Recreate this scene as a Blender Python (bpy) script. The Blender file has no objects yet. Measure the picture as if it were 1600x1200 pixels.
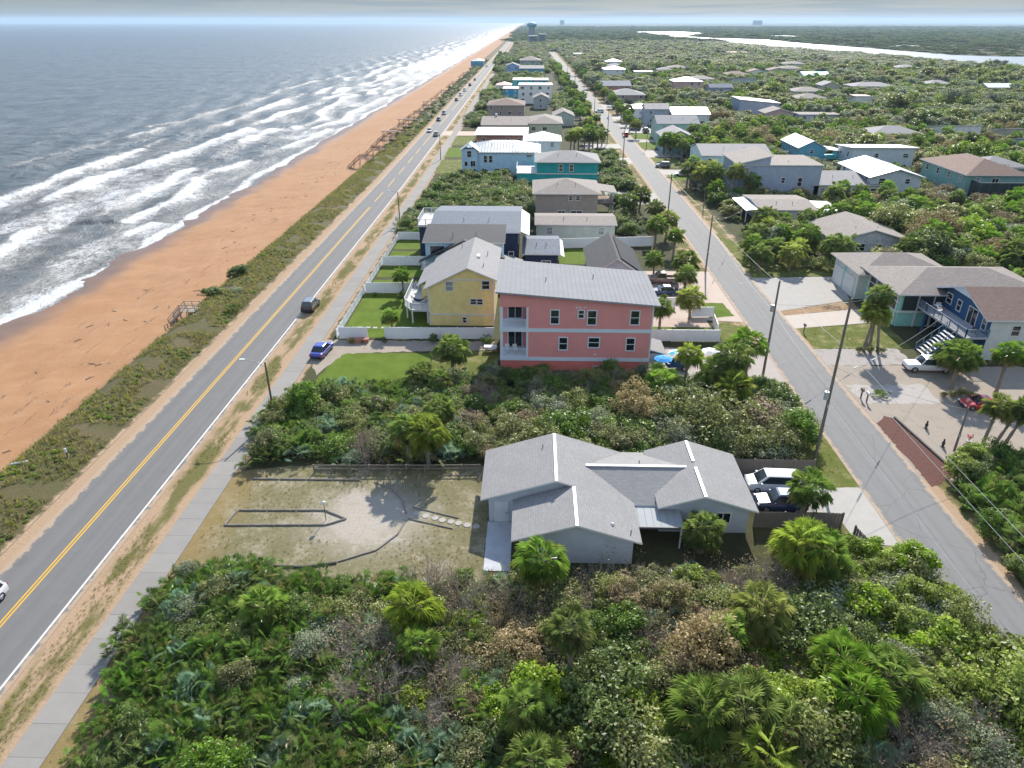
import bpy, math, random
import numpy as np
from mathutils import Vector, Euler
R = math.radians
rng = np.random.default_rng(7)
random.seed(7)
S = bpy.context.scene
COL = S.collection

# ------------------------------------------------------------------ camera
cam_d = bpy.data.cameras.new('camera')
cam = bpy.data.objects.new('camera', cam_d)
COL.objects.link(cam)
cam.location = (0, 0, 40)
cam.rotation_euler = (R(90 - 27.07), 0, R(1.61))
cam_d.sensor_width = 36
cam_d.lens = 24.95
cam_d.clip_start = 0.5
cam_d.clip_end = 60000
S.camera = cam
# ------------------------------------------------------------------ sky, sun, exposure
SUN_AZ, SUN_EL = 12.0, 35.0
W = bpy.data.worlds.new('World')
S.world = W
W.use_nodes = True
def N(t, typ, ins=None, **props):
    n = t.nodes.new(typ)
    for k, v in props.items():
        setattr(n, k, v)
    for k, v in (ins or {}).items():
        s = n.inputs[k]
        if isinstance(v, bpy.types.NodeSocket):
            t.links.new(v, s)
        else:
            s.default_value = v
    return n
def M(t, op, a, b=0.0, c=0.0, clamp=False):
    return N(t, 'ShaderNodeMath', {0: a, 1: b, 2: c}, operation=op, use_clamp=clamp).outputs[0]
def MIX(t, f, a, b):
    n = N(t, 'ShaderNodeMix', {0: f}, data_type='RGBA')
    for i, v in ((6, a), (7, b)):
        if isinstance(v, bpy.types.NodeSocket):
            t.links.new(v, n.inputs[i])
        else:
            n.inputs[i].default_value = (*v[:3], 1)
    return n.outputs[2]
def NOISE(t, vec, scale, detail=3.0, rough=0.55, dist=0.0):
    return N(t, 'ShaderNodeTexNoise', {'Vector': vec, 'Scale': scale, 'Detail': detail, 'Roughness': rough, 'Distortion': dist}).outputs[0]
def STEP(t, v, lo, hi):
    n = N(t, 'ShaderNodeMapRange', {0: v, 1: lo, 2: hi}, interpolation_type='SMOOTHSTEP')
    return n.outputs[0]
def BAND(t, v, a, b, soft):
    return M(t, 'MULTIPLY', STEP(t, v, a - soft, a + soft), M(t, 'SUBTRACT', 1.0, STEP(t, v, b - soft, b + soft)))

wt = W.node_tree
wt.nodes.clear()
sky = N(wt, 'ShaderNodeTexSky', sky_type='NISHITA', sun_disc=False, sun_elevation=R(SUN_EL), sun_rotation=R(SUN_AZ), altitude=10.0, air_density=1.0, dust_density=0.3, ozone_density=1.0)
gen = N(wt, 'ShaderNodeTexCoord').outputs['Generated']
sp = N(wt, 'ShaderNodeSeparateXYZ', {0: gen})
den = M(wt, 'ADD', M(wt, 'MAXIMUM', sp.outputs[2], 0.0), 0.02)
cv = N(wt, 'ShaderNodeCombineXYZ', {0: M(wt, 'DIVIDE', sp.outputs[0], den), 1: M(wt, 'DIVIDE', sp.outputs[1], den), 2: 0.0}).outputs[0]
cl = STEP(wt, NOISE(wt, cv, 0.16, 5.0, 0.55, 0.4), 0.44, 0.60)
low = M(wt, 'SUBTRACT', 1.0, STEP(wt, sp.outputs[2], 0.02, 0.40))            # pale sea air near the horizon, all round
csky = MIX(wt, M(wt, 'MULTIPLY', low, 0.92), sky.outputs[0], (0.60, 0.77, 0.87))
ccol = MIX(wt, low, (4.6, 4.7, 4.8), (1.0, 1.17, 1.27))
cmix = MIX(wt, M(wt, 'MULTIPLY', cl, 0.62), csky, ccol)
bg = N(wt, 'ShaderNodeBackground', {0: cmix, 1: 0.15})
N(wt, 'ShaderNodeOutputWorld', {0: bg.outputs[0]})

sun_d = bpy.data.lights.new('sun', 'SUN')
sun_d.energy = 4.6
sun_d.angle = R(0.53)
sun_d.color = (1.0, 0.94, 0.85)
sun = bpy.data.objects.new('sun', sun_d)
COL.objects.link(sun)
sdir = Vector((math.sin(R(SUN_AZ)) * math.cos(R(SUN_EL)), math.cos(R(SUN_AZ)) * math.cos(R(SUN_EL)), math.sin(R(SUN_EL))))
sun.rotation_euler = (-sdir).to_track_quat('-Z', 'Y').to_euler()
sun.location = (60, 300, 200)

S.view_settings.view_transform = 'Standard'
S.view_settings.look = 'None'
S.view_settings.exposure = 0.8
S.view_settings.gamma = 1.0
S.render.engine = 'CYCLES'
S.cycles.use_denoising = True
S.cycles.denoising_input_passes = 'RGB_ALBEDO_NORMAL'
S.cycles.denoising_prefilter = 'ACCURATE'
S.cycles.sample_clamp_indirect = 6.0
S.cycles.denoiser = 'OPENIMAGEDENOISE'
S.cycles.max_bounces = 6
S.cycles.diffuse_bounces = 3
S.cycles.glossy_bounces = 2
S.cycles.transmission_bounces = 3
S.cycles.transparent_max_bounces = 6
S.cycles.volume_bounces = 0
S.cycles.caustics_reflective = False
S.cycles.caustics_refractive = False

# ------------------------------------------------------------------ helpers
def bend(y):                    # the coast and both roads swing gently left in the distance
    return -0.0095 * max(0.0, y - 200.0)

class MB:
    """collects shapes; build() links them as one mesh object"""
    def __init__(s):
        s.v = []; s.f = []; s.m = []
    def add(s, vs, fs, m=0):
        o = len(s.v)
        s.v += [tuple(p) for p in vs]
        s.f += [tuple(i + o for i in f) for f in fs]
        s.m += [m] * len(fs)
        return s
    def box(s, x0, x1, y0, y1, z0, z1, m=0):
        return s.add([(x0, y0, z0), (x1, y0, z0), (x1, y1, z0), (x0, y1, z0), (x0, y0, z1), (x1, y0, z1), (x1, y1, z1), (x0, y1, z1)],
                     [(0, 3, 2, 1), (4, 5, 6, 7), (0, 1, 5, 4), (1, 2, 6, 5), (2, 3, 7, 6), (3, 0, 4, 7)], m)
    def tube(s, p0, p1, r0, r1=None, n=8, m=0, cap=True):
        r1 = r0 if r1 is None else r1
        p0 = Vector(p0); p1 = Vector(p1); d = (p1 - p0).normalized()
        a = d.orthogonal().normalized(); b = d.cross(a)
        vs = []
        for p, r in ((p0, r0), (p1, r1)):
            for k in range(n):
                t = 2 * math.pi * k / n
                vs.append(p + a * (r * math.cos(t)) + b * (r * math.sin(t)))
        fs = [(k, (k + 1) % n, n + (k + 1) % n, n + k) for k in range(n)]
        if cap:
            fs += [tuple(range(n - 1, -1, -1)), tuple(range(n, 2 * n))]
        return s.add(vs, fs, m)
    def bar(s, p0, p1, w, h, m=0):          # rectangular bar between two points
        p0 = Vector(p0); p1 = Vector(p1); d = (p1 - p0).normalized()
        up = Vector((0, 0, 1))
        if abs(d.z) > 0.98:
            up = Vector((0, 1, 0))
        a = d.cross(up).normalized() * (w / 2); b = a.cross(d).normalized() * (h / 2)
        vs = [p + sa * a + sb * b for p in (p0, p1) for sa, sb in ((-1, -1), (1, -1), (1, 1), (-1, 1))]
        return s.add(vs, [(3, 2, 1, 0), (4, 5, 6, 7), (0, 1, 5, 4), (1, 2, 6, 5), (2, 3, 7, 6), (3, 0, 4, 7)], m)
    def prism(s, poly, z0, z1, m=0):        # polygon in plan, extruded up
        n = len(poly)
        vs = [(x, y, z0) for x, y in poly] + [(x, y, z1) for x, y in poly]
        return s.add(vs, [tuple(range(n - 1, -1, -1)), tuple(range(n, 2 * n))] + [(k, (k + 1) % n, n + (k + 1) % n, n + k) for k in range(n)], m)
    def dome(s, c, rx, ry, rz, seg=12, rings=6, m=0, lo=0.0):
        vs = []; fs = []
        for i in range(rings):
            t = lo + (math.pi / 2 - lo) * i / rings
            for k in range(seg):
                a = 2 * math.pi * k / seg
                vs.append((c[0] + rx * math.cos(t) * math.cos(a), c[1] + ry * math.cos(t) * math.sin(a), c[2] + rz * math.sin(t)))
        vs.append((c[0], c[1], c[2] + rz))
        for i in range(rings - 1):
            for k in range(seg):
                fs.append((i * seg + k, i * seg + (k + 1) % seg, (i + 1) * seg + (k + 1) % seg, (i + 1) * seg + k))
        for k in range(seg):
            fs.append(((rings - 1) * seg + k, (rings - 1) * seg + (k + 1) % seg, rings * seg))
        return s.add(vs, fs, m)
    def mesh(s, name, mats, off=(0, 0, 0), smooth=False):
        me = bpy.data.meshes.new(name)
        me.from_pydata([(x - off[0], y - off[1], z - off[2]) for x, y, z in s.v], [], s.f)
        for m in (mats if isinstance(mats, (list, tuple)) else [mats]):
            me.materials.append(m)
        if len(set(s.m)) > 1:
            me.polygons.foreach_set('material_index', s.m)
        if smooth:
            me.polygons.foreach_set('use_smooth', [True] * len(me.polygons))
        me.update()
        return me
    def build(s, name, mats, parent=None, smooth=False, off=None):
        if off is None:
            off = world_loc(parent) if parent else (0, 0, 0)
        return link(name, s.mesh(name, mats, off, smooth), parent)
def world_loc(o):
    p = Vector((0, 0, 0))
    while o:
        p = p + o.location
        o = o.parent
    return p
def link(name, data, parent=None, loc=None, rz=None):
    o = bpy.data.objects.new(name, data)
    COL.objects.link(o)
    if parent:
        o.parent = parent
    if loc is not None:
        o.location = loc
    if rz is not None:
        o.rotation_euler = (0, 0, rz)
    return o
def tag(o, label, cat, group=None):
    o['label'] = label
    o['category'] = cat
    if group:
        o['group'] = group
    return o
def struct(o):
    o['kind'] = 'structure'
    return o
def thing(name, label, cat, loc, group=None, rz=0.0):
    return tag(link(name, None, None, loc, rz), label, cat, group)
def copy_tree(o, parent=None):
    c = o.copy()
    COL.objects.link(c)
    c.parent = parent
    for ch in list(o.children):
        copy_tree(ch, c)
    return c

# ------------------------------------------------------------------ materials
MATS = {}
def new_mat(name):
    m = bpy.data.materials.new(name)
    m.use_nodes = True
    t = m.node_tree
    t.nodes.clear()
    out = N(t, 'ShaderNodeOutputMaterial')
    return m, t, out
ALB = 0.8          # overall reflectance of the ground materials made next
def pbsdf(t, out, col, rough=0.7, spec=0.4, metal=0.0, bump=None, bstr=0.3, bdist=0.05, coat=0.0):
    ins = {'Roughness': rough, 'Specular IOR Level': spec, 'Metallic': metal, 'Coat Weight': coat}
    b = N(t, 'ShaderNodeBsdfPrincipled', ins)
    if isinstance(col, bpy.types.NodeSocket):
        if ALB != 1.0:
            g = N(t, 'ShaderNodeMix', {0: 1.0}, data_type='RGBA', blend_type='MULTIPLY')
            t.links.new(col, g.inputs[6]); g.inputs[7].default_value = (ALB, ALB, ALB, 1)
            col = g.outputs[2]
        t.links.new(col, b.inputs['Base Color'])
    else:
        b.inputs['Base Color'].default_value = (*mul(col, ALB), 1)
    if bump is not None:
        bn = N(t, 'ShaderNodeBump', {'Strength': bstr, 'Distance': bdist, 'Height': bump})
        t.links.new(bn.outputs[0], b.inputs['Normal'])
    t.links.new(b.outputs[0], out.inputs[0])
    return b
def pos(t):
    return N(t, 'ShaderNodeNewGeometry').outputs['Position']
def obj_co(t):
    return N(t, 'ShaderNodeTexCoord').outputs['Object']
def uvco(t):
    return N(t, 'ShaderNodeUVMap').outputs[0]
def mul(c, k):
    return tuple(min(1.0, x * k) for x in c)
def paint(name, col, rough=0.6, var=0.12, scale=1.2, spec=0.3, metal=0.0, coat=0.0, bstr=0.08):
    """plain coloured surface with weathering blotches"""
    if name in MATS:
        return MATS[name]
    m, t, out = new_mat(name)
    p = pos(t)
    n1 = NOISE(t, p, scale, 5.0, 0.6)
    n2 = NOISE(t, p, scale * 9, 3.0, 0.6)
    f = M(t, 'ADD', M(t, 'MULTIPLY', n1, 0.7), M(t, 'MULTIPLY', n2, 0.3))
    c = MIX(t, STEP(t, f, 0.3, 0.7), mul(col, 1 - var), mul(col, 1 + var))
    pbsdf(t, out, c, rough, spec, metal, n2, bstr, 0.02, coat)
    MATS[name] = m
    return m
def siding(name, col, pitch=0.18, var=0.08):
    """lap siding: fine horizontal relief"""
    if name in MATS:
        return MATS[name]
    m, t, out = new_mat(name)
    p = pos(t)
    z = N(t, 'ShaderNodeSeparateXYZ', {0: p}).outputs[2]
    saw = M(t, 'FRACT', M(t, 'DIVIDE', z, pitch))
    n1 = NOISE(t, p, 0.8, 5.0, 0.6)
    c = MIX(t, STEP(t, n1, 0.3, 0.7), mul(col, 1 - var), mul(col, 1 + var))
    pbsdf(t, out, c, 0.6, 0.3, 0.0, saw, 0.35, 0.03)
    MATS[name] = m
    return m
def shingle(name, col, var=0.22):
    """asphalt shingles: course lines and mottled tabs"""
    if name in MATS:
        return MATS[name]
    m, t, out = new_mat(name)
    p = pos(t)
    br = N(t, 'ShaderNodeTexBrick', {'Vector': uvco(t), 'Color1': (*mul(col, 1 - var), 1), 'Color2': (*mul(col, 1 + var), 1), 'Mortar': (*mul(col, 0.55), 1), 'Scale': 1.0, 'Mortar Size': 0.012, 'Brick Width': 0.34, 'Row Height': 0.15, 'Bias': 0.0})
    n = NOISE(t, p, 0.45, 6.0, 0.62)
    st = NOISE(t, p, 14.0, 2.0, 0.6)
    c = MIX(t, M(t, 'MULTIPLY', STEP(t, n, 0.35, 0.75), 0.45), br.outputs[0], mul(col, 0.72))
    c = MIX(t, M(t, 'MULTIPLY', STEP(t, st, 0.45, 0.7), 0.25), c, mul(col, 1.35))
    pbsdf(t, out, c, 0.85, 0.3, 0.0, br.outputs[1], -0.4, 0.01)
    MATS[name] = m
    return m
def metal_roof(name, col, rough=0.38, metal=0.25):
    if name in MATS:
        return MATS[name]
    m, t, out = new_mat(name)
    p = pos(t)
    n = NOISE(t, p, 0.5, 5.0, 0.6)
    c = MIX(t, STEP(t, n, 0.3, 0.75), mul(col, 0.9), mul(col, 1.08))
    pbsdf(t, out, c, M(t, 'ADD', rough - 0.06, M(t, 'MULTIPLY', n, 0.14)), 0.5, metal)
    MATS[name] = m
    return m
def wood(name, col):
    if name in MATS:
        return MATS[name]
    m, t, out = new_mat(name)
    p = pos(t)
    n = NOISE(t, N(t, 'ShaderNodeMapping', {'Vector': p, 'Scale': (9, 9, 1.2)}).outputs[0], 1.0, 4.0, 0.65)
    n2 = NOISE(t, p, 0.9, 3.0, 0.6)
    c = MIX(t, n, mul(col, 0.65), mul(col, 1.3))
    c = MIX(t, M(t, 'MULTIPLY', n2, 0.4), c, (0.3, 0.29, 0.27))
    pbsdf(t, out, c, 0.85, 0.2, 0.0, n, 0.4, 0.01)
    MATS[name] = m
    return m
def glass_dark():
    if 'glass' in MATS:
        return MATS['glass']
    m, t, out = new_mat('window_glass')
    pbsdf(t, out, (0.012, 0.016, 0.02), 0.04, 0.7, 0.0)
    MATS['glass'] = m
    return m
def leaf_mat(name, dark, light, dry=(0.2, 0.14, 0.07), transl=0.3, rough=0.45, drymix=0.0, spec=0.35):
    """leaf: colour from the per-leaf tint, a little per plant, thin enough to let sunlight through"""
    if name in MATS:
        return MATS[name]
    m, t, out = new_mat(name)
    ti = N(t, 'ShaderNodeAttribute', attribute_name='tint').outputs['Fac']
    rnd = N(t, 'ShaderNodeObjectInfo').outputs['Random']
    c = MIX(t, M(t, 'ADD', M(t, 'MULTIPLY', M(t, 'SUBTRACT', ti, 0.5), 1.5), M(t, 'ADD', 0.36, M(t, 'MULTIPLY', rnd, 0.28)), clamp=True), mul(dark, .8), mul(light, 1.5))  # tint contrast stretched: shadow gaps and highlights deepened in the leaf colour
    dr = N(t, 'ShaderNodeAttribute', attribute_name='dry').outputs['Fac']
    c = MIX(t, dr, c, dry)
    hs = N(t, 'ShaderNodeHueSaturation', {'Hue': M(t, 'ADD', 0.485, M(t, 'MULTIPLY', rnd, 0.03)), 'Saturation': M(t, 'ADD', 0.92, M(t, 'MULTIPLY', rnd, 0.3)), 'Value': M(t, 'ADD', 0.8, M(t, 'MULTIPLY', N(t, 'ShaderNodeMath', {0: M(t, 'MULTIPLY', rnd, 7.31)}, operation='FRACT').outputs[0], 0.4)), 'Color': c})
    b = N(t, 'ShaderNodeBsdfPrincipled', {'Base Color': hs.outputs[0], 'Roughness': rough, 'Specular IOR Level': spec})
    tr = N(t, 'ShaderNodeBsdfTranslucent', {0: MIX(t, 0.22, hs.outputs[0], (0.34, 0.44, 0.07))})
    mx = N(t, 'ShaderNodeMixShader', {0: min(.5, transl + .12), 1: b.outputs[0], 2: tr.outputs[0]})
    t.links.new(mx.outputs[0], out.inputs[0])
    MATS[name] = m
    return m

WHITE = paint('white_trim', (0.78, 0.79, 0.78), 0.5, 0.05)
# ------------------------------------------------------------------ the large structure: ground, dune, beach, sea, roads
def vnoise(x, y, seed=0):
    xi = np.floor(x).astype(np.int64); yi = np.floor(y).astype(np.int64)
    xf = x - xi; yf = y - yi
    def h(a, b):
        n = (a * 374761393 + b * 668265263 + seed * 1442695041) & 0x7fffffff
        n = ((n ^ (n >> 13)) * 1274126177) & 0x7fffffff
        return ((n ^ (n >> 16)) & 0xffff) / 65535.0
    u = xf * xf * (3 - 2 * xf); v = yf * yf * (3 - 2 * yf)
    return (h(xi, yi) * (1 - u) + h(xi + 1, yi) * u) * (1 - v) + (h(xi, yi + 1) * (1 - u) + h(xi + 1, yi + 1) * u) * v
def fbm(x, y, o=4, seed=0):
    a = 0.5; s = 0; n = 0
    for k in range(o):
        s = s + a * vnoise(x * 2 ** k, y * 2 ** k, seed + k * 17); n += a; a *= 0.5
    return s / n
def sst(v, a, b):
    t = np.clip((v - a) / (b - a), 0, 1)
    return t * t * (3 - 2 * t)

def grid_mesh(name, xs, ys, zf, mat, attrs=None, smooth=True, bent=True):
    """a sheet over unbent x stations and y stations; uv carries the unbent metres"""
    X, Y = np.meshgrid(np.array(xs, float), np.array(ys, float))
    Z = zf(X, Y) if callable(zf) else np.full_like(X, zf)
    bx = X + (-0.0095 * np.maximum(0, Y - 200) if bent else 0)
    ny, nx = X.shape
    co = np.stack([bx, Y, Z], -1).reshape(-1, 3)
    idx = np.arange(nx * ny).reshape(ny, nx)
    q = np.stack([idx[:-1, :-1], idx[:-1, 1:], idx[1:, 1:], idx[1:, :-1]], -1).reshape(-1, 4)
    me = bpy.data.meshes.new(name)
    me.vertices.add(len(co)); me.vertices.foreach_set('co', co.astype(np.float32).ravel())
    me.loops.add(q.size); me.loops.foreach_set('vertex_index', q.astype(np.int32).ravel())
    me.polygons.add(len(q)); me.polygons.foreach_set('loop_start', np.arange(0, q.size, 4, dtype=np.int32))
    me.polygons.foreach_set('use_smooth', np.full(len(q), smooth))
    me.update(calc_edges=True)
    uv = me.uv_layers.new(name='UVMap')
    u = np.stack([X, Y], -1).reshape(-1, 2)[q.ravel()]
    uv.data.foreach_set('uv', u.astype(np.float32).ravel())
    for k, fn in (attrs or {}).items():
        a = me.attributes.new(k, 'FLOAT', 'POINT')
        a.data.foreach_set('value', fn(X, Y).astype(np.float32).ravel())
    me.materials.append(mat)
    return link(name, me)

YS_FAR = [-60, 0, 40, 80, 120, 160, 200, 300, 400, 550, 700, 900, 1200, 1600, 2200, 3000, 4200, 6000, 9000, 14000, 22000]

# ---- land
def mat_ground():
    m, t, out = new_mat('ground')
    uv = uvco(t)
    s = N(t, 'ShaderNodeSeparateXYZ', {0: uv})
    x = s.outputs[0]
    big = NOISE(t, uv, 0.035, 4.0, 0.6)
    mid = NOISE(t, uv, 0.35, 5.0, 0.6)
    fine = NOISE(t, uv, 3.2, 5.0, 0.7)
    vf = NOISE(t, uv, 14.0, 3.0, 0.7)
    wx = M(t, 'ADD', x, M(t, 'MULTIPLY', M(t, 'SUBTRACT', mid, 0.5), 2.2))
    wx = M(t, 'ADD', wx, M(t, 'MULTIPLY', M(t, 'SUBTRACT', fine, 0.5), 0.7))
    floor = MIX(t, STEP(t, mid, 0.35, 0.7), (0.062, 0.056, 0.027), (0.085, 0.09, 0.035))
    floor = MIX(t, STEP(t, big, 0.4, 0.7), floor, (0.075, 0.085, 0.035))
    sand = MIX(t, fine, (0.38, 0.25, 0.15), (0.50, 0.37, 0.25))
    sand = MIX(t, STEP(t, vf, 0.55, 0.75), sand, (0.36, 0.24, 0.14))
    grass = MIX(t, fine, (0.10, 0.105, 0.028), (0.26, 0.22, 0.09))
    grass = MIX(t, STEP(t, vf, 0.45, 0.7), grass, (0.075, 0.09, 0.022))
    c = floor
    sh = BAND(t, wx, -46.0, -28.6, 0.25)
    g1 = M(t, 'MULTIPLY', BAND(t, wx, -34.3, -32.2, 0.5), STEP(t, NOISE(t, N(t, 'ShaderNodeMapping', {'Vector': uv, 'Scale': (0.4, 0.11, 1)}).outputs[0], 1.0, 3.0, 0.6), 0.42, 0.55))
    c = MIX(t, sh, c, MIX(t, g1, sand, grass))
    sh2 = BAND(t, wx, 27.5, 42.0, 0.5)
    g2 = STEP(t, M(t, 'ADD', mid, M(t, 'MULTIPLY', BAND(t, x, 31.6, 39.2, 0.4), -0.4)), 0.36, 0.5)
    c = MIX(t, sh2, c, MIX(t, g2, sand, grass))
    pbsdf(t, out, c, 0.95, 0.15, 0.0, M(t, 'ADD', fine, M(t, 'MULTIPLY', vf, 0.4)), 0.6, 0.12)
    return m
G_MAT = mat_ground()
XS_LAND = [-44.3, -43, -38, -35, -32, -29, -20, 0, 20, 30, 36, 42, 60, 120, 250, 500, 1000, 2500, 6000, 15000]
struct(grid_mesh('ground', XS_LAND, YS_FAR, 0.0, G_MAT, smooth=False))

# ---- dune strip and beach
def dune_z(X, Y):
    n = fbm(X * 0.25, Y * 0.18, 4, 3) - 0.5
    edge = -53.3 + 1.6 * (fbm(X * 0 + 5, Y * 0.05, 3, 9) - 0.5) * 2
    crest = 0.45 * np.exp(-((X + 49.5) / 2.6) ** 2)
    z = crest + n * 0.5 * sst(-X, 44.5, 47)
    z = z - 1.5 * sst(-X, 51.0, 55.5) - (-X - 55.5).clip(0) * 0.086
    return z
def beach_n(X, Y):
    return (fbm(X * 0.12, Y * 0.06, 4, 21) - 0.5) * 0.35 * sst(-X, 53, 58) + (fbm(X * 1.1, Y * 0.8, 3, 5) - 0.5) * 0.07
def mat_beach():
    m, t, out = new_mat('beach_and_dune')
    uv = uvco(t)
    s = N(t, 'ShaderNodeSeparateXYZ', {0: uv})
    x = s.outputs[0]
    big = NOISE(t, uv, 0.05, 4.0, 0.55)
    mid = NOISE(t, uv, 0.4, 5.0, 0.62)
    fine = NOISE(t, uv, 2.6, 6.0, 0.7)
    vf = NOISE(t, uv, 11.0, 3.0, 0.7)
    st = NOISE(t, N(t, 'ShaderNodeMapping', {'Vector': uv, 'Scale': (0.9, 0.16, 1), 'Rotation': (0, 0, 0.12)}).outputs[0], 1.0, 5.0, 0.65, 0.6)
    sand = MIX(t, STEP(t, big, 0.3, 0.7), (0.40, 0.205, 0.092), (0.44, 0.24, 0.115))
    sand = MIX(t, M(t, 'MULTIPLY', STEP(t, mid, 0.4, 0.75), 0.5), sand, (0.47, 0.29, 0.165))
    sand = MIX(t, M(t, 'MULTIPLY', STEP(t, fine, 0.5, 0.75), 0.35), sand, (0.33, 0.17, 0.08))
    pock = N(t, 'ShaderNodeTexVoronoi', {'Vector': uv, 'Scale': 0.9}).outputs[0]
    sand = MIX(t, M(t, 'MULTIPLY', M(t, 'MULTIPLY', M(t, 'SUBTRACT', 1.0, STEP(t, pock, 0.10, 0.22)), STEP(t, mid, 0.42, 0.6)), 0.4), sand, (0.26, 0.13, 0.06))
    wrack = M(t, 'MULTIPLY', M(t, 'MULTIPLY', STEP(t, st, 0.595, 0.64), STEP(t, fine, 0.42, 0.55)), BAND(t, M(t, 'ADD', x, M(t, 'MULTIPLY', M(t, 'SUBTRACT', big, 0.5), 16)), -70.0, -55.0, 4.0))
    sand = MIX(t, M(t, 'MULTIPLY', wrack, 0.8), sand, (0.12, 0.075, 0.05))
    wx = M(t, 'ADD', x, M(t, 'MULTIPLY', M(t, 'SUBTRACT', NOISE(t, uv, 0.09, 3.0, 0.5), 0.5), 9.0))
    wet = M(t, 'SUBTRACT', 1.0, STEP(t, wx, -84.0, -76.5))
    sand = MIX(t, wet, sand, (0.22, 0.125, 0.075))
    grass = MIX(t, fine, (0.075, 0.075, 0.022), (0.20, 0.155, 0.07))
    grass = MIX(t, STEP(t, mid, 0.54, 0.66), grass, (0.10, 0.13, 0.03))
    grass = MIX(t, M(t, 'MULTIPLY', STEP(t, NOISE(t, uv, 0.16, 4.0, 0.6), 0.5, 0.62), 0.7), grass, (0.19, 0.135, 0.075))
    grass = MIX(t, STEP(t, vf, 0.42, 0.66), grass, (0.045, 0.05, 0.016))
    dx = M(t, 'ADD', x, M(t, 'MULTIPLY', M(t, 'SUBTRACT', mid, 0.5), 2.6))
    dx = M(t, 'ADD', dx, M(t, 'MULTIPLY', M(t, 'SUBTRACT', fine, 0.5), 1.4))
    bare = MIX(t, fine, (0.42, 0.29, 0.18), (0.52, 0.39, 0.26))
    grass = MIX(t, STEP(t, dx, -44.9, -44.2), grass, bare)
    c = MIX(t, STEP(t, dx, -53.9, -53.0), sand, grass)
    rough = M(t, 'SUBTRACT', 0.95, M(t, 'MULTIPLY', wet, 0.62))
    pbsdf(t, out, c, rough, 0.35, 0.0, M(t, 'ADD', fine, M(t, 'MULTIPLY', vf, 0.35)), 0.55, 0.14)
    return m
ys_b = np.concatenate([np.arange(20, 260, 0.9), np.geomspace(260, 22000, 160)])
xs_b = np.concatenate([np.arange(-110, -56, 0.8), np.arange(-56, -44.2, 0.4), [-44.25]])
struct(grid_mesh('beach', xs_b, ys_b, lambda X, Y: np.where(X > -44.6, 0.0, dune_z(X, Y) + beach_n(X, Y)), mat_beach()))

# ---- sea
SEA_Z = -4.05
def shore_x(Y):
    return -84.6 + 4.2 * (fbm(Y * 0.035, Y * 0 + 2.2, 3, 31) - 0.5) * 2
def surf(X, Y):
    """returns (height, foam) of the water: swell, breaking crests, lace behind them, swash at the edge"""
    d = shore_x(Y) - X                       # metres out from the water's edge
    z = np.zeros_like(X); foam = np.zeros_like(X)
    near = 1 / (1 + (Y / 900.0) ** 2)
    lines = [(13, 0.55, 3.0, 0.9), (29, 0.9, 3.6, 1.0), (47, 1.15, 4.2, 1.0), (66, 1.2, 4.6, .95), (88, 0.8, 5.0, .55)]
    for k, (off, amp, w, fo) in enumerate(lines):
        c = off + 7 * (fbm(Y * 0.016, Y * 0 + k * 7.7, 3, 40 + k) - 0.5) * 2 + 0.05 * (Y % 170 - 85) * (1 if k % 2 else -1)
        act = sst(fbm(Y * 0.022 + k * 3.1, Y * 0 + k, 3, 60 + k), 0.26, 0.52)
        e = d - c
        ridge = np.where(e < 0, np.exp(-(e / (w * 0.42)) ** 2), np.exp(-(e / (w * 1.5)) ** 2))
        z += 0.85 * amp * (0.35 + 0.65 * act) * ridge * (0.8 + 0.4 * fbm(X * 0.2, Y * 0.2, 2, k))
        lace = np.where(e < 0, np.exp(-np.abs(e) / 14.0), np.exp(-(e / (w * 0.5)) ** 2))
        foam = np.maximum(foam, fo * act * lace)
        foam = np.maximum(foam, fo * act * 1.35 * np.exp(-((e + 0.8) / 1.5) ** 2))
    foam = np.maximum(foam, 1.15 * np.exp(-((d - 1.2) / 2.4) ** 2))
    foam = np.maximum(foam, 0.5 * np.exp(-((d - 7) / 6.0) ** 2))
    foam = np.maximum(foam, 0.72 * (1 - sst(d, 35, 88)) * sst(fbm(X * 0.045 + 1.3, Y * 0.022, 4, 91), 0.42, 0.66))
    foam = foam * (1 - sst(d, 95, 125))
    pat = fbm(X * 0.16 + 3, Y * 0.09, 4, 77)
    foam = foam * (0.55 + 0.9 * pat)
    far = sst(Y, 200, 900)                  # the surf closes into one white band far off
    foam = np.maximum(foam, far * 0.95 * (1 - sst(d, 30, 75)) * (0.5 + 0.8 * fbm(X * 0.05, Y * 0.012, 3, 5)))
    sw = 0.34 * np.sin((X * 0.96 + Y * 0.27) * 0.34 + 5 * fbm(X * 0.02, Y * 0.02, 2, 8)) + 0.5 * (fbm(X * 0.11, Y * 0.16, 4, 12) - 0.5) * 2 + 0.3 * (fbm(X * 0.4, Y * 0.5, 3, 14) - 0.5) * 2
    z = z + sw * sst(d, 3, 25)
    z = z - 0.0 * near
    return z, foam
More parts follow.
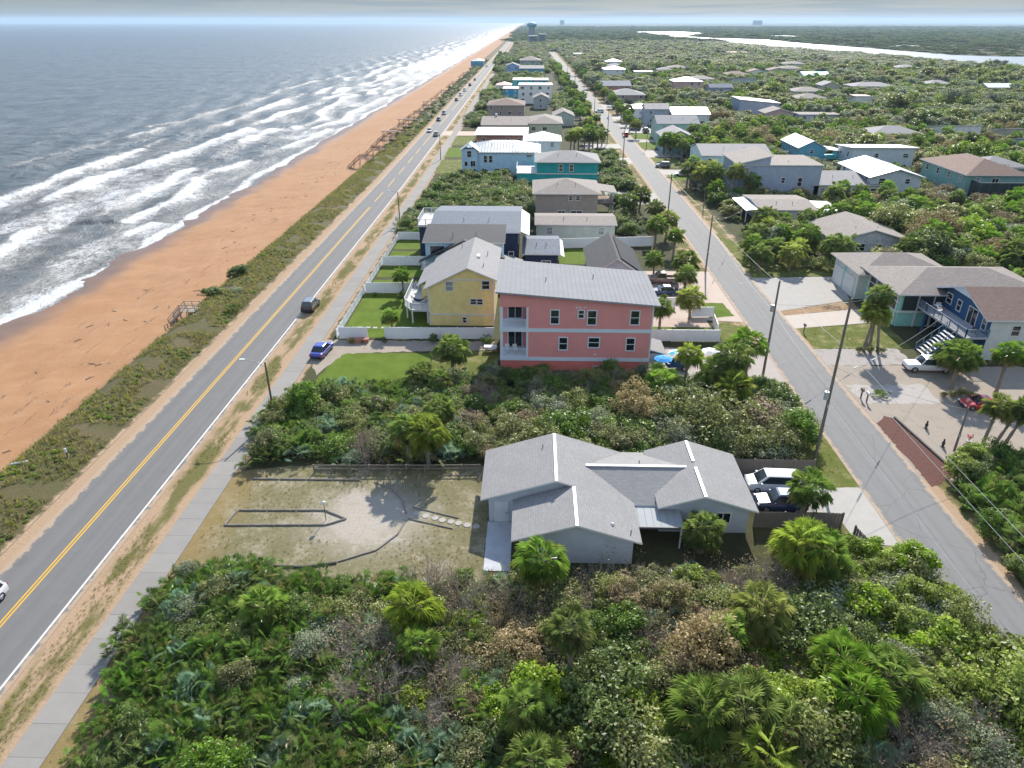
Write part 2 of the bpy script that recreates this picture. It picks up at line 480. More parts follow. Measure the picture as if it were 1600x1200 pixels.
def mat_sea():
    m, t, out = new_mat('sea_water')
    p = uvco(t)
    fo = N(t, 'ShaderNodeAttribute', attribute_name='foam').outputs['Fac']
    pm = N(t, 'ShaderNodeMapping', {'Vector': p, 'Scale': (1.0, 0.62, 1)}).outputs[0]
    wv = NOISE(t, pm, 0.55, 6.0, 0.62, 0.8)
    lace_n = NOISE(t, pm, 0.9, 6.0, 0.68, 1.6)
    rid = M(t, 'SUBTRACT', 1.0, M(t, 'MULTIPLY', M(t, 'ABSOLUTE', M(t, 'SUBTRACT', NOISE(t, pm, 0.62, 5.0, 0.6, 1.4), 0.5)), 7.0), clamp=True)
    rid2 = M(t, 'SUBTRACT', 1.0, M(t, 'MULTIPLY', M(t, 'ABSOLUTE', M(t, 'SUBTRACT', NOISE(t, pm, 0.21, 4.0, 0.6, 1.0), 0.5)), 8.0), clamp=True)
    lace = M(t, 'ADD', M(t, 'MULTIPLY', lace_n, 0.62), M(t, 'ADD', M(t, 'MULTIPLY', rid, 0.26), M(t, 'MULTIPLY', rid2, 0.14)))
    fm = STEP(t, M(t, 'ADD', M(t, 'SUBTRACT', fo, 1.0), lace), 0.06, 0.52)
    chop = NOISE(t, N(t, 'ShaderNodeMapping', {'Vector': p, 'Scale': (0.10, 0.05, 1), 'Rotation': (0, 0, 0.25)}).outputs[0], 1.0, 8.0, 0.68, 0.5)
    cap = M(t, 'MULTIPLY', STEP(t, chop, 0.665, 0.70), STEP(t, lace_n, 0.5, 0.62))
    fm = M(t, 'MAXIMUM', fm, M(t, 'MULTIPLY', cap, 0.5))
    body = MIX(t, STEP(t, chop, 0.35, 0.65), (0.078, 0.092, 0.094), (0.15, 0.165, 0.165))
    body = MIX(t, M(t, 'MULTIPLY', STEP(t, fo, 0.1, 0.7), 0.6), body, (0.22, 0.20, 0.165))
    c = MIX(t, fm, body, (0.68, 0.69, 0.69))
    h = M(t, 'ADD', M(t, 'MULTIPLY', chop, 2.6), M(t, 'ADD', M(t, 'MULTIPLY', wv, 0.55), M(t, 'MULTIPLY', fm, 0.12)))
    pbsdf(t, out, c, M(t, 'ADD', 0.36, M(t, 'MULTIPLY', fm, 0.5)), 0.2, 0.0, h, 0.85, 0.7)
    return m
ys_s = np.concatenate([np.arange(84, 330, 0.85), np.geomspace(330, 22000, 330)[1:]])
xs_s = np.concatenate([-np.geomspace(205, 24000, 90)[::-1], np.arange(-204, -77, 0.8)])
_c = {}
def surf_z(X, Y):
    _c['z'], _c['f'] = surf(X, Y)
    return SEA_Z + _c['z'] * sst(-X, 78, 90)
struct(grid_mesh('sea', xs_s, ys_s, surf_z, mat_sea(), {'foam': lambda X, Y: _c['f']}))

# ---- flat sheets with ragged or straight outlines
def sheet(name, poly, z, mat, ragged=0.0, step=0.6, parent=None):
    pts = []
    r2 = random.Random(len(name) * 31 + int(abs(poly[0][0]) * 10))
    for i in range(len(poly)):
        a = poly[i]; b = poly[(i + 1) % len(poly)]
        L = math.dist(a, b); n = max(1, int(L / step)) if ragged else max(1, int(L / 40))
        for k in range(n):
            f = k / n
            x = a[0] + (b[0] - a[0]) * f; y = a[1] + (b[1] - a[1]) * f
            if ragged:
                x += r2.uniform(-ragged, ragged); y += r2.uniform(-ragged, ragged)
            pts.append((x, y))
    me = bpy.data.meshes.new(name)
    me.from_pydata([(x + bend(y), y, z) for x, y in pts], [], [tuple(range(len(pts)))])
    uv = me.uv_layers.new(name='UVMap')
    for l in me.loops:
        v = me.vertices[l.vertex_index].co
        uv.data[l.index].uv = (v.x - bend(v.y), v.y)
    me.materials.append(mat)
    me.update()
    return struct(link(name, me, parent))
def rect(x0, x1, y0, y1):
    return [(x0, y0), (x1, y0), (x1, y1), (x0, y1)]
def strip(name, x0, x1, y0, y1, z, mat, parent=None):
    ys = [y for y in YS_FAR if y0 < y < y1]
    ys = [y0] + ys + [y1]
    o = grid_mesh(name, [x0, x1], ys, z, mat, smooth=False)
    if parent:
        o.parent = parent
    else:
        struct(o)
    return o

def mat_asphalt(name, col, dark, cracks=0.0, edges=None):
    m, t, out = new_mat(name)
    uv = uvco(t)
    fine = NOISE(t, uv, 16.0, 3.0, 0.7)
    mid = NOISE(t, uv, 0.7, 5.0, 0.6)
    lon = NOISE(t, N(t, 'ShaderNodeMapping', {'Vector': uv, 'Scale': (1.6, 0.03, 1)}).outputs[0], 1.0, 3.0, 0.55)
    c = MIX(t, fine, mul(col, 0.85), mul(col, 1.15))
    c = MIX(t, M(t, 'MULTIPLY', STEP(t, lon, 0.35, 0.7), 0.5), c, dark)
    c = MIX(t, M(t, 'MULTIPLY', STEP(t, mid, 0.5, 0.75), 0.35), c, mul(col, 1.2))
    if cracks:
        v = N(t, 'ShaderNodeTexVoronoi', {'Vector': N(t, 'ShaderNodeVectorMath', {0: uv, 1: N(t, 'ShaderNodeTexNoise', {'Vector': uv, 'Scale': 0.5, 'Detail': 5.0}).outputs[1]}, operation='ADD').outputs[0], 'Scale': 0.16}, feature='DISTANCE_TO_EDGE').outputs[0]
        cr = M(t, 'SUBTRACT', 1.0, STEP(t, v, 0.002, 0.007))
        c = MIX(t, M(t, 'MULTIPLY', cr, cracks), c, mul(col, 0.45))
        x = N(t, 'ShaderNodeSeparateXYZ', {0: uv}).outputs[0]
        wob = M(t, 'ADD', x, M(t, 'MULTIPLY', M(t, 'SUBTRACT', NOISE(t, uv, 0.12, 3.0, 0.5), 0.5), 0.6))
        seam = M(t, 'MULTIPLY', BAND(t, wob, 35.35, 35.42, 0.025), STEP(t, mid, 0.35, 0.5))
        c = MIX(t, M(t, 'MULTIPLY', seam, 0.7), c, mul(col, 0.5))
        pat = N(t, 'ShaderNodeTexVoronoi', {'Vector': uv, 'Scale': 0.12, 'Randomness': 1.0})
        blot = M(t, 'SUBTRACT', 1.0, STEP(t, pat.outputs[0], 0.045, 0.075))
        c = MIX(t, M(t, 'MULTIPLY', blot, 0.5), c, mul(col, 1.6))
    if edges:
        xx = N(t, 'ShaderNodeSeparateXYZ', {0: uv}).outputs[0]
        jag = M(t, 'MULTIPLY', M(t, 'SUBTRACT', NOISE(t, uv, 0.9, 5.0, 0.7), 0.42), 2.2)
        e0 = M(t, 'SUBTRACT', 1.0, STEP(t, M(t, 'SUBTRACT', M(t, 'SUBTRACT', xx, edges[0]), jag), -0.1, 0.25))
        e1 = STEP(t, M(t, 'ADD', M(t, 'SUBTRACT', xx, edges[1]), jag), -0.25, 0.1)
        c = MIX(t, M(t, 'MULTIPLY', M(t, 'MAXIMUM', e0, e1), 0.85), c, (0.46, 0.34, 0.23))
        ctr = (edges[0] + edges[1]) / 2 - (.3 if edges[0] < 0 else 0)
        for off in (-2.75, -1.05, 1.05, 2.75):
            wt2 = M(t, 'MULTIPLY', BAND(t, M(t, 'ADD', xx, M(t, 'MULTIPLY', lon, .3)), ctr + off - .05, ctr + off + .35, .25), .32)
            c = MIX(t, wt2, c, mul(col, 0.72))
        tar = M(t, 'MULTIPLY', STEP(t, NOISE(t, uv, 0.25, 4.0, 0.6), 0.6, 0.68), 0.25)
        c = MIX(t, tar, c, mul(col, 0.6))
    pbsdf(t, out, c, 0.82, 0.3, 0.0, fine, 0.3, 0.01)
    return m
ASPH = mat_asphalt('asphalt_road', (0.185, 0.183, 0.178), (0.152, 0.152, 0.15), 0.0, (-42.75, -34.9))
ASPH2 = mat_asphalt('asphalt_street', (0.215, 0.213, 0.208), (0.185, 0.184, 0.182), 0.5, (32.0, 38.45))
strip('coast_road', -43.0, -34.75, -60, 9000, 0.03, ASPH)
strip('street', 31.9, 38.6, -60, 1500, 0.03, ASPH2)
def mat_mark(name, col):
    m, t, out = new_mat(name)
    uv = uvco(t)
    n = NOISE(t, uv, 5.0, 5.0, 0.7)
    c = MIX(t, STEP(t, n, 0.62, 0.78), col, (0.16, 0.16, 0.15))
    pbsdf(t, out, c, 0.7, 0.3)
    return m
YEL = mat_mark('yellow_line_paint', (0.72, 0.42, 0.035))
WHT = mat_mark('white_line_paint', (0.72, 0.72, 0.70))
strip('edge_line', -35.42, -35.25, -60, 9000, 0.036, WHT)
strip('centre_line', -39.36, -39.22, -60, 171, 0.036, YEL)
strip('centre_line', -39.08, -38.94, -60, 171, 0.036, YEL)
y = 177
while y < 1400:
    w = 11 if y < 260 else 40
    strip('centre_line', -39.3, -39.1, y, y + w, 0.036, YEL)
    y += w + (7 if y < 260 else 16)

# ---- sidewalk of single slabs
def mat_concrete(name, col, var=0.1):
    m, t, out = new_mat(name)
    p = pos(t)
    rnd = N(t, 'ShaderNodeObjectInfo').outputs['Random']
    n = NOISE(t, p, 0.9, 5.0, 0.65)
    f = NOISE(t, p, 11.0, 4.0, 0.7)
    c = MIX(t, n, mul(col, 1 - var * 1.5), mul(col, 1 + var))
    c = MIX(t, M(t, 'MULTIPLY', STEP(t, f, 0.5, 0.75), 0.3), c, mul(col, 0.7))
    c = N(t, 'ShaderNodeHueSaturation', {'Value': M(t, 'ADD', 0.93, M(t, 'MULTIPLY', rnd, 0.14)), 'Color': c}).outputs[0]
    pbsdf(t, out, c, 0.88, 0.25, 0.0, f, 0.3, 0.01)
    return m
CONC = mat_concrete('concrete_walk', (0.31, 0.295, 0.27))
CONC_L = mat_concrete('concrete_pale', (0.46, 0.435, 0.395))
walk = strip('sidewalk', -31.55, -29.15, -30, 900, 0.012, paint('joint_sand', (0.2, 0.17, 0.13), 0.95))
sm = MB().box(-1.18, 1.18, 0.008, 2.322, -0.08, 0.062).mesh('slab', CONC)
for i in range(112):
    y0 = 18 + i * 2.33
    o = link('slab', sm, walk, (-30.35 + bend(y0) + 0.0006 * 0, y0, rng.uniform(-0.006, 0.006)))
    o.rotation_euler = (rng.uniform(-0.002, 0.002), rng.uniform(-0.003, 0.003), 0)
strip('sidewalk', -31.5, -29.2, 279.2, 1200, 0.04, CONC)

# ---- lawns, yards, drives, lots
def mat_lawn(name, a, b, dry=None, dryamt=0.0):
    m, t, out = new_mat(name)
    uv = uvco(t)
    mid = NOISE(t, uv, 0.5, 4.0, 0.6)
    fine = NOISE(t, uv, 5.0, 5.0, 0.75)
    vf = NOISE(t, uv, 22.0, 3.0, 0.7)
    c = MIX(t, STEP(t, M(t, 'ADD', M(t, 'MULTIPLY', mid, 0.5), M(t, 'MULTIPLY', fine, 0.5)), 0.3, 0.7), a, b)
    c = MIX(t, STEP(t, vf, 0.5, 0.75), c, mul(a, 0.7))
    if dry:
        c = MIX(t, M(t, 'MULTIPLY', STEP(t, M(t, 'ADD', M(t, 'MULTIPLY', mid, 0.6), M(t, 'MULTIPLY', fine, 0.4)), 0.62 - dryamt * 0.3, 0.72 - dryamt * 0.2), 0.8), c, dry)
    pbsdf(t, out, c, 0.95, 0.1, 0.0, M(t, 'ADD', fine, vf), 0.7, 0.06)
    return m
LAWN = mat_lawn('lawn_bright', (0.095, 0.15, 0.016), (0.165, 0.235, 0.032))
LAWN2 = mat_lawn('lawn_mixed', (0.11, 0.14, 0.025), (0.20, 0.21, 0.06), (0.36, 0.30, 0.17), 0.4)
SAND_Y = mat_lawn('sandy_lot', (0.37, 0.31, 0.25), (0.47, 0.41, 0.34), (0.28, 0.22, 0.16), 0.3)
def mat_yard():
    m, t, out = new_mat('dry_yard')
    uv = uvco(t)
    mid = NOISE(t, uv, 0.45, 5.0, 0.62)
    fine = NOISE(t, uv, 2.6, 6.0, 0.72)
    vf = NOISE(t, uv, 12.0, 4.0, 0.72)
    c = MIX(t, STEP(t, M(t, 'ADD', M(t, 'MULTIPLY', fine, .5), M(t, 'MULTIPLY', mid, .5)), 0.3, 0.7), (0.165, 0.16, 0.07), (0.32, 0.275, 0.175))
    c = MIX(t, M(t, 'MULTIPLY', STEP(t, M(t, 'ADD', M(t, 'MULTIPLY', fine, 0.4), M(t, 'MULTIPLY', mid, 0.6)), 0.48, 0.66), 0.6), c, (0.48, 0.43, 0.335))
    c = MIX(t, M(t, 'MULTIPLY', STEP(t, vf, 0.54, 0.72), 0.6), c, (0.10, 0.10, 0.03))
    s = N(t, 'ShaderNodeSeparateXYZ', {0: uv})
    dx = M(t, 'DIVIDE', M(t, 'ADD', s.outputs[0], 14.3), 5.2)
    dy = M(t, 'DIVIDE', M(t, 'ADD', s.outputs[1], -51.3), 4.6)
    d = M(t, 'SQRT', M(t, 'ADD', M(t, 'MULTIPLY', dx, dx), M(t, 'MULTIPLY', dy, dy)))
    d = M(t, 'ADD', d, M(t, 'MULTIPLY', M(t, 'SUBTRACT', mid, 0.5), 2.2))
    d = M(t, 'ADD', d, M(t, 'MULTIPLY', M(t, 'SUBTRACT', fine, 0.5), 1.8))
    bare = M(t, 'SUBTRACT', 1.0, STEP(t, d, 0.45, 1.35))
    sandc = MIX(t, fine, (0.42, 0.37, 0.31), (0.58, 0.53, 0.46))
    c = MIX(t, M(t, 'MULTIPLY', bare, STEP(t, vf, 0.3, 0.5)), c, sandc)
    wx = M(t, 'ADD', s.outputs[0], M(t, 'MULTIPLY', M(t, 'SUBTRACT', mid, 0.5), 5.0))
    c = MIX(t, M(t, 'MULTIPLY', M(t, 'SUBTRACT', 1.0, STEP(t, wx, -29.0, -24.5)), 0.6), c, MIX(t, fine, (0.40, 0.25, 0.10), (0.26, 0.20, 0.07)))
    pbsdf(t, out, c, 0.95, 0.1, 0.0, M(t, 'ADD', fine, vf), 0.8, 0.08)
    return m
YARD = mat_yard()
sheet('dry_yard', [(-29.2, 43), (-29.2, 58.2), (-24, 59.5), (-4.2, 60), (-3.6, 58), (-3.6, 43), (-14, 42.2)], 0.008, YARD, 0.12)
sheet('verge', [(-29.2, 18), (-29.2, 43.1), (-24, 43.1), (-25, 30), (-24, 18)], 0.006, YARD, 0.1)
sheet('lawn', [(-27.0, 77.2), (-25.6, 86.9), (-13.4, 87.0), (-12.4, 76.8), (-14, 76.5)], 0.008, LAWN, 0.15)
sheet('grass_patch', [(-13.3, 87.1), (-4.2, 88.3), (-3.9, 77.5), (-12.3, 76.8)], 0.008, LAWN2, 0.2)  # shadowed grass by the fence; the shade is put in as another grass colour
sheet('sandy_strip', [(-29.2, 84), (-29.2, 91.2), (-5, 91.2), (-5, 88.3), (-16, 87.6), (-25.2, 86.6), (-27, 80)], 0.012, SAND_Y, 0.2)
sheet('lawn', rect(-27.2, -15.0, 92.2, 110.2), 0.008, LAWN)
sheet('lawn', rect(-27.2, -18.5, 111, 117.4), 0.008, LAWN)
sheet('lawn', rect(-27.2, -18.5, 119, 125.2), 0.008, LAWN)
sheet('lawn', rect(-27.2, -18.5, 126, 134.6), 0.008, LAWN)
sheet('lawn', rect(-27.2, -18.5, 136, 142.3), 0.008, LAWN)
sheet('lawn', rect(5.2, 16, 127.4, 137), 0.008, LAWN)
sheet('patio', rect(-1, 9.6, 117, 122.2), 0.009, CONC_L)
sheet('lawn', rect(15.4, 26.0, 92.3, 97.2), 0.008, LAWN)
sheet('paver_walk', rect(15.4, 26.4, 97.3, 101.0), 0.009, mat_concrete('pink_pavers', (0.50, 0.38, 0.31)))
sheet('driveway', [(15.4, 101.2), (31.8, 99.5), (31.8, 123.5), (15.4, 123.5)], 0.010, mat_concrete('drive_pink', (0.52, 0.42, 0.35)))
sheet('lawn', [(27.2, 90), (31.2, 91), (31.2, 97.0), (29.5, 99.3), (27, 98.6)], 0.016, LAWN2, 0.1)
sheet('lawn', [(27.0, 101), (31.0, 101.8), (30.6, 107.5), (27.0, 107.5)], 0.016, LAWN, 0.1)
sheet('driveway', [(16.0, 80.2), (31.9, 79.6), (31.9, 87.4), (16.0, 90.5)], 0.009, mat_concrete('drive_taupe', (0.42, 0.37, 0.33)))  # browner, slightly darker concrete than the pale drives
sheet('driveway', [(20.6, 53.4), (28.0, 53.2), (28.4, 49.0), (32.2, 48.6), (32.2, 57.2), (20.6, 58.5)], 0.010, CONC_L)
sheet('verge', [(28.2, 57.1), (32.0, 57.3), (31.8, 72), (29.4, 72), (28.4, 62)], 0.012, LAWN2, 0.12)
sheet('verge', [(27.4, 43), (32.4, 43), (32.2, 48.4), (28.5, 49.0)], 0.012, LAWN2, 0.1)
# right-hand lots
sheet('driveway', [(38.6, 104.2), (51.4, 109.5), (54.2, 121.4), (38.6, 120.2)], 0.012, CONC_L)
sheet('driveway', [(38.5, 97.2), (50.8, 99.8), (51.3, 105.6), (38.5, 102.2)], 0.012, mat_concrete('drive_warm', (0.57, 0.50, 0.43)))
sheet('mulch_strip', [(38.7, 102.2), (51.3, 105.8), (51.4, 109.4), (38.7, 104.1)], 0.010, paint('bare_dirt', (0.34, 0.22, 0.12), 0.95, 0.25, 1.5), 0.1)
sheet('lawn', [(38.9, 90.0), (52.4, 90.6), (52.6, 99.9), (38.9, 97.1)], 0.010, LAWN2, 0.12)
sheet('lawn', [(38.8, 120.5), (54.0, 121.8), (58, 131), (44, 136), (38.8, 150)], 0.009, LAWN2, 0.25)
sheet('gravel_bed', [(38.7, 84.8), (50.5, 85.2), (50.2, 90.4), (38.7, 89.8)], 0.011, mat_lawn('gravel', (0.38, 0.34, 0.31), (0.55, 0.51, 0.47), (0.28, 0.25, 0.22), 0.4), 0.15)
sheet('sandy_lot', [(38.6, 59), (70, 57), (72, 85.0), (38.7, 84.8)], 0.010, SAND_Y, 0.2)
sheet('gravel_bed', [(39.4, 74.4), (48.5, 74.6), (48.5, 79.5), (39.2, 79.2)], 0.014, mat_lawn('gravel_pale', (0.42, 0.38, 0.35), (0.62, 0.58, 0.53), (0.30, 0.27, 0.24), 0.4), 0.25)
sheet('mulch_bed', [(38.75, 69.6), (40.3, 71.4), (41.2, 71.0), (42.4, 59.6), (38.95, 57.6)], 0.018, paint('red_mulch', (0.13, 0.055, 0.042), 0.95, 0.45, 5.0, bstr=0.6), 0.12, 0.4)
for (a, b, c, d) in ((39.2, 47.5, 226, 243), (39.2, 49, 262, 276), (39.2, 47, 285, 299), (39.4, 50, 206, 214)):
    sheet('lawn', rect(a, b, c, d), 0.01, LAWN if c != 226 else LAWN2, 0.3)
for (c, d) in ((214, 222), (244, 258), (277, 284), (301, 330), (345, 360), (390, 410)):
    sheet('driveway', rect(38.6, 50, c, d), 0.012, CONC_L)
for (c, d) in ((176, 190), (232, 243), (262, 272), (300, 318), (350, 364), (395, 420)):
    sheet('driveway', rect(19, 31.9, c, d), 0.012, CONC_L)
for (a, b, c, d, mm) in ((-29, -20.5, 214, 238, LAWN2), (-29, -21, 242, 262, LAWN), (-29, -21.5, 268, 290, LAWN2), (-29, -22, 470, 640, LAWN2), (24, 31.8, 440, 800, LAWN)):
    sheet('lawn', rect(a, b, c, d), 0.01, mm, 0.3)
sheet('driveway', rect(-35, -17, 292, 304), 0.034, mat_concrete('drive_pink2', (0.6, 0.45, 0.37)))

ALB = 1.0
# ---- river and ponds beyond the woods
def mat_river():
    m, t, out = new_mat('river_water')
    p = pos(t)
    n = NOISE(t, N(t, 'ShaderNodeMapping', {'Vector': p, 'Scale': (0.25, 0.25, 1)}).outputs[0], 1.0, 5.0, 0.65)
    pbsdf(t, out, (0.12, 0.15, 0.17), 0.32, 0.6, 0.0, n, 0.7, 0.6)
    return m
RIV = mat_river()
def water(name, poly):
    me = bpy.data.meshes.new(name)
    me.from_pydata([(x, y, 0.4) for x, y in poly], [], [tuple(range(len(poly)))])
    me.materials.append(RIV)
    return struct(link(name, me))
near_b = [(472, 640), (473, 762), (476, 885), (463, 978), (456, 1095), (437, 1242), (413, 1398), (407, 1600), (414, 1936), (378, 2081), (378, 2561), (400, 3400)]
far_b = [(980, 640), (700, 900), (652, 1000), (590, 1000), (556, 1036), (555, 1120), (554, 1335), (549, 1605), (570, 1941), (495, 2084), (454, 2347), (640, 2900), (641, 3546)]
water('river', near_b + far_b[::-1])
water('pond', [(690, 2200), (775, 2200), (800, 2500), (680, 2480)])
water('pond', [(620, 1425), (701, 1425), (690, 1500), (640, 1490)])
water('pond', [(1000, 1850), (1094, 1880), (1130, 2020), (1010, 1960)])
water('pond', [(330, 4800), (420, 4700), (460, 6800), (380, 7400)])
water('pond', [(620, 3900), (1100, 3800), (1180, 4300), (640, 4500)])
water('pond', [(1500, 4700), (2300, 4600), (2400, 5300), (1450, 5400)])
ALB = 0.9
# ------------------------------------------------------------------ houses
GLASS = glass_dark()
BLIND = paint('window_blind', (0.30, 0.31, 0.34), .15, .1, spec=.6)
_win = {}
def win_mesh(w, h, style, trim):
    k = (round(w, 2), round(h, 2), style, trim.name)
    if k in _win:
        return _win[k]
    t = 0.13 if style != 'bare' else 0.07
    f = MB()
    f.box(-w / 2 - t, w / 2 + t, -0.07, 0.0, h / 2, h / 2 + t)
    f.box(-w / 2 - t, w / 2 + t, -0.09, 0.0, -h / 2 - t, -h / 2)
    f.box(-w / 2 - t, -w / 2, -0.07, 0.0, -h / 2, h / 2)
    f.box(w / 2, w / 2 + t, -0.07, 0.0, -h / 2, h / 2)
    if style == 'sash':
        f.box(-w / 2, w / 2, -0.05, 0.0, -0.04, 0.04)
    elif style in ('slide', 'door'):
        f.box(-0.04, 0.04, -0.05, 0.0, -h / 2, h / 2)
    elif style == 'grid':
        f.box(-0.03, 0.03, -0.05, 0.0, -h / 2, h / 2)
        f.box(-w / 2, -0.03, -0.05, 0.0, -0.03, 0.03)
        f.box(0.03, w / 2, -0.05, 0.0, -0.03, 0.03)
    g = MB().box(-w / 2, w / 2, -0.02, 0.004, -h / 2, h / 2)
    _win[k] = (f.mesh('window', trim), (g.mesh('pane', GLASS), g.mesh('pane', BLIND)))
    return _win[k]
FACE = {'S': 0.0, 'W': -math.pi / 2, 'E': math.pi / 2, 'N': math.pi}
def window(root, face, u, z, w, h, at, style='sash', trim=None, name='window'):
    """u: world x (S, N faces) or world y (W, E faces); at: world y or x of the wall's plane"""
    f, g = win_mesh(w, h, style, trim or WHITE)
    o = Vector(root.location)
    p = Vector((u, at, z)) if face in 'SN' else Vector((at, u, z))
    wo = link(name, f, root, p - o, FACE[face])
    link('pane', g[1 if random.random() < .18 and 'stucco' not in root['label'] else 0], wo)
    return wo
def roof_slab(polys, t=0.16):
    """polys: planar outlines seen from above, counter-clockwise; returns (top and underside, edges)"""
    top = MB(); edge = MB()
    for P in polys:
        n = len(P)
        lo = [(x, y, z - t) for x, y, z in P]
        top.add(list(P), [tuple(range(n))])
        top.add(lo, [tuple(range(n - 1, -1, -1))])
        edge.add(list(P) + lo, [(k, n + k, n + (k + 1) % n, (k + 1) % n) for k in range(n)])
    return top, edge
def roof_uv(me):
    uv = me.uv_layers.new(name='UVMap')
    for p in me.polygons:
        nrm = p.normal
        a = Vector((-nrm.y, nrm.x, 0))
        a = a.normalized() if a.length > 1e-3 else Vector((1, 0, 0))
        b = nrm.cross(a)
        for li in p.loop_indices:
            c = me.vertices[me.loops[li].vertex_index].co
            uv.data[li].uv = (c.dot(a), c.dot(b))
def put_roof(root, polys, mat, trim, t=0.16, name='roof'):
    top, edge = roof_slab(polys, t)
    r = top.build(name, mat, root)
    roof_uv(r.data)
    edge.build('fascia', trim, r, off=root.location)
    return r
def seams(root, roof, p0, p1, q0, q1, n, mat):
    """raised standing seams running from edge p0-p1 to edge q0-q1"""
    p0, p1, q0, q1 = map(Vector, (p0, p1, q0, q1))
    for i in range(1, n):
        f = i / n
        a = p0.lerp(p1, f); b = q0.lerp(q1, f)
        MB().bar(a + Vector((0, 0, 0.02)), b + Vector((0, 0, 0.02)), 0.04, 0.02).build('seam', mat, roof, off=root.location)
def gable_polys(x0, x1, y0, y1, h, rise, axis, ov=0.45):
    k = rise / ((y1 - y0) / 2 if axis == 'x' else (x1 - x0) / 2)
    if axis == 'y':
        m = (x0 + x1) / 2; e = h - k * ov
        return [[(x0 - ov, y0 - ov, e), (m, y0 - ov, h + rise), (m, y1 + ov, h + rise), (x0 - ov, y1 + ov, e)],
                [(m, y0 - ov, h + rise), (x1 + ov, y0 - ov, e), (x1 + ov, y1 + ov, e), (m, y1 + ov, h + rise)]]
    m = (y0 + y1) / 2; e = h - k * ov
    return [[(x0 - ov, y0 - ov, e), (x1 + ov, y0 - ov, e), (x1 + ov, m, h + rise), (x0 - ov, m, h + rise)],
            [(x0 - ov, m, h + rise), (x1 + ov, m, h + rise), (x1 + ov, y1 + ov, e), (x0 - ov, y1 + ov, e)]]
def hip_polys(x0, x1, y0, y1, h, rise, ov=0.5):
    w = x1 - x0 + 2 * ov; d = y1 - y0 + 2 * ov
    X0, X1, Y0, Y1 = x0 - ov, x1 + ov, y0 - ov, y1 + ov
    e = h - 0.1; z = h + rise
    if w >= d:
        a = (X0 + d / 2, (Y0 + Y1) / 2, z); b = (X1 - d / 2, (Y0 + Y1) / 2, z)
        if w - d < 0.4:
            b = a
            return [[(X0, Y0, e), (X1, Y0, e), a], [(X1, Y0, e), (X1, Y1, e), a], [(X1, Y1, e), (X0, Y1, e), a], [(X0, Y1, e), (X0, Y0, e), a]]
        return [[(X0, Y0, e), (X1, Y0, e), b, a], [(X1, Y0, e), (X1, Y1, e), b], [(X1, Y1, e), (X0, Y1, e), a, b], [(X0, Y1, e), (X0, Y0, e), a]]
    a = ((X0 + X1) / 2, Y0 + w / 2, z); b = ((X0 + X1) / 2, Y1 - w / 2, z)
    return [[(X0, Y0, e), (X1, Y0, e), a], [(X1, Y0, e), (X1, Y1, e), b, a], [(X1, Y1, e), (X0, Y1, e), b], [(X0, Y1, e), (X0, Y0, e), a, b]]
def walls(root, x0, x1, y0, y1, h, mat, rise=0.0, axis=None, z0=-0.3, name='wall'):
    b = MB()
    if axis == 'y':
        m = (x0 + x1) / 2
        vs = [(x, y, z) for y in (y0, y1) for x, z in ((x0, z0), (x1, z0), (x1, h), (m, h + rise), (x0, h))]
        b.add(vs, [(0, 1, 2, 3, 4), (9, 8, 7, 6, 5), (1, 6, 7, 2), (5, 0, 4, 9), (0, 5, 6, 1)])
    elif axis == 'x':
        m = (y0 + y1) / 2
        vs = [(x, y, z) for x in (x0, x1) for y, z in ((y0, z0), (y1, z0), (y1, h), (m, h + rise), (y0, h))]
        b.add(vs, [(4, 3, 2, 1, 0), (5, 6, 7, 8, 9), (0, 5, 9, 4), (6, 1, 2, 7), (1, 6, 5, 0)])
    else:
        b.box(x0, x1, y0, y1, z0, h)
    return b.build(name, mat, root)
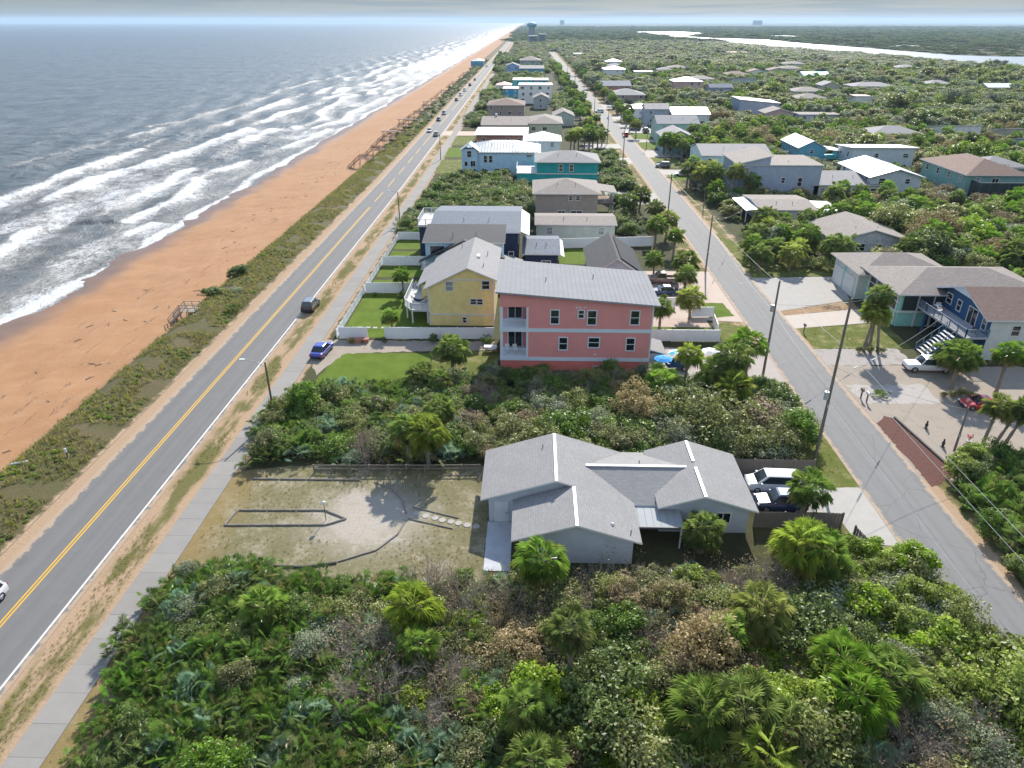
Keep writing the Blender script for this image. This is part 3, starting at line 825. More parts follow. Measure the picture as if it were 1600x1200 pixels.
def house(label, x0, x1, y0, y1, h, wall, roof, rmat, rise=1.6, trim=None, group=None, name='house', win=True, storeys=None, ov=0.45, bands=(), sides=None, cat='house', chimney=False, vent=True, deep=True):
    """a house on its own footprint; roof in gable_x, gable_y, hip, flat, shed_l, shed_r, shed_s"""
    dx = bend((y0 + y1) / 2)
    x0 += dx; x1 += dx
    trim = trim or WHITE
    root = thing(name, label, cat, ((x0 + x1) / 2, (y0 + y1) / 2, 0), group)
    tt = 0.16 if deep else 0.22
    if roof.startswith('gable'):
        ax = roof[-1]
        walls(root, x0, x1, y0, y1, h - 0.1, wall, rise - 0.1, ax)
        P = gable_polys(x0, x1, y0, y1, h + 0.08, rise, ax, ov)
    elif roof == 'hip':
        walls(root, x0, x1, y0, y1, h - 0.1, wall)
        P = hip_polys(x0, x1, y0, y1, h + 0.08, rise, ov)
    elif roof == 'flat':
        walls(root, x0, x1, y0, y1, h - 0.02, wall)
        P = [[(x0 - ov, y0 - ov, h + 0.16), (x1 + ov, y0 - ov, h + 0.16), (x1 + ov, y1 + ov, h + 0.16), (x0 - ov, y1 + ov, h + 0.16)]]
    else:
        zl, zr, zs, zn = {'shed_l': (h + rise, h, 0, 0), 'shed_r': (h, h + rise, 0, 0), 'shed_s': (0, 0, h + rise, h), 'shed_n': (0, 0, h, h + rise)}[roof]
        if roof in ('shed_l', 'shed_r'):
            Z = [zl, zr, zr, zl]
        else:
            Z = [zs, zs, zn, zn]
        C = [(x0, y0), (x1, y0), (x1, y1), (x0, y1)]
        b = MB().add([(x, y, -0.3) for x, y in C] + [(x, y, z - 0.12) for (x, y), z in zip(C, Z)], [(3, 2, 1, 0), (0, 1, 5, 4), (1, 2, 6, 5), (2, 3, 7, 6), (3, 0, 4, 7), (4, 5, 6, 7)])
        b.build('wall', wall, root)
        gx = (Z[1] - Z[0]) / (x1 - x0); gy = (Z[2] - Z[1]) / (y1 - y0)
        P = [[(x + sx * ov, y + sy * ov, z + 0.1 + gx * sx * ov + gy * sy * ov) for (x, y), z, sx, sy in zip(C, Z, (-1, 1, 1, -1), (-1, -1, 1, 1))]]
    r = put_roof(root, P, rmat, trim, tt)
    n = storeys or max(1, round(h / 3.0))
    fh = h / n
    if vent and deep:
        for k in range(2):
            vx = x0 + (x1 - x0) * (0.35 + 0.3 * k)
            vy = y0 + (y1 - y0) * 0.25
            vz = (h + 0.4 + rise * 0.5) if roof != 'flat' else h + 0.3
            MB().tube((vx, vy, vz - 0.5), (vx, vy, vz + 0.35), 0.06, n=6).build('vent_pipe', paint('vent_grey', (0.25, 0.25, 0.25)), r, off=root.location)
    if chimney:
        cx = x0 + (x1 - x0) * 0.3
        MB().box(cx - 0.4, cx + 0.4, (y0 + y1) / 2 - 0.4, (y0 + y1) / 2 + 0.4, h, h + rise + 1.0).build('chimney', paint('chimney_white', (0.7, 0.7, 0.68)), r, off=root.location)
    if win:
        rr = random.Random(int(abs(x0) * 13 + y0 * 7))
        for s in range(n):
            zc = fh * s + fh * 0.56
            nw = max(1, int((x1 - x0) / 4.2))
            for i in range(nw):
                if rr.random() < 0.2 and nw > 2:
                    continue
                u = x0 + (x1 - x0) * (i + 0.5) / nw + rr.uniform(-0.4, 0.4)
                st = rr.choice(['sash', 'sash', 'slide'])
                window(root, 'S', u, zc, rr.choice([0.9, 1.1, 1.5]), rr.choice([1.1, 1.35]), y0, st, trim)
            face = sides or ('E' if x1 < 2 else 'W')
            at = x1 if face == 'E' else x0
            nd = max(1, int((y1 - y0) / 4.5))
            for i in range(nd):
                u = y0 + (y1 - y0) * (i + 0.5) / nd
                window(root, face, u, zc, 1.1, 1.3, at, 'sash', trim)
        du = x0 + (x1 - x0) * rr.uniform(0.3, 0.7)
    for zb in bands:
        b = MB()
        b.box(x0 - 0.06, x1 + 0.06, y0 - 0.06, y1 + 0.06, zb - 0.17, zb + 0.17)
        b.build('trim_band', trim, root)
    return root
def corner_boards(root, x0, x1, y0, y1, z0, z1l, z1r, mat):
    for x, z in ((x0, z1l), (x1, z1r)):
        MB().box(x - 0.1, x + 0.1, y0 - 0.05, y0 + 0.1, z0, z).build('corner_board', mat, root)
def railing(root, pts, z, h, mat, post=1.6, name='railing', bal=0.14):
    """deck railing along a polyline: posts, top and bottom rail, balusters, joined as one rail run each"""
    for a, b in zip(pts[:-1], pts[1:]):
        L = math.dist(a, b); n = max(1, round(L / post))
        m = MB()
        m.bar((*a, z + h), (*b, z + h), 0.09, 0.07)
        m.bar((*a, z + 0.12), (*b, z + 0.12), 0.05, 0.05)
        k = max(2, int(L / bal))
        for i in range(k + 1):
            x = a[0] + (b[0] - a[0]) * i / k; y = a[1] + (b[1] - a[1]) * i / k
            m.box(x - 0.018, x + 0.018, y - 0.018, y + 0.018, z + 0.12, z + h)
        r = m.build(name, mat, root)
        for i in range(n + 1):
            x = a[0] + (b[0] - a[0]) * i / n; y = a[1] + (b[1] - a[1]) * i / n
            MB().box(x - 0.055, x + 0.055, y - 0.055, y + 0.055, z - 0.02, z + h + 0.06).build('post', mat, r, off=root.location)
def chair(label, x, y, z, rz, mat, group=None):
    c = thing('deck_chair', label, 'chair', (x, y, z), group, rz)
    MB().box(-0.28, 0.28, -0.28, 0.28, 0.40, 0.46).build('seat', mat, c, off=(0, 0, 0))
    MB().add([(-.28, .24, .46), (.28, .24, .46), (.28, .42, 1.0), (-.28, .42, 1.0), (-.28, .29, .46), (.28, .29, .46), (.28, .47, 1.0), (-.28, .47, 1.0)], [(0, 1, 2, 3), (7, 6, 5, 4), (0, 4, 5, 1), (2, 6, 7, 3), (1, 5, 6, 2), (3, 7, 4, 0)]).build('backrest', mat, c, off=(0, 0, 0))
    for sx in (-1, 1):
        for sy in (-1, 1):
            MB().box(sx * .25 - .03, sx * .25 + .03, sy * .25 - .03, sy * .25 + .03, 0, 0.62 if sy < 0 else 0.40).build('leg', mat, c, off=(0, 0, 0))
        MB().box(sx * .30 - .05, sx * .30 + .05, -.3, .3, .62, .66).build('armrest', mat, c, off=(0, 0, 0))
    return c

SH_GREY = shingle('shingle_grey', (0.29, 0.285, 0.28), 0.1)
SH_LIGHT = shingle('shingle_light_grey', (0.31, 0.30, 0.30), 0.12)
SH_DARK = shingle('shingle_charcoal', (0.085, 0.087, 0.09))
SH_BLUE = shingle('shingle_blue_grey', (0.17, 0.195, 0.235))
SH_TAN = shingle('shingle_taupe', (0.27, 0.235, 0.21))
SH_BROWN = shingle('shingle_brown', (0.20, 0.135, 0.11))
SH_TILE = shingle('tile_red_brown', (0.21, 0.135, 0.105), 0.3)
MT_SILV = metal_roof('metal_silver', (0.245, 0.25, 0.26), 0.9, 0.0)
MT_WHITE = metal_roof('metal_white', (0.80, 0.81, 0.82), 0.45, 0.0)
MT_GREY = metal_roof('metal_grey', (0.34, 0.37, 0.38), 0.4, 0.2)

# ---- the single-storey grey house in the near yard
def grey_house():
    root = thing('house', 'low single-storey blue-grey house with linked grey shingle gables in the dry yard', 'house', (7.5, 52, 0))
    wm = paint('wall_blue_grey', (0.50, 0.55, 0.62), 0.7, 0.06)
    k = 0.32; ez = 2.72
    zr1 = ez + 6.6 * k; zr2 = zr1 - 1.5 * k
    # west wing and its lower front wing share the east slope
    P = [[(-4.2, 50.6, ez), (2.4, 50.6, zr1), (2.4, 58.6, zr1), (-4.2, 58.6, ez)],
         [(2.4, 50.6, zr1), (3.9, 50.6, zr2), (3.9, 45.2, zr2), (9.2, 45.2, zr2 - 5.3 * k), (9.2, 58.6, zr2 - 5.3 * k), (2.4, 58.6, zr1)],
         [(-1.35, 45.2, zr2 - 5.25 * k), (3.9, 45.2, zr2), (3.9, 50.75, zr2), (-1.35, 50.75, zr2 - 5.25 * k)]]
    r1 = put_roof(root, P, SH_GREY, WHITE)
    zr3 = ez + 4.7 * k
    P3 = [[(11.1, 49.5, zr3 - 3.9 * k), (15.0, 49.5, zr3), (15.0, 58.6, zr3), (11.1, 58.6, zr3 - 3.9 * k)],
          [(15.0, 49.5, zr3), (19.7, 49.5, ez), (19.7, 58.6, ez), (15.0, 58.6, zr3)]]
    r2 = put_roof(root, P3, SH_GREY, WHITE)
    P4 = [[(8.6, 50.4, 2.62), (12.0, 50.4, 2.62), (14.8, 54.4, 3.95), (4.9, 54.4, 3.95)],
          [(4.9, 54.4, 3.95), (14.8, 54.4, 3.95), (11.6, 58.7, 2.70), (8.4, 58.7, 2.70)]]
    r3 = put_roof(root, P4, SH_GREY, WHITE, name='link_roof')
    cap = paint('ridge_cap_white', (0.80, 0.80, 0.80), 0.45)
    for a, b in (((2.4, 50.5, zr1 + .03), (2.4, 58.4, zr1 + .03)), ((3.9, 45.1, zr2 + .03), (3.9, 50.4, zr2 + .03)), ((15, 49.4, zr3 + .03), (15, 53.9, zr3 + .03)), ((15, 54.9, zr3 + .03), (15, 58.4, zr3 + .03)), ((5.2, 54.4, 3.99), (14.3, 54.4, 3.99))):
        MB().bar(a, b, 0.26, 0.09).build('ridge_cap', cap, root)
    # walls
    w = MB()
    def gable(x0, x1, xr, y0, y1, zl, zrg, zrr):
        vs = [(x, y, z) for y in (y0, y1) for x, z in ((x0, -.3), (x1, -.3), (x1, zrr), (xr, zrg), (x0, zl))]
        return MB().add(vs, [(0, 1, 2, 3, 4), (9, 8, 7, 6, 5), (1, 6, 7, 2), (5, 0, 4, 9)]).build('wall', wm, root)
    gable(-3.5, 8.6, 2.4, 51.1, 58.1, ez + .05, zr1 - .2, zr1 - 6.2 * k - .2)
    gable(-.7, 8.6, 3.9, 45.8, 51.0, zr2 - 4.6 * k - .2, zr2 - .2, zr2 - 4.7 * k - .2)
    gable(11.5, 19.1, 15.0, 50.1, 58.1, zr3 - 3.5 * k - .2, zr3 - .2, ez + .0)
    MB().box(8.6, 11.5, 51.5, 58.0, -.3, 2.5).build('wall', wm, root)
    d = MB().box(-3.0, -1.75, 51.02, 51.1, 0.05, 2.2).build('door', paint('door_pale', (0.62, 0.66, 0.70)), root)
    MB().box(-1.95, -1.87, 50.96, 51.02, 1.0, 1.12).build('handle', paint('brass', (0.4, 0.3, 0.12), 0.3, metal=0.8), d, off=root.location)
    for y in (53.2, 56.4):
        window(root, 'W', y, 1.55, 1.3, 1.1, -3.5, 'slide')
    window(root, 'S', 16.9, 1.6, 1.2, 1.0, 50.1, 'slide')
    window(root, 'E', 54, 1.6, 1.2, 1.0, 19.1, 'slide')
    # porch roof of pale panels between the wings
    pm = metal_roof('porch_panel', (0.34, 0.36, 0.37), 0.75, 0.0)
    pr = link('porch_roof', None, root, (0, 0, 0))
    n = 7
    for i in range(n):
        xa = 8.75 + i * 0.62; xb = xa + 0.60
        MB().add([(xa, 47.8, 2.28), (xb, 47.8, 2.28), (xb, 50.8, 2.5), (xa, 50.8, 2.5), (xa, 47.8, 2.22), (xb, 47.8, 2.22), (xb, 50.8, 2.44), (xa, 50.8, 2.44)], [(0, 1, 2, 3), (7, 6, 5, 4), (0, 4, 5, 1), (1, 5, 6, 2), (2, 6, 7, 3), (3, 7, 4, 0)]).build('panel', pm, pr, off=root.location)
    MB().box(8.7, 13.15, 47.72, 47.8, 2.1, 2.3).build('gutter', paint('gutter_dark', (0.10, 0.10, 0.11)), pr, off=root.location)
    for x in (8.9, 12.9):
        MB().box(x - .06, x + .06, 47.85, 47.97, 0, 2.15).build('post', WHITE, pr, off=root.location)
    MB().dome((6.9, 46.6, zr2 - 3.0 * k), .18, .18, .2, 8, 4).build('roof_vent', WHITE, r1, off=root.location)
    for x, y in ((1.3, 56.6), (8.4, 46.2), (10.2, 55.4)):
        z = zr1 - abs(x - 2.4) * k if x < 9 else 3.6
        MB().tube((x, y, z - .1), (x, y, z + .35), .05, n=6).build('vent_pipe', paint('vent_grey', (0.25, 0.25, 0.25)), r1, off=root.location)
    return root
grey_house()
slab = sheet('porch_slab', rect(-3.6, -1.4, 44.6, 51.0), 0.05, mat_concrete('slab_blue', (0.50, 0.52, 0.55), 0.25))

# ---- pink three-level house
def pink_house():
    root = thing('house', 'tall pink stucco house with pale bands and low silver metal roof', 'house', (5.7, 88, 0))
    pk = paint('wall_pink', (0.76, 0.31, 0.29), 0.75, 0.06, 0.5)
    rd = paint('wall_coral_base', (0.72, 0.20, 0.17), 0.75, 0.08, 0.5)
    tr = paint('trim_pale_blue', (0.66, 0.75, 0.82), 0.55, 0.04)
    x0, x1, y0, y1 = -3.8, 15.1, 82.3, 94.4
    zl, zr = 10.75, 9.25
    zt = lambda x: zl + (zr - zl) * (x - x0) / (x1 - x0) - 0.12
    MB().box(x0, x1, y0 + .03, y1, -1.0, 1.55).build('base_wall', rd, root)
    xb = -0.3                                   # the balcony bay at the west end is open
    b = MB()
    for z0, z1 in ((1.55, 5.55),):
        b.box(xb, x1, y0, y1, z0, z1)
        b.box(x0, xb, y0 + 3.2, y1, z0, z1)
    b.add([(xb, y0, 5.55), (x1, y0, 5.55), (x1, y1, 5.55), (xb, y1, 5.55), (xb, y0, zt(xb)), (x1, y0, zt(x1)), (x1, y1, zt(x1)), (xb, y1, zt(xb))], [(0, 1, 5, 4), (1, 2, 6, 5), (2, 3, 7, 6), (3, 0, 4, 7), (4, 5, 6, 7)])
    b.add([(x0, y0, 8.6), (xb, y0, 8.6), (xb, y0, zt(xb)), (x0, y0, zt(x0)), (x0, y0 + 3.2, 8.6), (xb, y0 + 3.2, 8.6), (xb, y0 + 3.2, zt(xb)), (x0, y0 + 3.2, zt(x0))], [(0, 1, 2, 3), (4, 7, 6, 5), (0, 3, 7, 4), (0, 4, 5, 1), (3, 2, 6, 7)])
    b.add([(x0, y0 + 3.2, 5.55), (xb, y0 + 3.2, 5.55), (xb, y0 + 3.2, zt(xb)), (x0, y0 + 3.2, zt(x0)), (x0, y1, 5.55), (x0, y1, zt(x0))], [(0, 1, 2, 3), (4, 0, 3, 5)])
    b.build('wall', pk, root)
    for z in (1.6, 5.55):
        MB().box(x0 - .06, x1 + .05, y0 - .06, y1 + .05, z - .24, z + .24).build('trim_band', tr, root)
    MB().box(x0, xb, y0 + .1, y0 + 3.2, 1.62, 1.86).build('balcony_floor', tr, root)
    MB().box(x0, xb, y0 + .1, y0 + 3.2, 5.60, 5.82).build('balcony_floor', tr, root)
    for z0, z1 in ((1.84, 5.31), (5.79, 8.6)):
        MB().box(x0 - .02, x0 + .34, y0 - .02, y0 + .34, z0, z1).build('column', tr, root)
        MB().box(xb - .22, xb + .03, y0 - .03, y0 + .2, z0, z1).build('column', tr, root)
        railing(root, [(x0 + .34, y0 + .1), (xb - .22, y0 + .1)], z0 + .02, 1.05, tr, 2.0)
    MB().box(x1 - .1, x1 + .07, y0 - .07, y0 + .1, 1.84, zr - .2).build('corner_board', tr, root)
    P = [[(x0 - .5, y0 - .7, zl + .04), (x1 + .75, y0 - .7, zr - .06), (x1 + .75, y1 + .6, zr - .06), (x0 - .5, y1 + .6, zl + .04)]]
    r = put_roof(root, P, MT_SILV, paint('fascia_dark', (0.28, 0.30, 0.33)), 0.2)
    a, b_, c, d = P[0]
    seams(root, r, a, b_, d, c, 34, MT_SILV)
    for x, y in ((1.9, 87.4), (8.2, 90.2)):
        MB().tube((x, y, 9.6), (x, y, zt(x) + .65), .06, n=6).build('vent_pipe', paint('vent_grey', (0.25, 0.25, 0.25)), r, off=root.location)
    for u, z, w, h in ((3.0, 7.35, .95, 1.75), (6.25, 7.75, .62, .95), (7.6, 7.3, 1.0, 1.8), (12.9, 7.35, 1.0, 1.75), (4.15, 3.75, .95, 1.6), (8.0, 3.95, 1.3, 1.25), (12.6, 3.75, .95, 1.6)):
        window(root, 'S', u, z, w, h, y0, 'sash', tr)
    window(root, 'S', 8.6, 0.3, .9, .6, y0 + .03, 'bare', tr)
    window(root, 'S', -2.0, 7.0, 1.7, 2.1, y0 + 3.2, 'door', tr, 'sliding_door')
    window(root, 'S', -2.0, 2.95, 1.7, 2.1, y0 + 3.2, 'door', tr, 'sliding_door')
    MB().box(8.05, 8.35, y0 - .1, y0, 2.2, 2.35).build('spigot', WHITE, root)
    # small pale figures over the small upper window (too fine in the picture to read)
    for i, dx in enumerate((0, .2, .4, .6, 1.0, 1.2)):
        MB().box(5.55 + dx, 5.68 + dx, y0 - .04, y0 - .001, 8.52, 8.72).build('house_numeral', WHITE, root)
    lean = MB().add([(15.15, 83.6, 2.5), (17.4, 83.6, 1.9), (17.4, 87.5, 1.9), (15.15, 87.5, 2.5)], [(0, 1, 2, 3)])
    P2 = [[(15.17, 83.4, 2.6), (17.5, 83.4, 1.95), (17.5, 87.8, 1.95), (15.17, 87.8, 2.6)]]
    put_roof(root, P2, SH_GREY, WHITE, .12, 'lean_to_roof')
    MB().box(15.17, 17.2, 83.7, 87.5, 0, 1.85).build('lean_to', tr, root)
    return root
pink_house()
for i, x in enumerate((-3.0, -1.9)):
    chair('white deck chair on the lower pink-house balcony, %s' % ('nearer its outer column' if i == 0 else 'nearer the pink wall'), x, 83.6, 1.88, 0.3 * i, WHITE, 'balcony chairs')

# ---- yellow house with the octagonal deck
def yellow_house():
    root = thing('house', 'yellow gabled house with white raised deck beside the pink house', 'house', (-10, 104, 0))
    yl = siding('wall_yellow', (0.84, 0.71, 0.30), 0.2)
    tr = WHITE
    x0, x1, y0, y1, xr = -14.8, -5.4, 97.0, 112.4, -9.1
    zl, zp, zr = 5.9, 8.75, 7.2
    vs = [(x, y, z) for y in (y0, y1) for x, z in ((x0, -.3), (x1, -.3), (x1, zr), (xr, zp), (x0, zl))]
    MB().add(vs, [(0, 1, 2, 3, 4), (9, 8, 7, 6, 5), (1, 6, 7, 2), (5, 0, 4, 9)]).build('wall', yl, root)
    gl = (zp - zl) / (xr - x0); gr = (zp - zr) / (x1 - xr)
    P = [[(x0 - .7, y0 - .45, zl - .7 * gl + .2), (xr, y0 - .45, zp + .2), (xr, y1 + .4, zp + .2), (x0 - .7, y1 + .4, zl - .7 * gl + .2)],
         [(xr, y0 - .45, zp + .2), (x1 + .55, y0 - .45, zr - .55 * gr + .2), (x1 + .55, y1 + .4, zr - .55 * gr + .2), (xr, y1 + .4, zp + .2)]]
    r = put_roof(root, P, SH_LIGHT, tr)
    # lower porch roof over the deck's inner end
    put_roof(root, [[(-17.2, 101.6, 4.6), (x0 - .1, 101.6, 5.75), (x0 - .1, 110.8, 5.75), (-17.2, 110.8, 4.6)]], SH_LIGHT, tr, .16, 'porch_roof')
    MB().box(-16.6, x0, 102.2, 110.4, 2.2, 4.5).build('bay', yl, root)
    for zb in (1.75, 7.05):
        MB().box(x0 - .02 if zb < 3 else -11.6, x1 + .04 if zb < 3 else x1 - .6, y0 - .05, y0 + .02, zb - .1, zb + .1).build('trim_band', tr, root)
    corner_boards(root, x0, x1, y0, y1, 0, zl - .1, zr - .1, tr)
    window(root, 'S', -11.75, 6.1, 1.0, 1.3, y0)
    w = window(root, 'S', -6.5, 6.3, 1.0, 1.15, y0)
    window(root, 'S', -8.35, 3.75, .75, .75, y0)
    window(root, 'S', -7.4, 3.75, .75, .75, y0)
    window(root, 'S', -9.7, .9, .5, .8, y0, 'sash')
    for y in (100, 105, 109):
        window(root, 'E', y, 5.0, 1.0, 1.3, x1)
    for dy in (0, .75):
        MB().box(-8.2, -7.7, 103 + dy, 103.5 + dy, 8.2, 8.72).build('skylight', WHITE, r, off=root.location)
    for x, y in ((-7.0, 100), (-6.7, 106), (-11, 110)):
        MB().tube((x, y, 7.4), (x, y, 8.6), .06, n=6).build('vent_pipe', paint('vent_grey', (0.25, 0.25, 0.25)), r, off=root.location)
    dk = paint('deck_boards', (0.52, 0.52, 0.53), 0.7, .12)
    D = [(-14.8, 97.4), (-17.6, 97.5), (-18.9, 99.6), (-18.9, 108.5), (-14.8, 108.5)]
    deck = MB().prism(D[::-1][::-1], 1.95, 2.2).build('deck', dk, root)
    railing(root, D[:4], 2.2, 1.05, WHITE, 1.5)
    for x, y in ((-15.2, 97.7), (-17.5, 97.8), (-18.6, 99.8), (-18.6, 104), (-18.6, 108)):
        MB().box(x - .1, x + .1, y - .1, y + .1, 0, 1.95).build('deck_post', WHITE, root)
    return root
yellow_house()
navy_cloth = paint('navy_cloth', (0.02, 0.03, 0.08), .8)
def hammock():
    h = thing('hammock', 'dark navy hammock slung on the white deck of the yellow house', 'hammock', (-16.8, 100.2, 2.2))
    n = 10; m = MB()
    vs = []
    for i in range(n + 1):
        f = i / n; x = -1.1 + 2.2 * f; z = 1.15 - 0.75 * math.sin(math.pi * f) ** .8
        wv = .08 + .45 * math.sin(math.pi * f)
        vs += [(x, -wv, z + .06), (x, 0, z - .05), (x, wv, z + .06)]
    fs = []
    for i in range(n):
        for j in (0, 1):
            fs.append((i * 3 + j, i * 3 + 3 + j, i * 3 + 4 + j, i * 3 + 1 + j))
    m.add(vs, fs).build('sling', navy_cloth, h, off=(0, 0, 0))
    MB().bar((-1.25, 0, .05), (1.25, 0, .05), .08, .08).build('stand', navy_cloth, h, off=(0, 0, 0))
    for s in (-1, 1):
        MB().bar((s * .9, 0, .05), (s * 1.2, 0, 1.25), .06, .06).build('upright', navy_cloth, h, off=(0, 0, 0))
hammock()
chair('grey lounge chair at the sunny end of the yellow house deck', -17.4, 105.6, 2.2, 2.2, paint('grey_wicker', (0.3, 0.3, 0.31)))
chair('grey lounge chair nearest the yellow house porch roof', -17.9, 107.2, 2.2, 1.4, paint('grey_wicker', (0.3, 0.3, 0.31)))

# ---- light blue house under a charcoal shed roof, and the navy house behind
LB = siding('wall_light_blue', (0.42, 0.62, 0.80))
h = house('light blue house under a charcoal shed roof behind the yellow house', -17.6, -4.8, 114.6, 121.2, 7.6, LB, 'shed_n', SH_DARK, 1.0, win=False)
window(h, 'S', -15.6, 6.1, 2.4, 1.6, 114.6, 'bare')
MB().box(-18.3, -14.5, 112.6, 114.5, 3.4, 3.6).build('balcony_floor', WHITE, h)
railing(h, [(-18.2, 114.5), (-18.2, 112.7), (-14.6, 112.7)], 3.6, 1.0, WHITE)
put_roof(h, [[(-18.6, 113.2, 4.6), (-11, 113.2, 8.25), (-11, 114.5, 8.25), (-18.6, 114.5, 4.6)], [(-11, 113.2, 8.25), (-4.4, 113.2, 5.3), (-4.4, 114.5, 5.3), (-11, 114.5, 8.25)]], SH_DARK, SH_DARK, .2, 'lower_roof')
P = [[(-4.7, 114.8, 4.4), (-1.4, 114.8, 3.5), (-1.4, 118.5, 3.5), (-4.7, 118.5, 4.4)]]
put_roof(h, P, SH_GREY, WHITE, .14, 'side_roof')
MB().box(-4.75, -2.0, 115.2, 118.2, 0, 3.5).build('side_room', LB, h)
NV = siding('wall_navy', (0.018, 0.035, 0.085))
h = house('navy blue house with wide blue-grey shingle roof and rooftop deck', -17.6, -2.4, 122.6, 141.5, 7.2, NV, 'gable_x', SH_BLUE, 1.3, bands=(), win=False, ov=.5)
for u in (124.5, 129, 134, 138.5):
    window(h, 'E', u, 5.4, 1.1, 1.3, -2.4)
window(h, 'S', -3.6, 3.0, .8, 1.2, 122.6)
put_roof(h, [[(-2.4, 123.5, 7.3), (-.4, 124.2, 6.2), (-.4, 139.5, 6.2), (-2.4, 140.5, 7.3)]], MT_WHITE, WHITE, .14, 'side_awning')
MB().box(-21.5, -18.3, 131.5, 140.6, 5.6, 6.0).build('roof_deck', paint('deck_grey', (0.6, 0.6, 0.6)), h)
railing(h, [(-18.4, 131.6), (-21.4, 131.6), (-21.4, 140.5), (-18.4, 140.5)], 6.0, 1.1, WHITE)
MB().box(-21.2, -17.6, 131.8, 140.3, -.2, 5.58).build('wall', NV, h)
h = house('low navy wing with blue-grey roof right of the navy house', -1.2, 4.7, 122.4, 133.8, 3.4, NV, 'gable_x', SH_BLUE, 1.0, win=False, bands=(), name='house_wing', cat='house wing')
window(h, 'S', 2.6, 1.6, 1.5, .9, 122.4, 'slide')
put_roof(h, [[(4.75, 122.4, 3.4), (5.9, 122.9, 2.7), (5.9, 133.2, 2.7), (4.75, 133.8, 3.4)]], MT_WHITE, WHITE, .12, 'awning')
h = house('small grey gabled cottage with dark roof beside the street palms', 9.9, 17.9, 111.8, 127.0, 3.2, paint('wall_slate', (0.42, 0.47, 0.55)), 'gable_y', SH_DARK, 2.7, win=True)
put_roof(h, [[(14.6, 112.6, 5.72), (18.5, 112.6, 3.12), (18.5, 126.6, 3.12), (14.6, 126.6, 5.72)]], shingle('shingle_black', (0.03, 0.034, 0.042)), SH_DARK, .05, 'dark_roof_panel')

# ---- the rest of the row between the two roads
house('long low house with taupe roof and pale green wall behind white fence', 1.0, 17.0, 144.4, 153.5, 3.0, siding('wall_pale_green', (0.55, 0.60, 0.55)), 'gable_x', SH_TAN, .6)
h = house('taupe two-storey house with hipped grey-brown roof behind the low house', .8, 14.6, 160.0, 174.0, 6.0, siding('wall_taupe', (0.37, 0.31, 0.27)), 'hip', SH_TAN, 1.9, win=False, ov=.8)
for u in (8.6, 10.2):
    window(h, 'S', u, 4.9, .8, .9, 160)
for u, w in ((6.6, 1.5), (10.0, 2.4)):
    window(h, 'S', u, 1.6, w, .9, 160, 'slide')
put_roof(h, [[(14.7, 164, 5.9), (19.3, 164, 5.3), (19.3, 172, 5.3), (14.7, 172, 5.9)]], SH_TAN, WHITE, .16, 'porch_roof')
MB().box(14.65, 18.8, 164.2, 171.8, 2.6, 2.85).build('porch_floor', wood('deck_brown', (0.22, 0.13, 0.08)), h)
for y in (164.6, 168, 171.4):
    MB().box(18.5, 18.7, y - .1, y + .1, 0, 5.3).build('post', WHITE, h)
railing(h, [(14.8, 164.4), (18.6, 164.4), (18.6, 171.6)], 2.85, 1, WHITE)
TL = siding('wall_teal', (0.015, 0.36, 0.37))
h = house('bright teal house with dark hipped roof and white balcony rail', 1.2, 17.6, 196, 209, 6.6, TL, 'hip', SH_GREY, 1.9, win=False, ov=.7)
for u in (7.6, 10.4):
    window(h, 'S', u, 5.0, .95, 1.7, 196)
MB().box(1.1, 17.7, 195.9, 209.1, 3.35, 3.6).build('trim_band', WHITE, h)
MB().box(-4.2, 1.2, 196.2, 207, -.2, 3.5).build('wall', TL, h)
MB().box(-4.4, 1.2, 196, 207.2, 3.5, 3.62).build('deck', paint('deck_white', (0.75, 0.75, 0.73)), h)
railing(h, [(1.1, 196.1), (-4.3, 196.1), (-4.3, 207)], 3.62, 1.1, WHITE)
h = house('large sky-blue house with ribbed grey metal roof and gabled tower', -19.0, 2.0, 211.5, 226, 6.6, siding('wall_sky', (0.45, 0.66, 0.82)), 'hip', MT_GREY, 2.2, win=False, ov=.5)
for u in (-13.6, -12.1):
    window(h, 'S', u, 4.6, .9, 1.8, 211.5)
window(h, 'S', -10.2, 1.5, 1.5, .9, 211.5, 'slide'); window(h, 'S', -7.6, 1.1, 1.2, 2.0, 211.5, 'door', name='door'); window(h, 'S', -1.0, 5.6, 1.4, .8, 211.5, 'slide')
for i in range(24):
    x = -19 + i * .88
    MB().bar((x, 211.0, 6.72), (x, 218.0, 8.85), .06, .08).build('seam', MT_GREY, h)
MB().box(-20.4, -15.9, 210.9, 215.6, -.2, 7.4).build('tower_wall', siding('wall_sky', (0.45, 0.66, 0.82)), h)
put_roof(h, gable_polys(-20.4, -15.9, 210.9, 215.6, 7.4, 1.5, 'y', .5), MT_GREY, WHITE, .16, 'tower_roof')
window(h, 'S', -18.2, 6.1, 1.2, 1.6, 210.9); window(h, 'S', -17.2, 3.4, 1.3, 1.5, 210.9, 'door'); window(h, 'S', -19.2, 3.4, .8, 1.2, 210.9, 'bare')
railing(h, [(-6, 211.2), (1.5, 211.2)], 5.9, .9, WHITE)
house('white house under a pale hipped metal roof beside the sky-blue house', -2.4, 9.4, 241, 253, 5.5, paint('wall_white', (0.76, 0.77, 0.77)), 'hip', MT_WHITE, 2.1)
house('brick house with wide flat white roof facing the coast road', -19.5, -1.8, 265.4, 284.6, 3.9, paint('wall_brick', (0.36, 0.17, 0.13)), 'flat', MT_WHITE, 0, ov=.8)
house('long grey-tan house with mixed taupe roofs and chimney', -19.0, -1.5, 291, 313, 4.2, siding('wall_tan', (0.45, 0.43, 0.36)), 'gable_x', SH_TAN, 1.9, chimney=True)
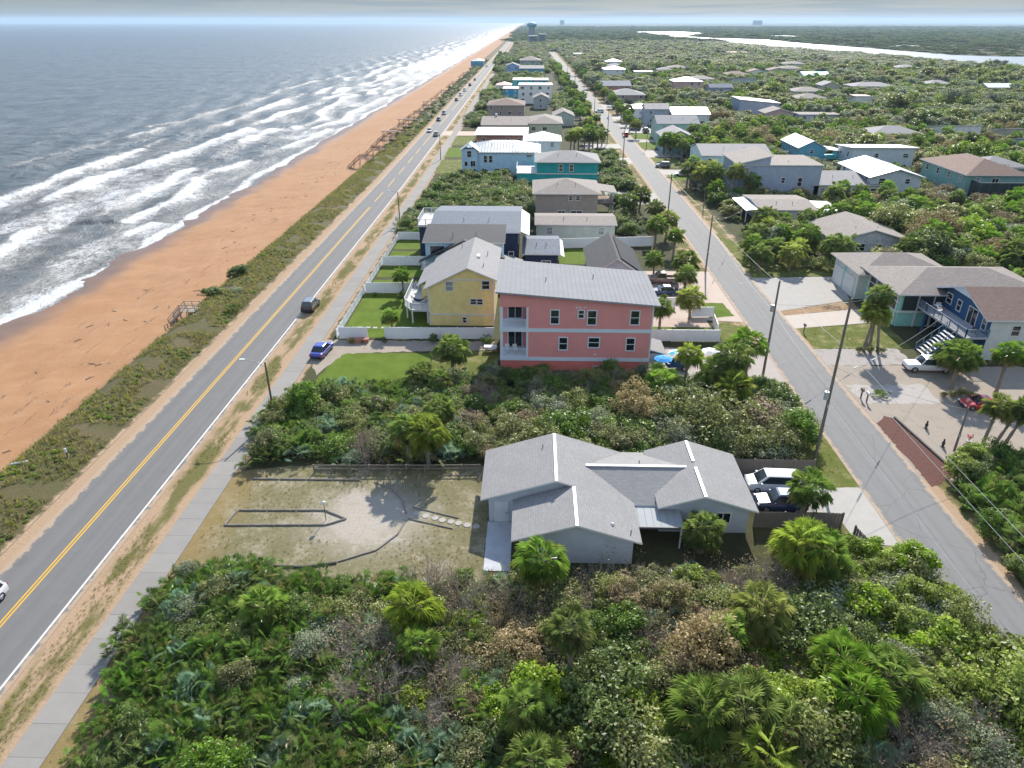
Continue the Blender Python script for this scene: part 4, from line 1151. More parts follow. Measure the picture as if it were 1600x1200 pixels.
house('pale green house with taupe hipped roof joined to the long tan house', -1.2, 12.4, 294, 316, 4.4, siding('wall_celery', (0.55, 0.60, 0.42)), 'hip', SH_TAN, 1.9)
house('small gabled grey garage behind the pale green house', 10.0, 18.5, 322, 336, 4.2, siding('wall_grey_green', (0.36, 0.42, 0.42)), 'gable_y', SH_TAN, 1.8)
house('brown house with broad dark hipped roof and pale deck', -20, -2.7, 356, 376, 5.0, paint('wall_cocoa', (0.36, 0.28, 0.25)), 'hip', SH_BROWN, 2.2)
house('tall white box-shaped house with flat roof and few windows', -5.8, 12.0, 414, 428, 9.4, paint('wall_white', (0.76, 0.77, 0.77)), 'flat', MT_WHITE, 0, ov=.3)
house('small green-grey gabled house in front of the tall white house', 2, 9.5, 388, 400, 5.4, siding('wall_grey_green', (0.36, 0.42, 0.42)), 'gable_y', SH_TAN, 1.6)
house('low vivid blue house left of the tall white house', -15.2, -6.5, 446, 462, 5.0, siding('wall_vivid_blue', (0.03, 0.30, 0.52)), 'flat', paint('roof_salmon', (0.55, 0.33, 0.28)), 0)
house('turquoise house with flat parapet beyond the tall white house', -10.6, 1.8, 512, 532, 5.2, siding('wall_turquoise', (0.06, 0.50, 0.56)), 'flat', MT_WHITE, 0)
house('azure house with pale roof adjoining the turquoise house', 2.2, 12.6, 514, 534, 5.0, siding('wall_azure', (0.08, 0.36, 0.55)), 'flat', paint('roof_tan_flat', (0.5, 0.44, 0.38)), 0)
house('pale low house with salmon roof in front of the turquoise house', -21, -11.5, 486, 500, 4, paint('wall_white', (0.76, 0.77, 0.77)), 'hip', paint('roof_salmon', (0.55, 0.33, 0.28)), 1.5)
house('blue house with yellow upper wall farther along the row', -7.4, 12.6, 640, 662, 5.4, siding('wall_azure', (0.08, 0.36, 0.55)), 'gable_x', SH_GREY, 1.8)
house('light periwinkle house nearest the road beyond the turquoise one', -19, -8, 648, 664, 7, siding('wall_periwinkle', (0.28, 0.45, 0.72)), 'gable_y', SH_GREY, 2)
house('last dark-roofed grey house of the row before the trees', -8, 12, 752, 780, 6.5, siding('wall_grey_green', (0.36, 0.42, 0.42)), 'hip', SH_TAN, 3)
house('teal beach pavilion standing over the sand far up the shore', -57, -44.5, 770, 790, 5.0, siding('wall_azure', (0.08, 0.36, 0.55)), 'hip', MT_GREY, 1.8, cat='pavilion', name='beach_pavilion')

# ---- right of the street
def deck_house():
    root = thing('house', 'navy and white house with raised front deck and brown roof at the right edge', 'house', (66, 92, 0))
    nv = siding('wall_navy_batten', (0.03, 0.10, 0.22)); wh = siding('wall_off_white', (0.62, 0.66, 0.63))
    x0, x1, y0, y1, xr = 59.6, 78, 87.0, 99.0, 0
    ym = 93.3; ze, zp = 5.9, 7.9
    vs = [(x, y, z) for x in (x0, x1) for y, z in ((y0, -.2), (y1, -.2), (y1, ze), (ym, zp), (y0, ze))]
    MB().add(vs, [(5, 6, 7, 8, 9), (0, 5, 9, 4), (6, 1, 2, 7)]).build('wall', wh, root)
    MB().add([(x0, y0, -.2), (x0, y1, -.2), (x0, y1, ze), (x0, ym, zp), (x0, y0, ze)], [(4, 3, 2, 1, 0)]).build('front_wall', nv, root)
    put_roof(root, [[(x0 - 1.0, y0 - .5, ze - .12), (x1, y0 - .5, ze - .12), (x1, ym, zp + .12), (x0 - 1.0, ym, zp + .12)], [(x0 - 1.0, ym, zp + .12), (x1, ym, zp + .12), (x1, y1 + .5, ze - .12), (x0 - 1.0, y1 + .5, ze - .12)]], SH_BROWN, paint('trim_pale_blue', (0.66, 0.75, 0.82)))
    MB().add([(x0 - .9, 90.2, 7.0), (x0 - .9, 96.4, 7.0), (x0 - .9, ym, zp - .05), (x0 - .8, 90.2, 7.0), (x0 - .8, 96.4, 7.0), (x0 - .8, ym, zp - .05)], [(2, 1, 0), (3, 4, 5), (0, 1, 4, 3)]).build('gable_panel', paint('trim_pale_blue', (0.66, 0.75, 0.82)), root)
    for u, z, w, hh in ((88.3, 4.6, .8, 1.5), (91.2, 4.5, 2.0, 2.2), (94.6, 4.8, .9, 1.4), (97.2, 4.9, 1.2, 1.3)):
        window(root, 'W', u, z, w, hh, x0, 'door' if w == 2.0 else 'sash', WHITE, 'glass_door' if w == 2.0 else 'window')
    for u, z in ((63, 4.2), (68, 4.2), (72, 4.2)):
        window(root, 'S', u, z, 1.0, 1.3, y0)
    D = [(x0 - .02, 86.6), (x0 - .02, 99.6), (56.0, 99.6), (56.0, 96.0), (56.6, 86.6)]
    MB().prism(D, 3.1, 3.35).build('deck', paint('deck_grey2', (0.45, 0.45, 0.47), .7, .12), root)
    railing(root, [(x0 - .1, 86.7), (56.6, 86.7), (56.1, 96.0), (56.1, 99.5), (x0 - .1, 99.5)], 3.35, 1.05, paint('rail_slate', (0.16, 0.22, 0.29)), 1.8)
    for x, y in ((56.8, 87), (56.5, 91.5), (56.2, 96), (56.3, 99.2)):
        MB().box(x - .14, x + .14, y - .14, y + .14, 0, 3.1).build('deck_post', nv, root)
    st = link('stair', None, root, (0, 0, 0))
    for i in range(9):
        x = 55.9 - i * .36; z = 2.95 - i * .34
        MB().box(x - .36, x, 87.6, 90.0, z - .06, z).build('tread', WHITE, st, off=root.location)
    for y in (87.5, 90.1):
        MB().bar((56.0, y, 3.0), (52.5, y, -.05), .08, .3).build('stringer', nv, st, off=root.location)
        MB().bar((56.0, y, 4.2), (52.5, y, 1.0), .07, .07).build('handrail', paint('rail_slate', (0.16, 0.22, 0.29)), st, off=root.location)
        for k in range(5):
            x = 55.9 - k * .82
            z = 3.0 - (56 - x) / 3.5 * 3.05
            MB().box(x - .04, x + .04, y - .04, y + .04, z, z + 1.15).build('post', paint('rail_slate', (0.16, 0.22, 0.29)), st, off=root.location)
deck_house()
for i, (x, y, r) in enumerate(((57.6, 95.4, 1.2), (58.4, 97.4, 2.6), (58.6, 88.1, 1.9))):
    chair(['white deck chair nearest the corner of the navy raised deck', 'white deck chair against the navy wall by the small window', 'dark deck chair at the near end of the raised navy deck'][i], x, y, 3.35, r, WHITE if i < 2 else paint('dark_wicker', (0.08, .08, .09)))
tb = thing('deck_table', 'round white table between chairs on the raised navy deck', 'table', (57.9, 96.6, 3.35))
MB().tube((0, 0, .68), (0, 0, .74), .5, n=16).build('table_top', WHITE, tb, off=(0, 0, 0))
MB().tube((0, 0, .04), (0, 0, .68), .06, n=8).build('leg', WHITE, tb, off=(0, 0, 0))
MB().tube((0, 0, 0), (0, 0, .04), .28, n=12).build('base', WHITE, tb, off=(0, 0, 0))

def garage_house():
    root = thing('house', 'aqua house with joined taupe hip roofs and white garage doors', 'house', (60, 108, 0))
    aq = siding('wall_aqua', (0.30, 0.62, 0.55)); wh = siding('wall_off_white', (0.62, 0.66, 0.63))
    MB().box(53.6, 72, 98.6, 110.2, -.2, 5.2).build('wall', aq, root)
    MB().box(52.2, 66, 110.0, 119.6, -.2, 4.6).build('garage_wall', wh, root)
    put_roof(root, hip_polys(53.6, 74, 98.6, 110.2, 5.3, 1.9, 1.0), SH_TAN, WHITE)
    put_roof(root, hip_polys(52.2, 66, 109.2, 119.6, 4.7, 1.8, .8), SH_TAN, WHITE, .16, 'garage_roof')
    for y0 in (111.0, 115.4):
        d = MB().box(52.08, 52.2, y0, y0 + 3.8, 0, 3.2).build('garage_door', WHITE, root)
        for k in range(4):
            MB().box(52.05, 52.085, y0 + .05, y0 + 3.75, .04 + k * .8, .76 + k * .8).build('door_panel', WHITE, d, off=root.location)
    MB().box(52.1, 52.3, 114.8, 115.4, 0, 4.2).build('pilaster', aq, root)
    # screened porch on the street side
    for y in (99.2, 101.6, 104, 106.4, 108.8):
        MB().box(53.38, 53.58, y - .1, y + .1, 0, 5.2).build('porch_post', WHITE, root)
    for z in (2.1, 3.5):
        MB().box(53.4, 53.56, 98.7, 109.6, z, z + .12).build('porch_rail', WHITE, root)
    for k in range(4):
        y0 = 99.4 + k * 2.4
        MB().box(53.52, 53.59, y0, y0 + 2.0, 2.3, 5.0).build('screen', paint('screen_dark', (0.035, 0.045, 0.05), .5), root)
    for k in range(3):
        x = 54 + k * 2.2
        MB().box(x, x + 2.0, 98.5, 98.58, 2.5, 4.9).build('screen', paint('screen_dark', (0.035, 0.045, 0.05), .5), root)
        MB().box(x + 2.0, x + 2.2, 98.42, 98.6, 0, 5.1).build('porch_post', WHITE, root)
    MB().box(53.4, 60.5, 98.4, 98.55, 2.15, 2.45).build('porch_beam', WHITE, root)
    window(root, 'S', 63.5, 4.0, 1.3, 1.3, 98.6)
    window(root, 'S', 58.5, 1.1, 1.6, 1.9, 98.6, 'door', name='glass_door')
garage_house()
h = house('weathered white clapboard house with tan gable roof by the palms', 57.6, 71.5, 134.0, 147.6, 3.1, paint('wall_weathered', (0.50, 0.53, 0.57), .8, .3, 2.2), 'gable_y', SH_TAN, 2.0, win=False, ov=.6)
for u, w in ((60.2, 1.2), (62.6, 1.5), (66, 1.2), (69.2, 1.2)):
    window(h, 'S', u, 1.7, w, 1.25, 134.0, 'sash')
h = house('low white ranch house with tan roof and white carport', 50.5, 62.5, 158, 172.6, 3.1, paint('wall_grey_white', (0.55, 0.57, 0.58)), 'gable_x', SH_TAN, .6)
put_roof(h, [[(62.6, 156.5, 3.0), (68.4, 156.5, 2.8), (68.4, 168, 2.8), (62.6, 168, 3.0)]], MT_WHITE, WHITE, .14, 'flat_roof')
MB().box(62.5, 68, 158, 167.5, 0, 2.78).build('wing_wall', paint('wall_brown_grey', (0.30, 0.26, 0.24)), h)
window(h, 'S', 65.5, 1.5, 1.0, 1.6, 158)
put_roof(h, [[(47.4, 159, 2.7), (50.3, 159, 3.0), (50.3, 171.4, 3.0), (47.4, 171.4, 2.7)]], MT_WHITE, WHITE, .12, 'carport_roof')
for y in (159.4, 163, 167, 171):
    MB().box(47.6, 47.75, y - .08, y + .08, 0, 2.65).build('post', WHITE, h)
GB = siding('wall_dusk_blue', (0.36, 0.43, 0.54))
h = house('big dusk-blue box-shaped house with low dark roof', 51.4, 72.2, 184.0, 199, 8.0, GB, 'flat', SH_TAN, 0, win=False, ov=.3)
for u, z, w, hh in ((63.0, 4.4, .8, 1.2), (67.2, 4.0, 1.0, 2.0), (53.6, 6.6, 1.2, 1.6), (56.6, 3.2, .9, 1.6)):
    window(h, 'S', u, z, w, hh, 184.0)
put_roof(h, [[(50.8, 183.6, 8.4), (59.5, 183.6, 10.4), (59.5, 199.5, 10.4), (50.8, 199.5, 8.4)]], SH_TAN, WHITE, .2, 'upper_roof')
MB().add([(51.4, 184.0, 7.9), (59.2, 184.0, 7.9), (59.2, 184.0, 10.15), (51.4, 184.0, 8.3), (51.4, 199, 7.9), (59.2, 199, 7.9), (59.2, 199, 10.15), (51.4, 199, 8.3)], [(0, 1, 2, 3), (1, 5, 6, 2), (5, 4, 7, 6), (4, 0, 3, 7)]).build('upper_wall', GB, h)
for k in range(2):
    MB().box(51.28, 51.4, 186 + k * 4, 189 + k * 4, 0, 2.6).build('garage_door', WHITE, h)
h = house('pale aqua house with light grey gable roof behind the dusk-blue house', 47.2, 66, 205, 222, 7.0, siding('wall_pale_aqua', (0.52, 0.70, 0.72)), 'gable_x', SH_LIGHT, 1.8)
house('low house with weathered grey hip roof between the large blue houses', 71, 88, 184, 202, 3.4, paint('wall_grey_white', (0.55, 0.57, 0.58)), 'gable_x', SH_LIGHT, 1.8)
house('white gabled house with bright white roof in front of the screened house', 85, 97.5, 184.5, 204, 5.4, paint('wall_grey_blue_pale', (0.50, 0.57, 0.62)), 'gable_y', MT_WHITE, 1.8, ov=.8)
house('long white house with flat bright roof at the forest edge', 94, 112, 219, 230, 6.3, paint('wall_grey_blue_pale', (0.50, 0.57, 0.62)), 'shed_s', MT_WHITE, .8, ov=.8)
h = house('sea-green house with hipped brown tile roof and screened pool cage', 106, 120, 180, 202, 6.8, siding('wall_sea_green', (0.22, 0.40, 0.38)), 'hip', SH_TILE, 2.6, ov=.9)
SCR = paint('screen_dark', (0.035, 0.045, 0.05), .5)
cage = link('pool_cage', None, h, (0, 0, 0))
for k in range(8):
    x = 107.2 + k * 2.2
    MB().box(x, x + 2.1, 175.6, 175.66, 0, 5.6).build('screen', SCR, cage, off=h.location)
    MB().box(x + 2.1, x + 2.2, 175.5, 175.72, 0, 5.7).build('frame_post', paint('cage_frame', (0.1, 0.14, 0.14)), cage, off=h.location)
for z in (2.6, 5.65):
    MB().box(107.1, 125, 175.5, 175.7, z, z + .1).build('frame_rail', paint('cage_frame', (0.1, 0.14, 0.14)), cage, off=h.location)
for k in range(2):
    MB().box(107.1, 107.16, 175.8 + k * 2.1, 177.8 + k * 2.1, 0, 5.6).build('screen', SCR, cage, off=h.location)
h = house('blue house with white gable roof and turquoise deck among trees', 82, 90, 229, 246, 5.6, siding('wall_blue_mid', (0.12, 0.38, 0.52)), 'gable_y', MT_WHITE, 1.9)
MB().box(90, 95, 228, 236, 2.4, 2.6).build('deck', siding('wall_turquoise', (0.06, 0.50, 0.56)), h)
railing(h, [(90.1, 228.1), (94.9, 228.1), (94.9, 236)], 2.6, 1, siding('wall_turquoise', (0.06, 0.50, 0.56)))
put_roof(h, [[(90.2, 228, 5.2), (95.4, 228, 4.5), (95.4, 237, 4.5), (90.2, 237, 5.2)]], MT_WHITE, WHITE, .14, 'porch_roof')
h = house('modern slate-blue house with butterfly roof rising above the woods', 101, 120, 368, 384, 5.0, GB, 'shed_l', MT_WHITE, 1.6, win=False)
house('mint two-storey house with pale metal roof near the street lawn', 47, 62, 279, 294, 6.4, siding('wall_mint', (0.42, 0.62, 0.58)), 'gable_x', MT_SILV, 2.0)
house('blue-green gabled house hidden behind street palms', 44.5, 55, 251, 266, 5.2, siding('wall_blue_green', (0.20, 0.42, 0.46)), 'gable_y', SH_LIGHT, 2.2)
house('white-roofed house with steep dark end gable right of street', 60.5, 76, 322, 340, 5.0, paint('wall_white', (0.76, 0.77, 0.77)), 'gable_x', MT_WHITE, 1.8)
house('slate house with light roof beside the white-roofed cluster', 49.5, 59.5, 326, 338, 6.6, GB, 'gable_x', SH_LIGHT, 1.6)
house('low white house with stepped bright roofs near the street', 45, 58, 351, 364, 4.2, paint('wall_white', (0.76, 0.77, 0.77)), 'hip', MT_WHITE, 1.6)
house('grey house with broad grey hip roof past the white cluster', 43.5, 62.5, 414, 432, 4.6, paint('wall_cocoa', (0.36, 0.28, 0.25)), 'hip', SH_GREY, 2.6)
house('coral-ended house with pale blue-grey roof beyond the grey hip', 42, 62, 470, 488, 5.0, paint('wall_coral', (0.55, 0.24, 0.20)), 'gable_x', SH_BLUE, 2.2)
house('white-roofed pink house among trees right of the pines', 92, 110, 492, 508, 6.0, paint('wall_blush', (0.60, 0.42, 0.38)), 'hip', MT_WHITE, 2.2)
house('navy-roofed small house right of the white-roofed pink house', 112, 126, 478, 490, 3.6, GB, 'gable_x', shingle('shingle_navy', (0.07, 0.10, 0.17)), 1.6)
house('tall white house with bright roof at the far end of street', 59, 76, 612, 630, 6.5, paint('wall_white', (0.76, 0.77, 0.77)), 'hip', MT_WHITE, 2)
far = [  # x, y, width, depth, eave, roof, roof material, label
    (211, 590, 24, 18, 5, 'gable_x', metal_roof('metal_teal', (0.15, 0.42, 0.5)), 'teal metal-roofed house standing clear of the woods'),
    (180, 476, 13, 12, 6.5, 'gable_y', SH_LIGHT, 'tall pale house with arched dark windows in the woods'),
    (163, 462, 24, 16, 4, 'hip', SH_TAN, 'broad taupe-roofed house left of the tall pale house'),
    (216, 500, 34, 16, 4, 'hip', SH_LIGHT, 'long grey-green hip-roofed house in the far woods'),
    (172, 405, 12, 9, 4, 'shed_s', MT_WHITE, 'small bright white roof deep in the right woods'),
    (181, 428, 10, 8, 4, 'flat', paint('roof_salmon', (0.55, 0.33, 0.28)), 'small salmon roof behind the small white roof'),
    (268, 520, 20, 13, 4, 'hip', SH_LIGHT, 'pale grey hipped roof far right near the tall pine'),
    (292, 492, 22, 12, 4, 'gable_x', MT_WHITE, 'white roof farthest right among the bushy trees'),
    (159, 288, 17, 13, 4.4, 'shed_s', MT_WHITE, 'glaring white roof left of two in the right woods'),
    (176, 282, 10, 10, 4.0, 'shed_s', MT_WHITE, 'smaller glaring white roof right of its larger neighbour'),
    (174, 258, 19, 11, 4.2, 'shed_s', MT_WHITE, 'bright slanted roof cut by the right picture edge'),
    (134, 284, 22, 13, 4, 'hip', SH_GREY, 'grey hipped roof left of the glaring white roofs'),
    (132, 214, 16, 12, 4.5, 'hip', SH_GREY, 'grey hip-roofed house behind the brown tile roof'),
    (135, 190, 12, 20, 5.5, 'gable_x', SH_LIGHT, 'pale roofed house at the right edge past the pool cage'),
    (120, 560, 24, 16, 4, 'hip', SH_TAN, 'taupe-roofed house in the mid woods behind the pines'),
    (158, 610, 22, 14, 4.2, 'hip', SH_TILE, 'left one of the russet-roofed houses in the far woods'),
    (182, 640, 20, 14, 4.2, 'gable_y', SH_TILE, 'middle one of the russet-roofed houses in the far woods'),
    (203, 655, 20, 14, 4.6, 'gable_y', SH_TILE, 'right one of the russet-roofed houses in the far woods'),
    (145, 540, 20, 12, 3.8, 'shed_s', SH_BLUE, 'blue-grey slanted roof beyond the navy-roofed house'),
    (128, 700, 22, 15, 4, 'hip', SH_TAN, 'far taupe roof between street pines and river'),
    (90, 640, 18, 13, 4, 'flat', MT_WHITE, 'far flat white roof right of the street end'),
    (112, 668, 16, 12, 4, 'hip', SH_LIGHT, 'far light grey roof beside the far flat white one'),
    (75, 720, 18, 14, 4.5, 'hip', SH_LIGHT, 'far pale roof just right of the street end'),
    (150, 420, 20, 14, 3.8, 'hip', SH_TAN, 'dim taupe roof below the tall pale house'),
    (225, 690, 26, 15, 4, 'hip', SH_TAN, 'far taupe roof right of the russet roofs'),
    (330, 700, 24, 16, 4.5, 'hip', SH_LIGHT, 'pale roof close to the river bank on the right'),
    (250, 760, 26, 16, 4.5, 'hip', SH_TAN, 'taupe roof halfway between russet roofs and river'),
    (265, 1030, 30, 16, 5, 'flat', paint('roof_salmon', (0.55, 0.33, 0.28)), 'long salmon roof on the near river bank'),
    (80, 790, 20, 14, 5, 'hip', MT_WHITE, 'small white roof at the edge of the far woods'),
    (60, 980, 26, 14, 5, 'flat', MT_WHITE, 'tiny white roof in the hazy woods past the street'),
    (128, 345, 22, 9, 3.4, 'flat', SH_TAN, 'low flat roof line in the woods above the blue deck house'),
    (112, 352, 16, 11, 3.4, 'gable_y', SH_TAN, 'small taupe gable right of the butterfly-roofed house'),
]
pal = [paint('wall_white', (0.76, 0.77, 0.77)), siding('wall_tan', (0.45, 0.43, 0.36)), paint('wall_grey_blue_pale', (0.50, 0.57, 0.62)), paint('wall_blush', (0.60, 0.42, 0.38))]
for i, (x, y, w, d, e, rf, rm, lb) in enumerate(far):
    w *= .8
    house(lb, x - w / 2 - bend(y), x + w / 2 - bend(y), y - d / 2, y + d / 2, e * .85, pal[i % 4], rf, rm, 1.9, deep=False, vent=False)['far'] = 1
ALB = 1.0
# ------------------------------------------------------------------ vegetation
class LB:
    """leaf buffer: many small faces with a tint and a dryness per point"""
    def __init__(s):
        s.v = []; s.f = []; s.t = []; s.d = []; s.m = []; s.n = 0
    def add(s, V, F, tint, dry=0.0, m=0):
        V = np.asarray(V, float).reshape(-1, 3); n0 = s.n
        s.v.append(V); s.f += (F + n0).tolist() if isinstance(F, np.ndarray) else [tuple(i + n0 for i in f) for f in F]; s.n += len(V)
        s.t.append(np.broadcast_to(np.asarray(tint, float), (len(V),))); s.d.append(np.broadcast_to(np.asarray(dry, float), (len(V),)))
        s.m += [m] * len(F)
    def mesh(s, name, mats):
        me = bpy.data.meshes.new(name)
        me.from_pydata(np.concatenate(s.v).tolist(), [], s.f)
        for k, arr in (('tint', s.t), ('dry', s.d)):
            a = me.attributes.new(k, 'FLOAT', 'POINT')
            a.data.foreach_set('value', np.concatenate(arr).astype(np.float32))
        for m in mats:
            me.materials.append(m)
        me.polygons.foreach_set('material_index', s.m)
        me.update()
        return me
def unit(v):
    return v / (np.linalg.norm(v, axis=-1, keepdims=True) + 1e-9)
def fan(lb, r, base, hub, d, nrm, Rr, K, tint, dry, w=0.085, droop=0.25, arc=1.9, petw=0.025):
    side = unit(np.cross(nrm, d))
    a = np.linspace(-arc, arc, K) + r.normal(0, 0.04, K)
    L = Rr * (0.72 + 0.28 * np.cos(a * 0.75)) * r.uniform(0.88, 1.08, K)
    dk = np.cos(a)[:, None] * d + np.sin(a)[:, None] * side
    pk = -np.sin(a)[:, None] * d + np.cos(a)[:, None] * side
    mid = hub + dk * (L * 0.55)[:, None] + nrm * (0.05 * Rr) - np.array([0, 0, 1.0]) * (0.10 * droop * L)[:, None]
    tip = hub + dk * L[:, None] - np.array([0, 0, 1.0]) * (droop * L * r.uniform(.5, 1.5, K))[:, None]
    V = np.empty((K, 4, 3)); V[:, 0] = hub; V[:, 1] = mid - pk * (w * Rr); V[:, 2] = tip; V[:, 3] = mid + pk * (w * Rr)
    F = []
    for k in range(K):
        F += [(4 * k, 4 * k + 1, 4 * k + 2), (4 * k, 4 * k + 2, 4 * k + 3)]
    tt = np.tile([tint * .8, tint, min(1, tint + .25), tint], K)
    dd = np.tile([dry, dry, 0, dry], K).astype(float); dd[2::4] = np.minimum(1, dry + r.choice([0, 0, .2, .6], K))
    lb.add(V, F, tt, dd)
    s2 = side * petw
    lb.add([base - s2, base + s2, hub + s2, hub - s2], [(0, 1, 2, 3)], tint, min(1, dry + .15))
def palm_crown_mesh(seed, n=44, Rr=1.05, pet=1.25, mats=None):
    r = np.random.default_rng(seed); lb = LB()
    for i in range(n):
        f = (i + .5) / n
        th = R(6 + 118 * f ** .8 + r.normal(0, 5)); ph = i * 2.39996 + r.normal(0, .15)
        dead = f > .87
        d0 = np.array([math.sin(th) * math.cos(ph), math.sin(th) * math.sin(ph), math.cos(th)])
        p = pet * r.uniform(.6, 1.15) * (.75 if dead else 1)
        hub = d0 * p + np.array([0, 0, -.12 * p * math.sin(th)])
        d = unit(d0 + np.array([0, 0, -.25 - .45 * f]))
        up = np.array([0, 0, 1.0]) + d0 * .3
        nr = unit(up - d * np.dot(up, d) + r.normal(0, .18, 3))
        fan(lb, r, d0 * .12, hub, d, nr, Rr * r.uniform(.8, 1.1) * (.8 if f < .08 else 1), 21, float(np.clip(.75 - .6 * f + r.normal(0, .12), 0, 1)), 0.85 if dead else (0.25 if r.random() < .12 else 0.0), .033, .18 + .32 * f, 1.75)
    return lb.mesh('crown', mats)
def palmetto_mesh(seed, n=30, mats=None):
    r = np.random.default_rng(seed); lb = LB()
    for i in range(n):
        c = r.normal(0, .38, 2); ph = r.uniform(0, 6.283); th = R(r.uniform(12, 68))
        base = np.array([c[0], c[1], 0.05])
        d0 = np.array([math.sin(th) * math.cos(ph), math.sin(th) * math.sin(ph), math.cos(th)])
        hub = base + d0 * r.uniform(.6, 1.15)
        d = unit(d0 + np.array([0, 0, -.15]))
        up = np.array([0, 0, 1.0]); nr = unit(up - d * np.dot(up, d) + r.normal(0, .3, 3))
        fan(lb, r, base, hub, d, nr, r.uniform(.36, .5), 15, float(np.clip(r.normal(.5, .25), 0, 1)), .8 if r.random() < .08 else 0.0, .052, .12, 1.75, .012)
    return lb.mesh('palmetto', mats)
def leafball(lb, r, c, rad, n, size, tint, dry=0.0, flat=1.0):
    u = unit(r.normal(0, 1, (n, 3))); rr = rad * r.uniform(.45, 1.05, n) ** .6
    P = np.asarray(c) + u * rr[:, None] * np.array([1, 1, flat])
    nn = unit(u * .6 + r.normal(0, .55, (n, 3)) + np.array([0, 0, .5]))
    a = unit(np.cross(nn, r.normal(0, 1, (n, 3)))); b = np.cross(nn, a)
    s = size * r.uniform(.6, 1.35, n)[:, None]
    V = np.stack([P - a * s, P - b * s * .55, P + a * s, P + b * s * .55], 1)
    F = np.arange(4 * n).reshape(n, 4)
    t = np.clip(tint + r.normal(0, .16, n) + .25 * u[:, 2], 0, 1)  # upward leaves tinted lighter, painting sunlit tops into each clump
    lb.add(V, F, np.repeat(t, 4), np.repeat(np.where(r.random(n) < dry, .85, 0.0), 4))
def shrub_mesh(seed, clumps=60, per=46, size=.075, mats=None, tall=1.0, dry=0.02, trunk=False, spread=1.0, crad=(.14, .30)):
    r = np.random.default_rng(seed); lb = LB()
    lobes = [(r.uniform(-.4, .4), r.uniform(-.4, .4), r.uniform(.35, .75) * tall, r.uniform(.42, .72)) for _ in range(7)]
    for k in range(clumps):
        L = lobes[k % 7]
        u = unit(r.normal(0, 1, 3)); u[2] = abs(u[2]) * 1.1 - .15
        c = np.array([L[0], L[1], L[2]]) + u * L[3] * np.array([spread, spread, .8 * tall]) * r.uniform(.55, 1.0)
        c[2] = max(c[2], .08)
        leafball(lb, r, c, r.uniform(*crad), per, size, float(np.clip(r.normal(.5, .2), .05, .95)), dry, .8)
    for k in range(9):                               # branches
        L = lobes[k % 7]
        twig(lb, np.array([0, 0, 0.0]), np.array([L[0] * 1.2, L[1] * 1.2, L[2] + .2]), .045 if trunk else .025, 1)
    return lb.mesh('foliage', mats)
def twig(lb, p0, p1, w, m, tint=.5):
    d = unit(p1 - p0); a = unit(np.cross(d, [0.31, .22, .93])); b = np.cross(d, a)
    ang = [0, 2.094, 4.189]
    o = [a * math.cos(t) + b * math.sin(t) for t in ang]
    V = [p0 + q * w for q in o] + [p1 + q * w * .45 for q in o]
    lb.add(V, [(0, 1, 4, 3), (1, 2, 5, 4), (2, 0, 3, 5)], tint, 0.0, m)
def dead_mesh(seed, n0=26, mats=None, leaves=260):
    r = np.random.default_rng(seed); lb = LB()
    def grow(p, d, L, w, depth):
        q = p + d * L
        twig(lb, p, q, w, 1, float(r.uniform(.2, 1)))
        if depth == 0:
            return
        for _ in range(3 if depth > 1 else 4):
            f = r.uniform(.45, 1.0)
            grow(p + d * L * f, unit(d + r.normal(0, .42, 3) + np.array([0, 0, .06])), L * r.uniform(.5, .75), w * .6, depth - 1)
    for i in range(n0):
        ph = r.uniform(0, 6.283); th = R(r.uniform(8, 62))
        d = np.array([math.sin(th) * math.cos(ph), math.sin(th) * math.sin(ph), math.cos(th)])
        grow(np.array([r.normal(0, .18), r.normal(0, .18), 0]), d, r.uniform(.45, .7), .015, 3)
    for k in range(12):
        leafball(lb, r, np.array([r.normal(0, .5), r.normal(0, .5), r.uniform(.4, 1.0)]), .3, leaves // 12, .035, .5, .75)
    return lb.mesh('twigs', mats)
def tuft_mesh(seed, n=12, h=.35, mats=None, lean=.5):
    r = np.random.default_rng(seed); lb = LB()
    for i in range(n):
        ph = r.uniform(0, 6.283); c = np.array([r.normal(0, .12), r.normal(0, .12), 0]); o = np.array([math.cos(ph), math.sin(ph), 0]); s = np.array([-o[1], o[0], 0]) * .018
        L = h * r.uniform(.6, 1.2); m = c + o * L * .3 * lean + np.array([0, 0, L * .6]); t = c + o * L * lean + np.array([0, 0, L * .95])
        lb.add([c - s, c + s, m + s, m - s, t], [(0, 1, 2, 3), (3, 2, 4)], float(r.uniform(0, 1)), .7 if r.random() < .3 else 0)
    return lb.mesh('tuft', mats)

BARK = wood('bark_grey_brown', (0.20, 0.16, 0.125))
TWIGM = wood('dead_twig', (0.37, 0.315, 0.25))
PALM_L = leaf_mat('palm_leaf', (0.065, 0.125, 0.028), (0.21, 0.31, 0.08), (0.42, 0.32, 0.17), .28, .34, spec=.6)
PALM_L2 = leaf_mat('palm_leaf_yellow', (0.11, 0.15, 0.03), (0.30, 0.35, 0.10), (0.46, 0.34, 0.18), .3, .36, spec=.6)
SAW_G = leaf_mat('saw_palmetto_green', (0.042, 0.10, 0.028), (0.155, 0.25, 0.068), (0.40, 0.31, 0.17), .22, .32, spec=.6)
SAW_B = leaf_mat('saw_palmetto_silver', (0.09, 0.16, 0.11), (0.25, 0.36, 0.26), (0.40, 0.31, 0.17), .2, .32, spec=.6)
L_DARK = leaf_mat('leaf_dark_green', (0.042, 0.082, 0.022), (0.13, 0.19, 0.045), (0.2, .13, .06), .25, .46, spec=.42)
L_OLIVE = leaf_mat('leaf_olive', (0.09, 0.105, 0.04), (0.24, 0.25, 0.10), (0.22, .15, .08), .28, .46, spec=.42)
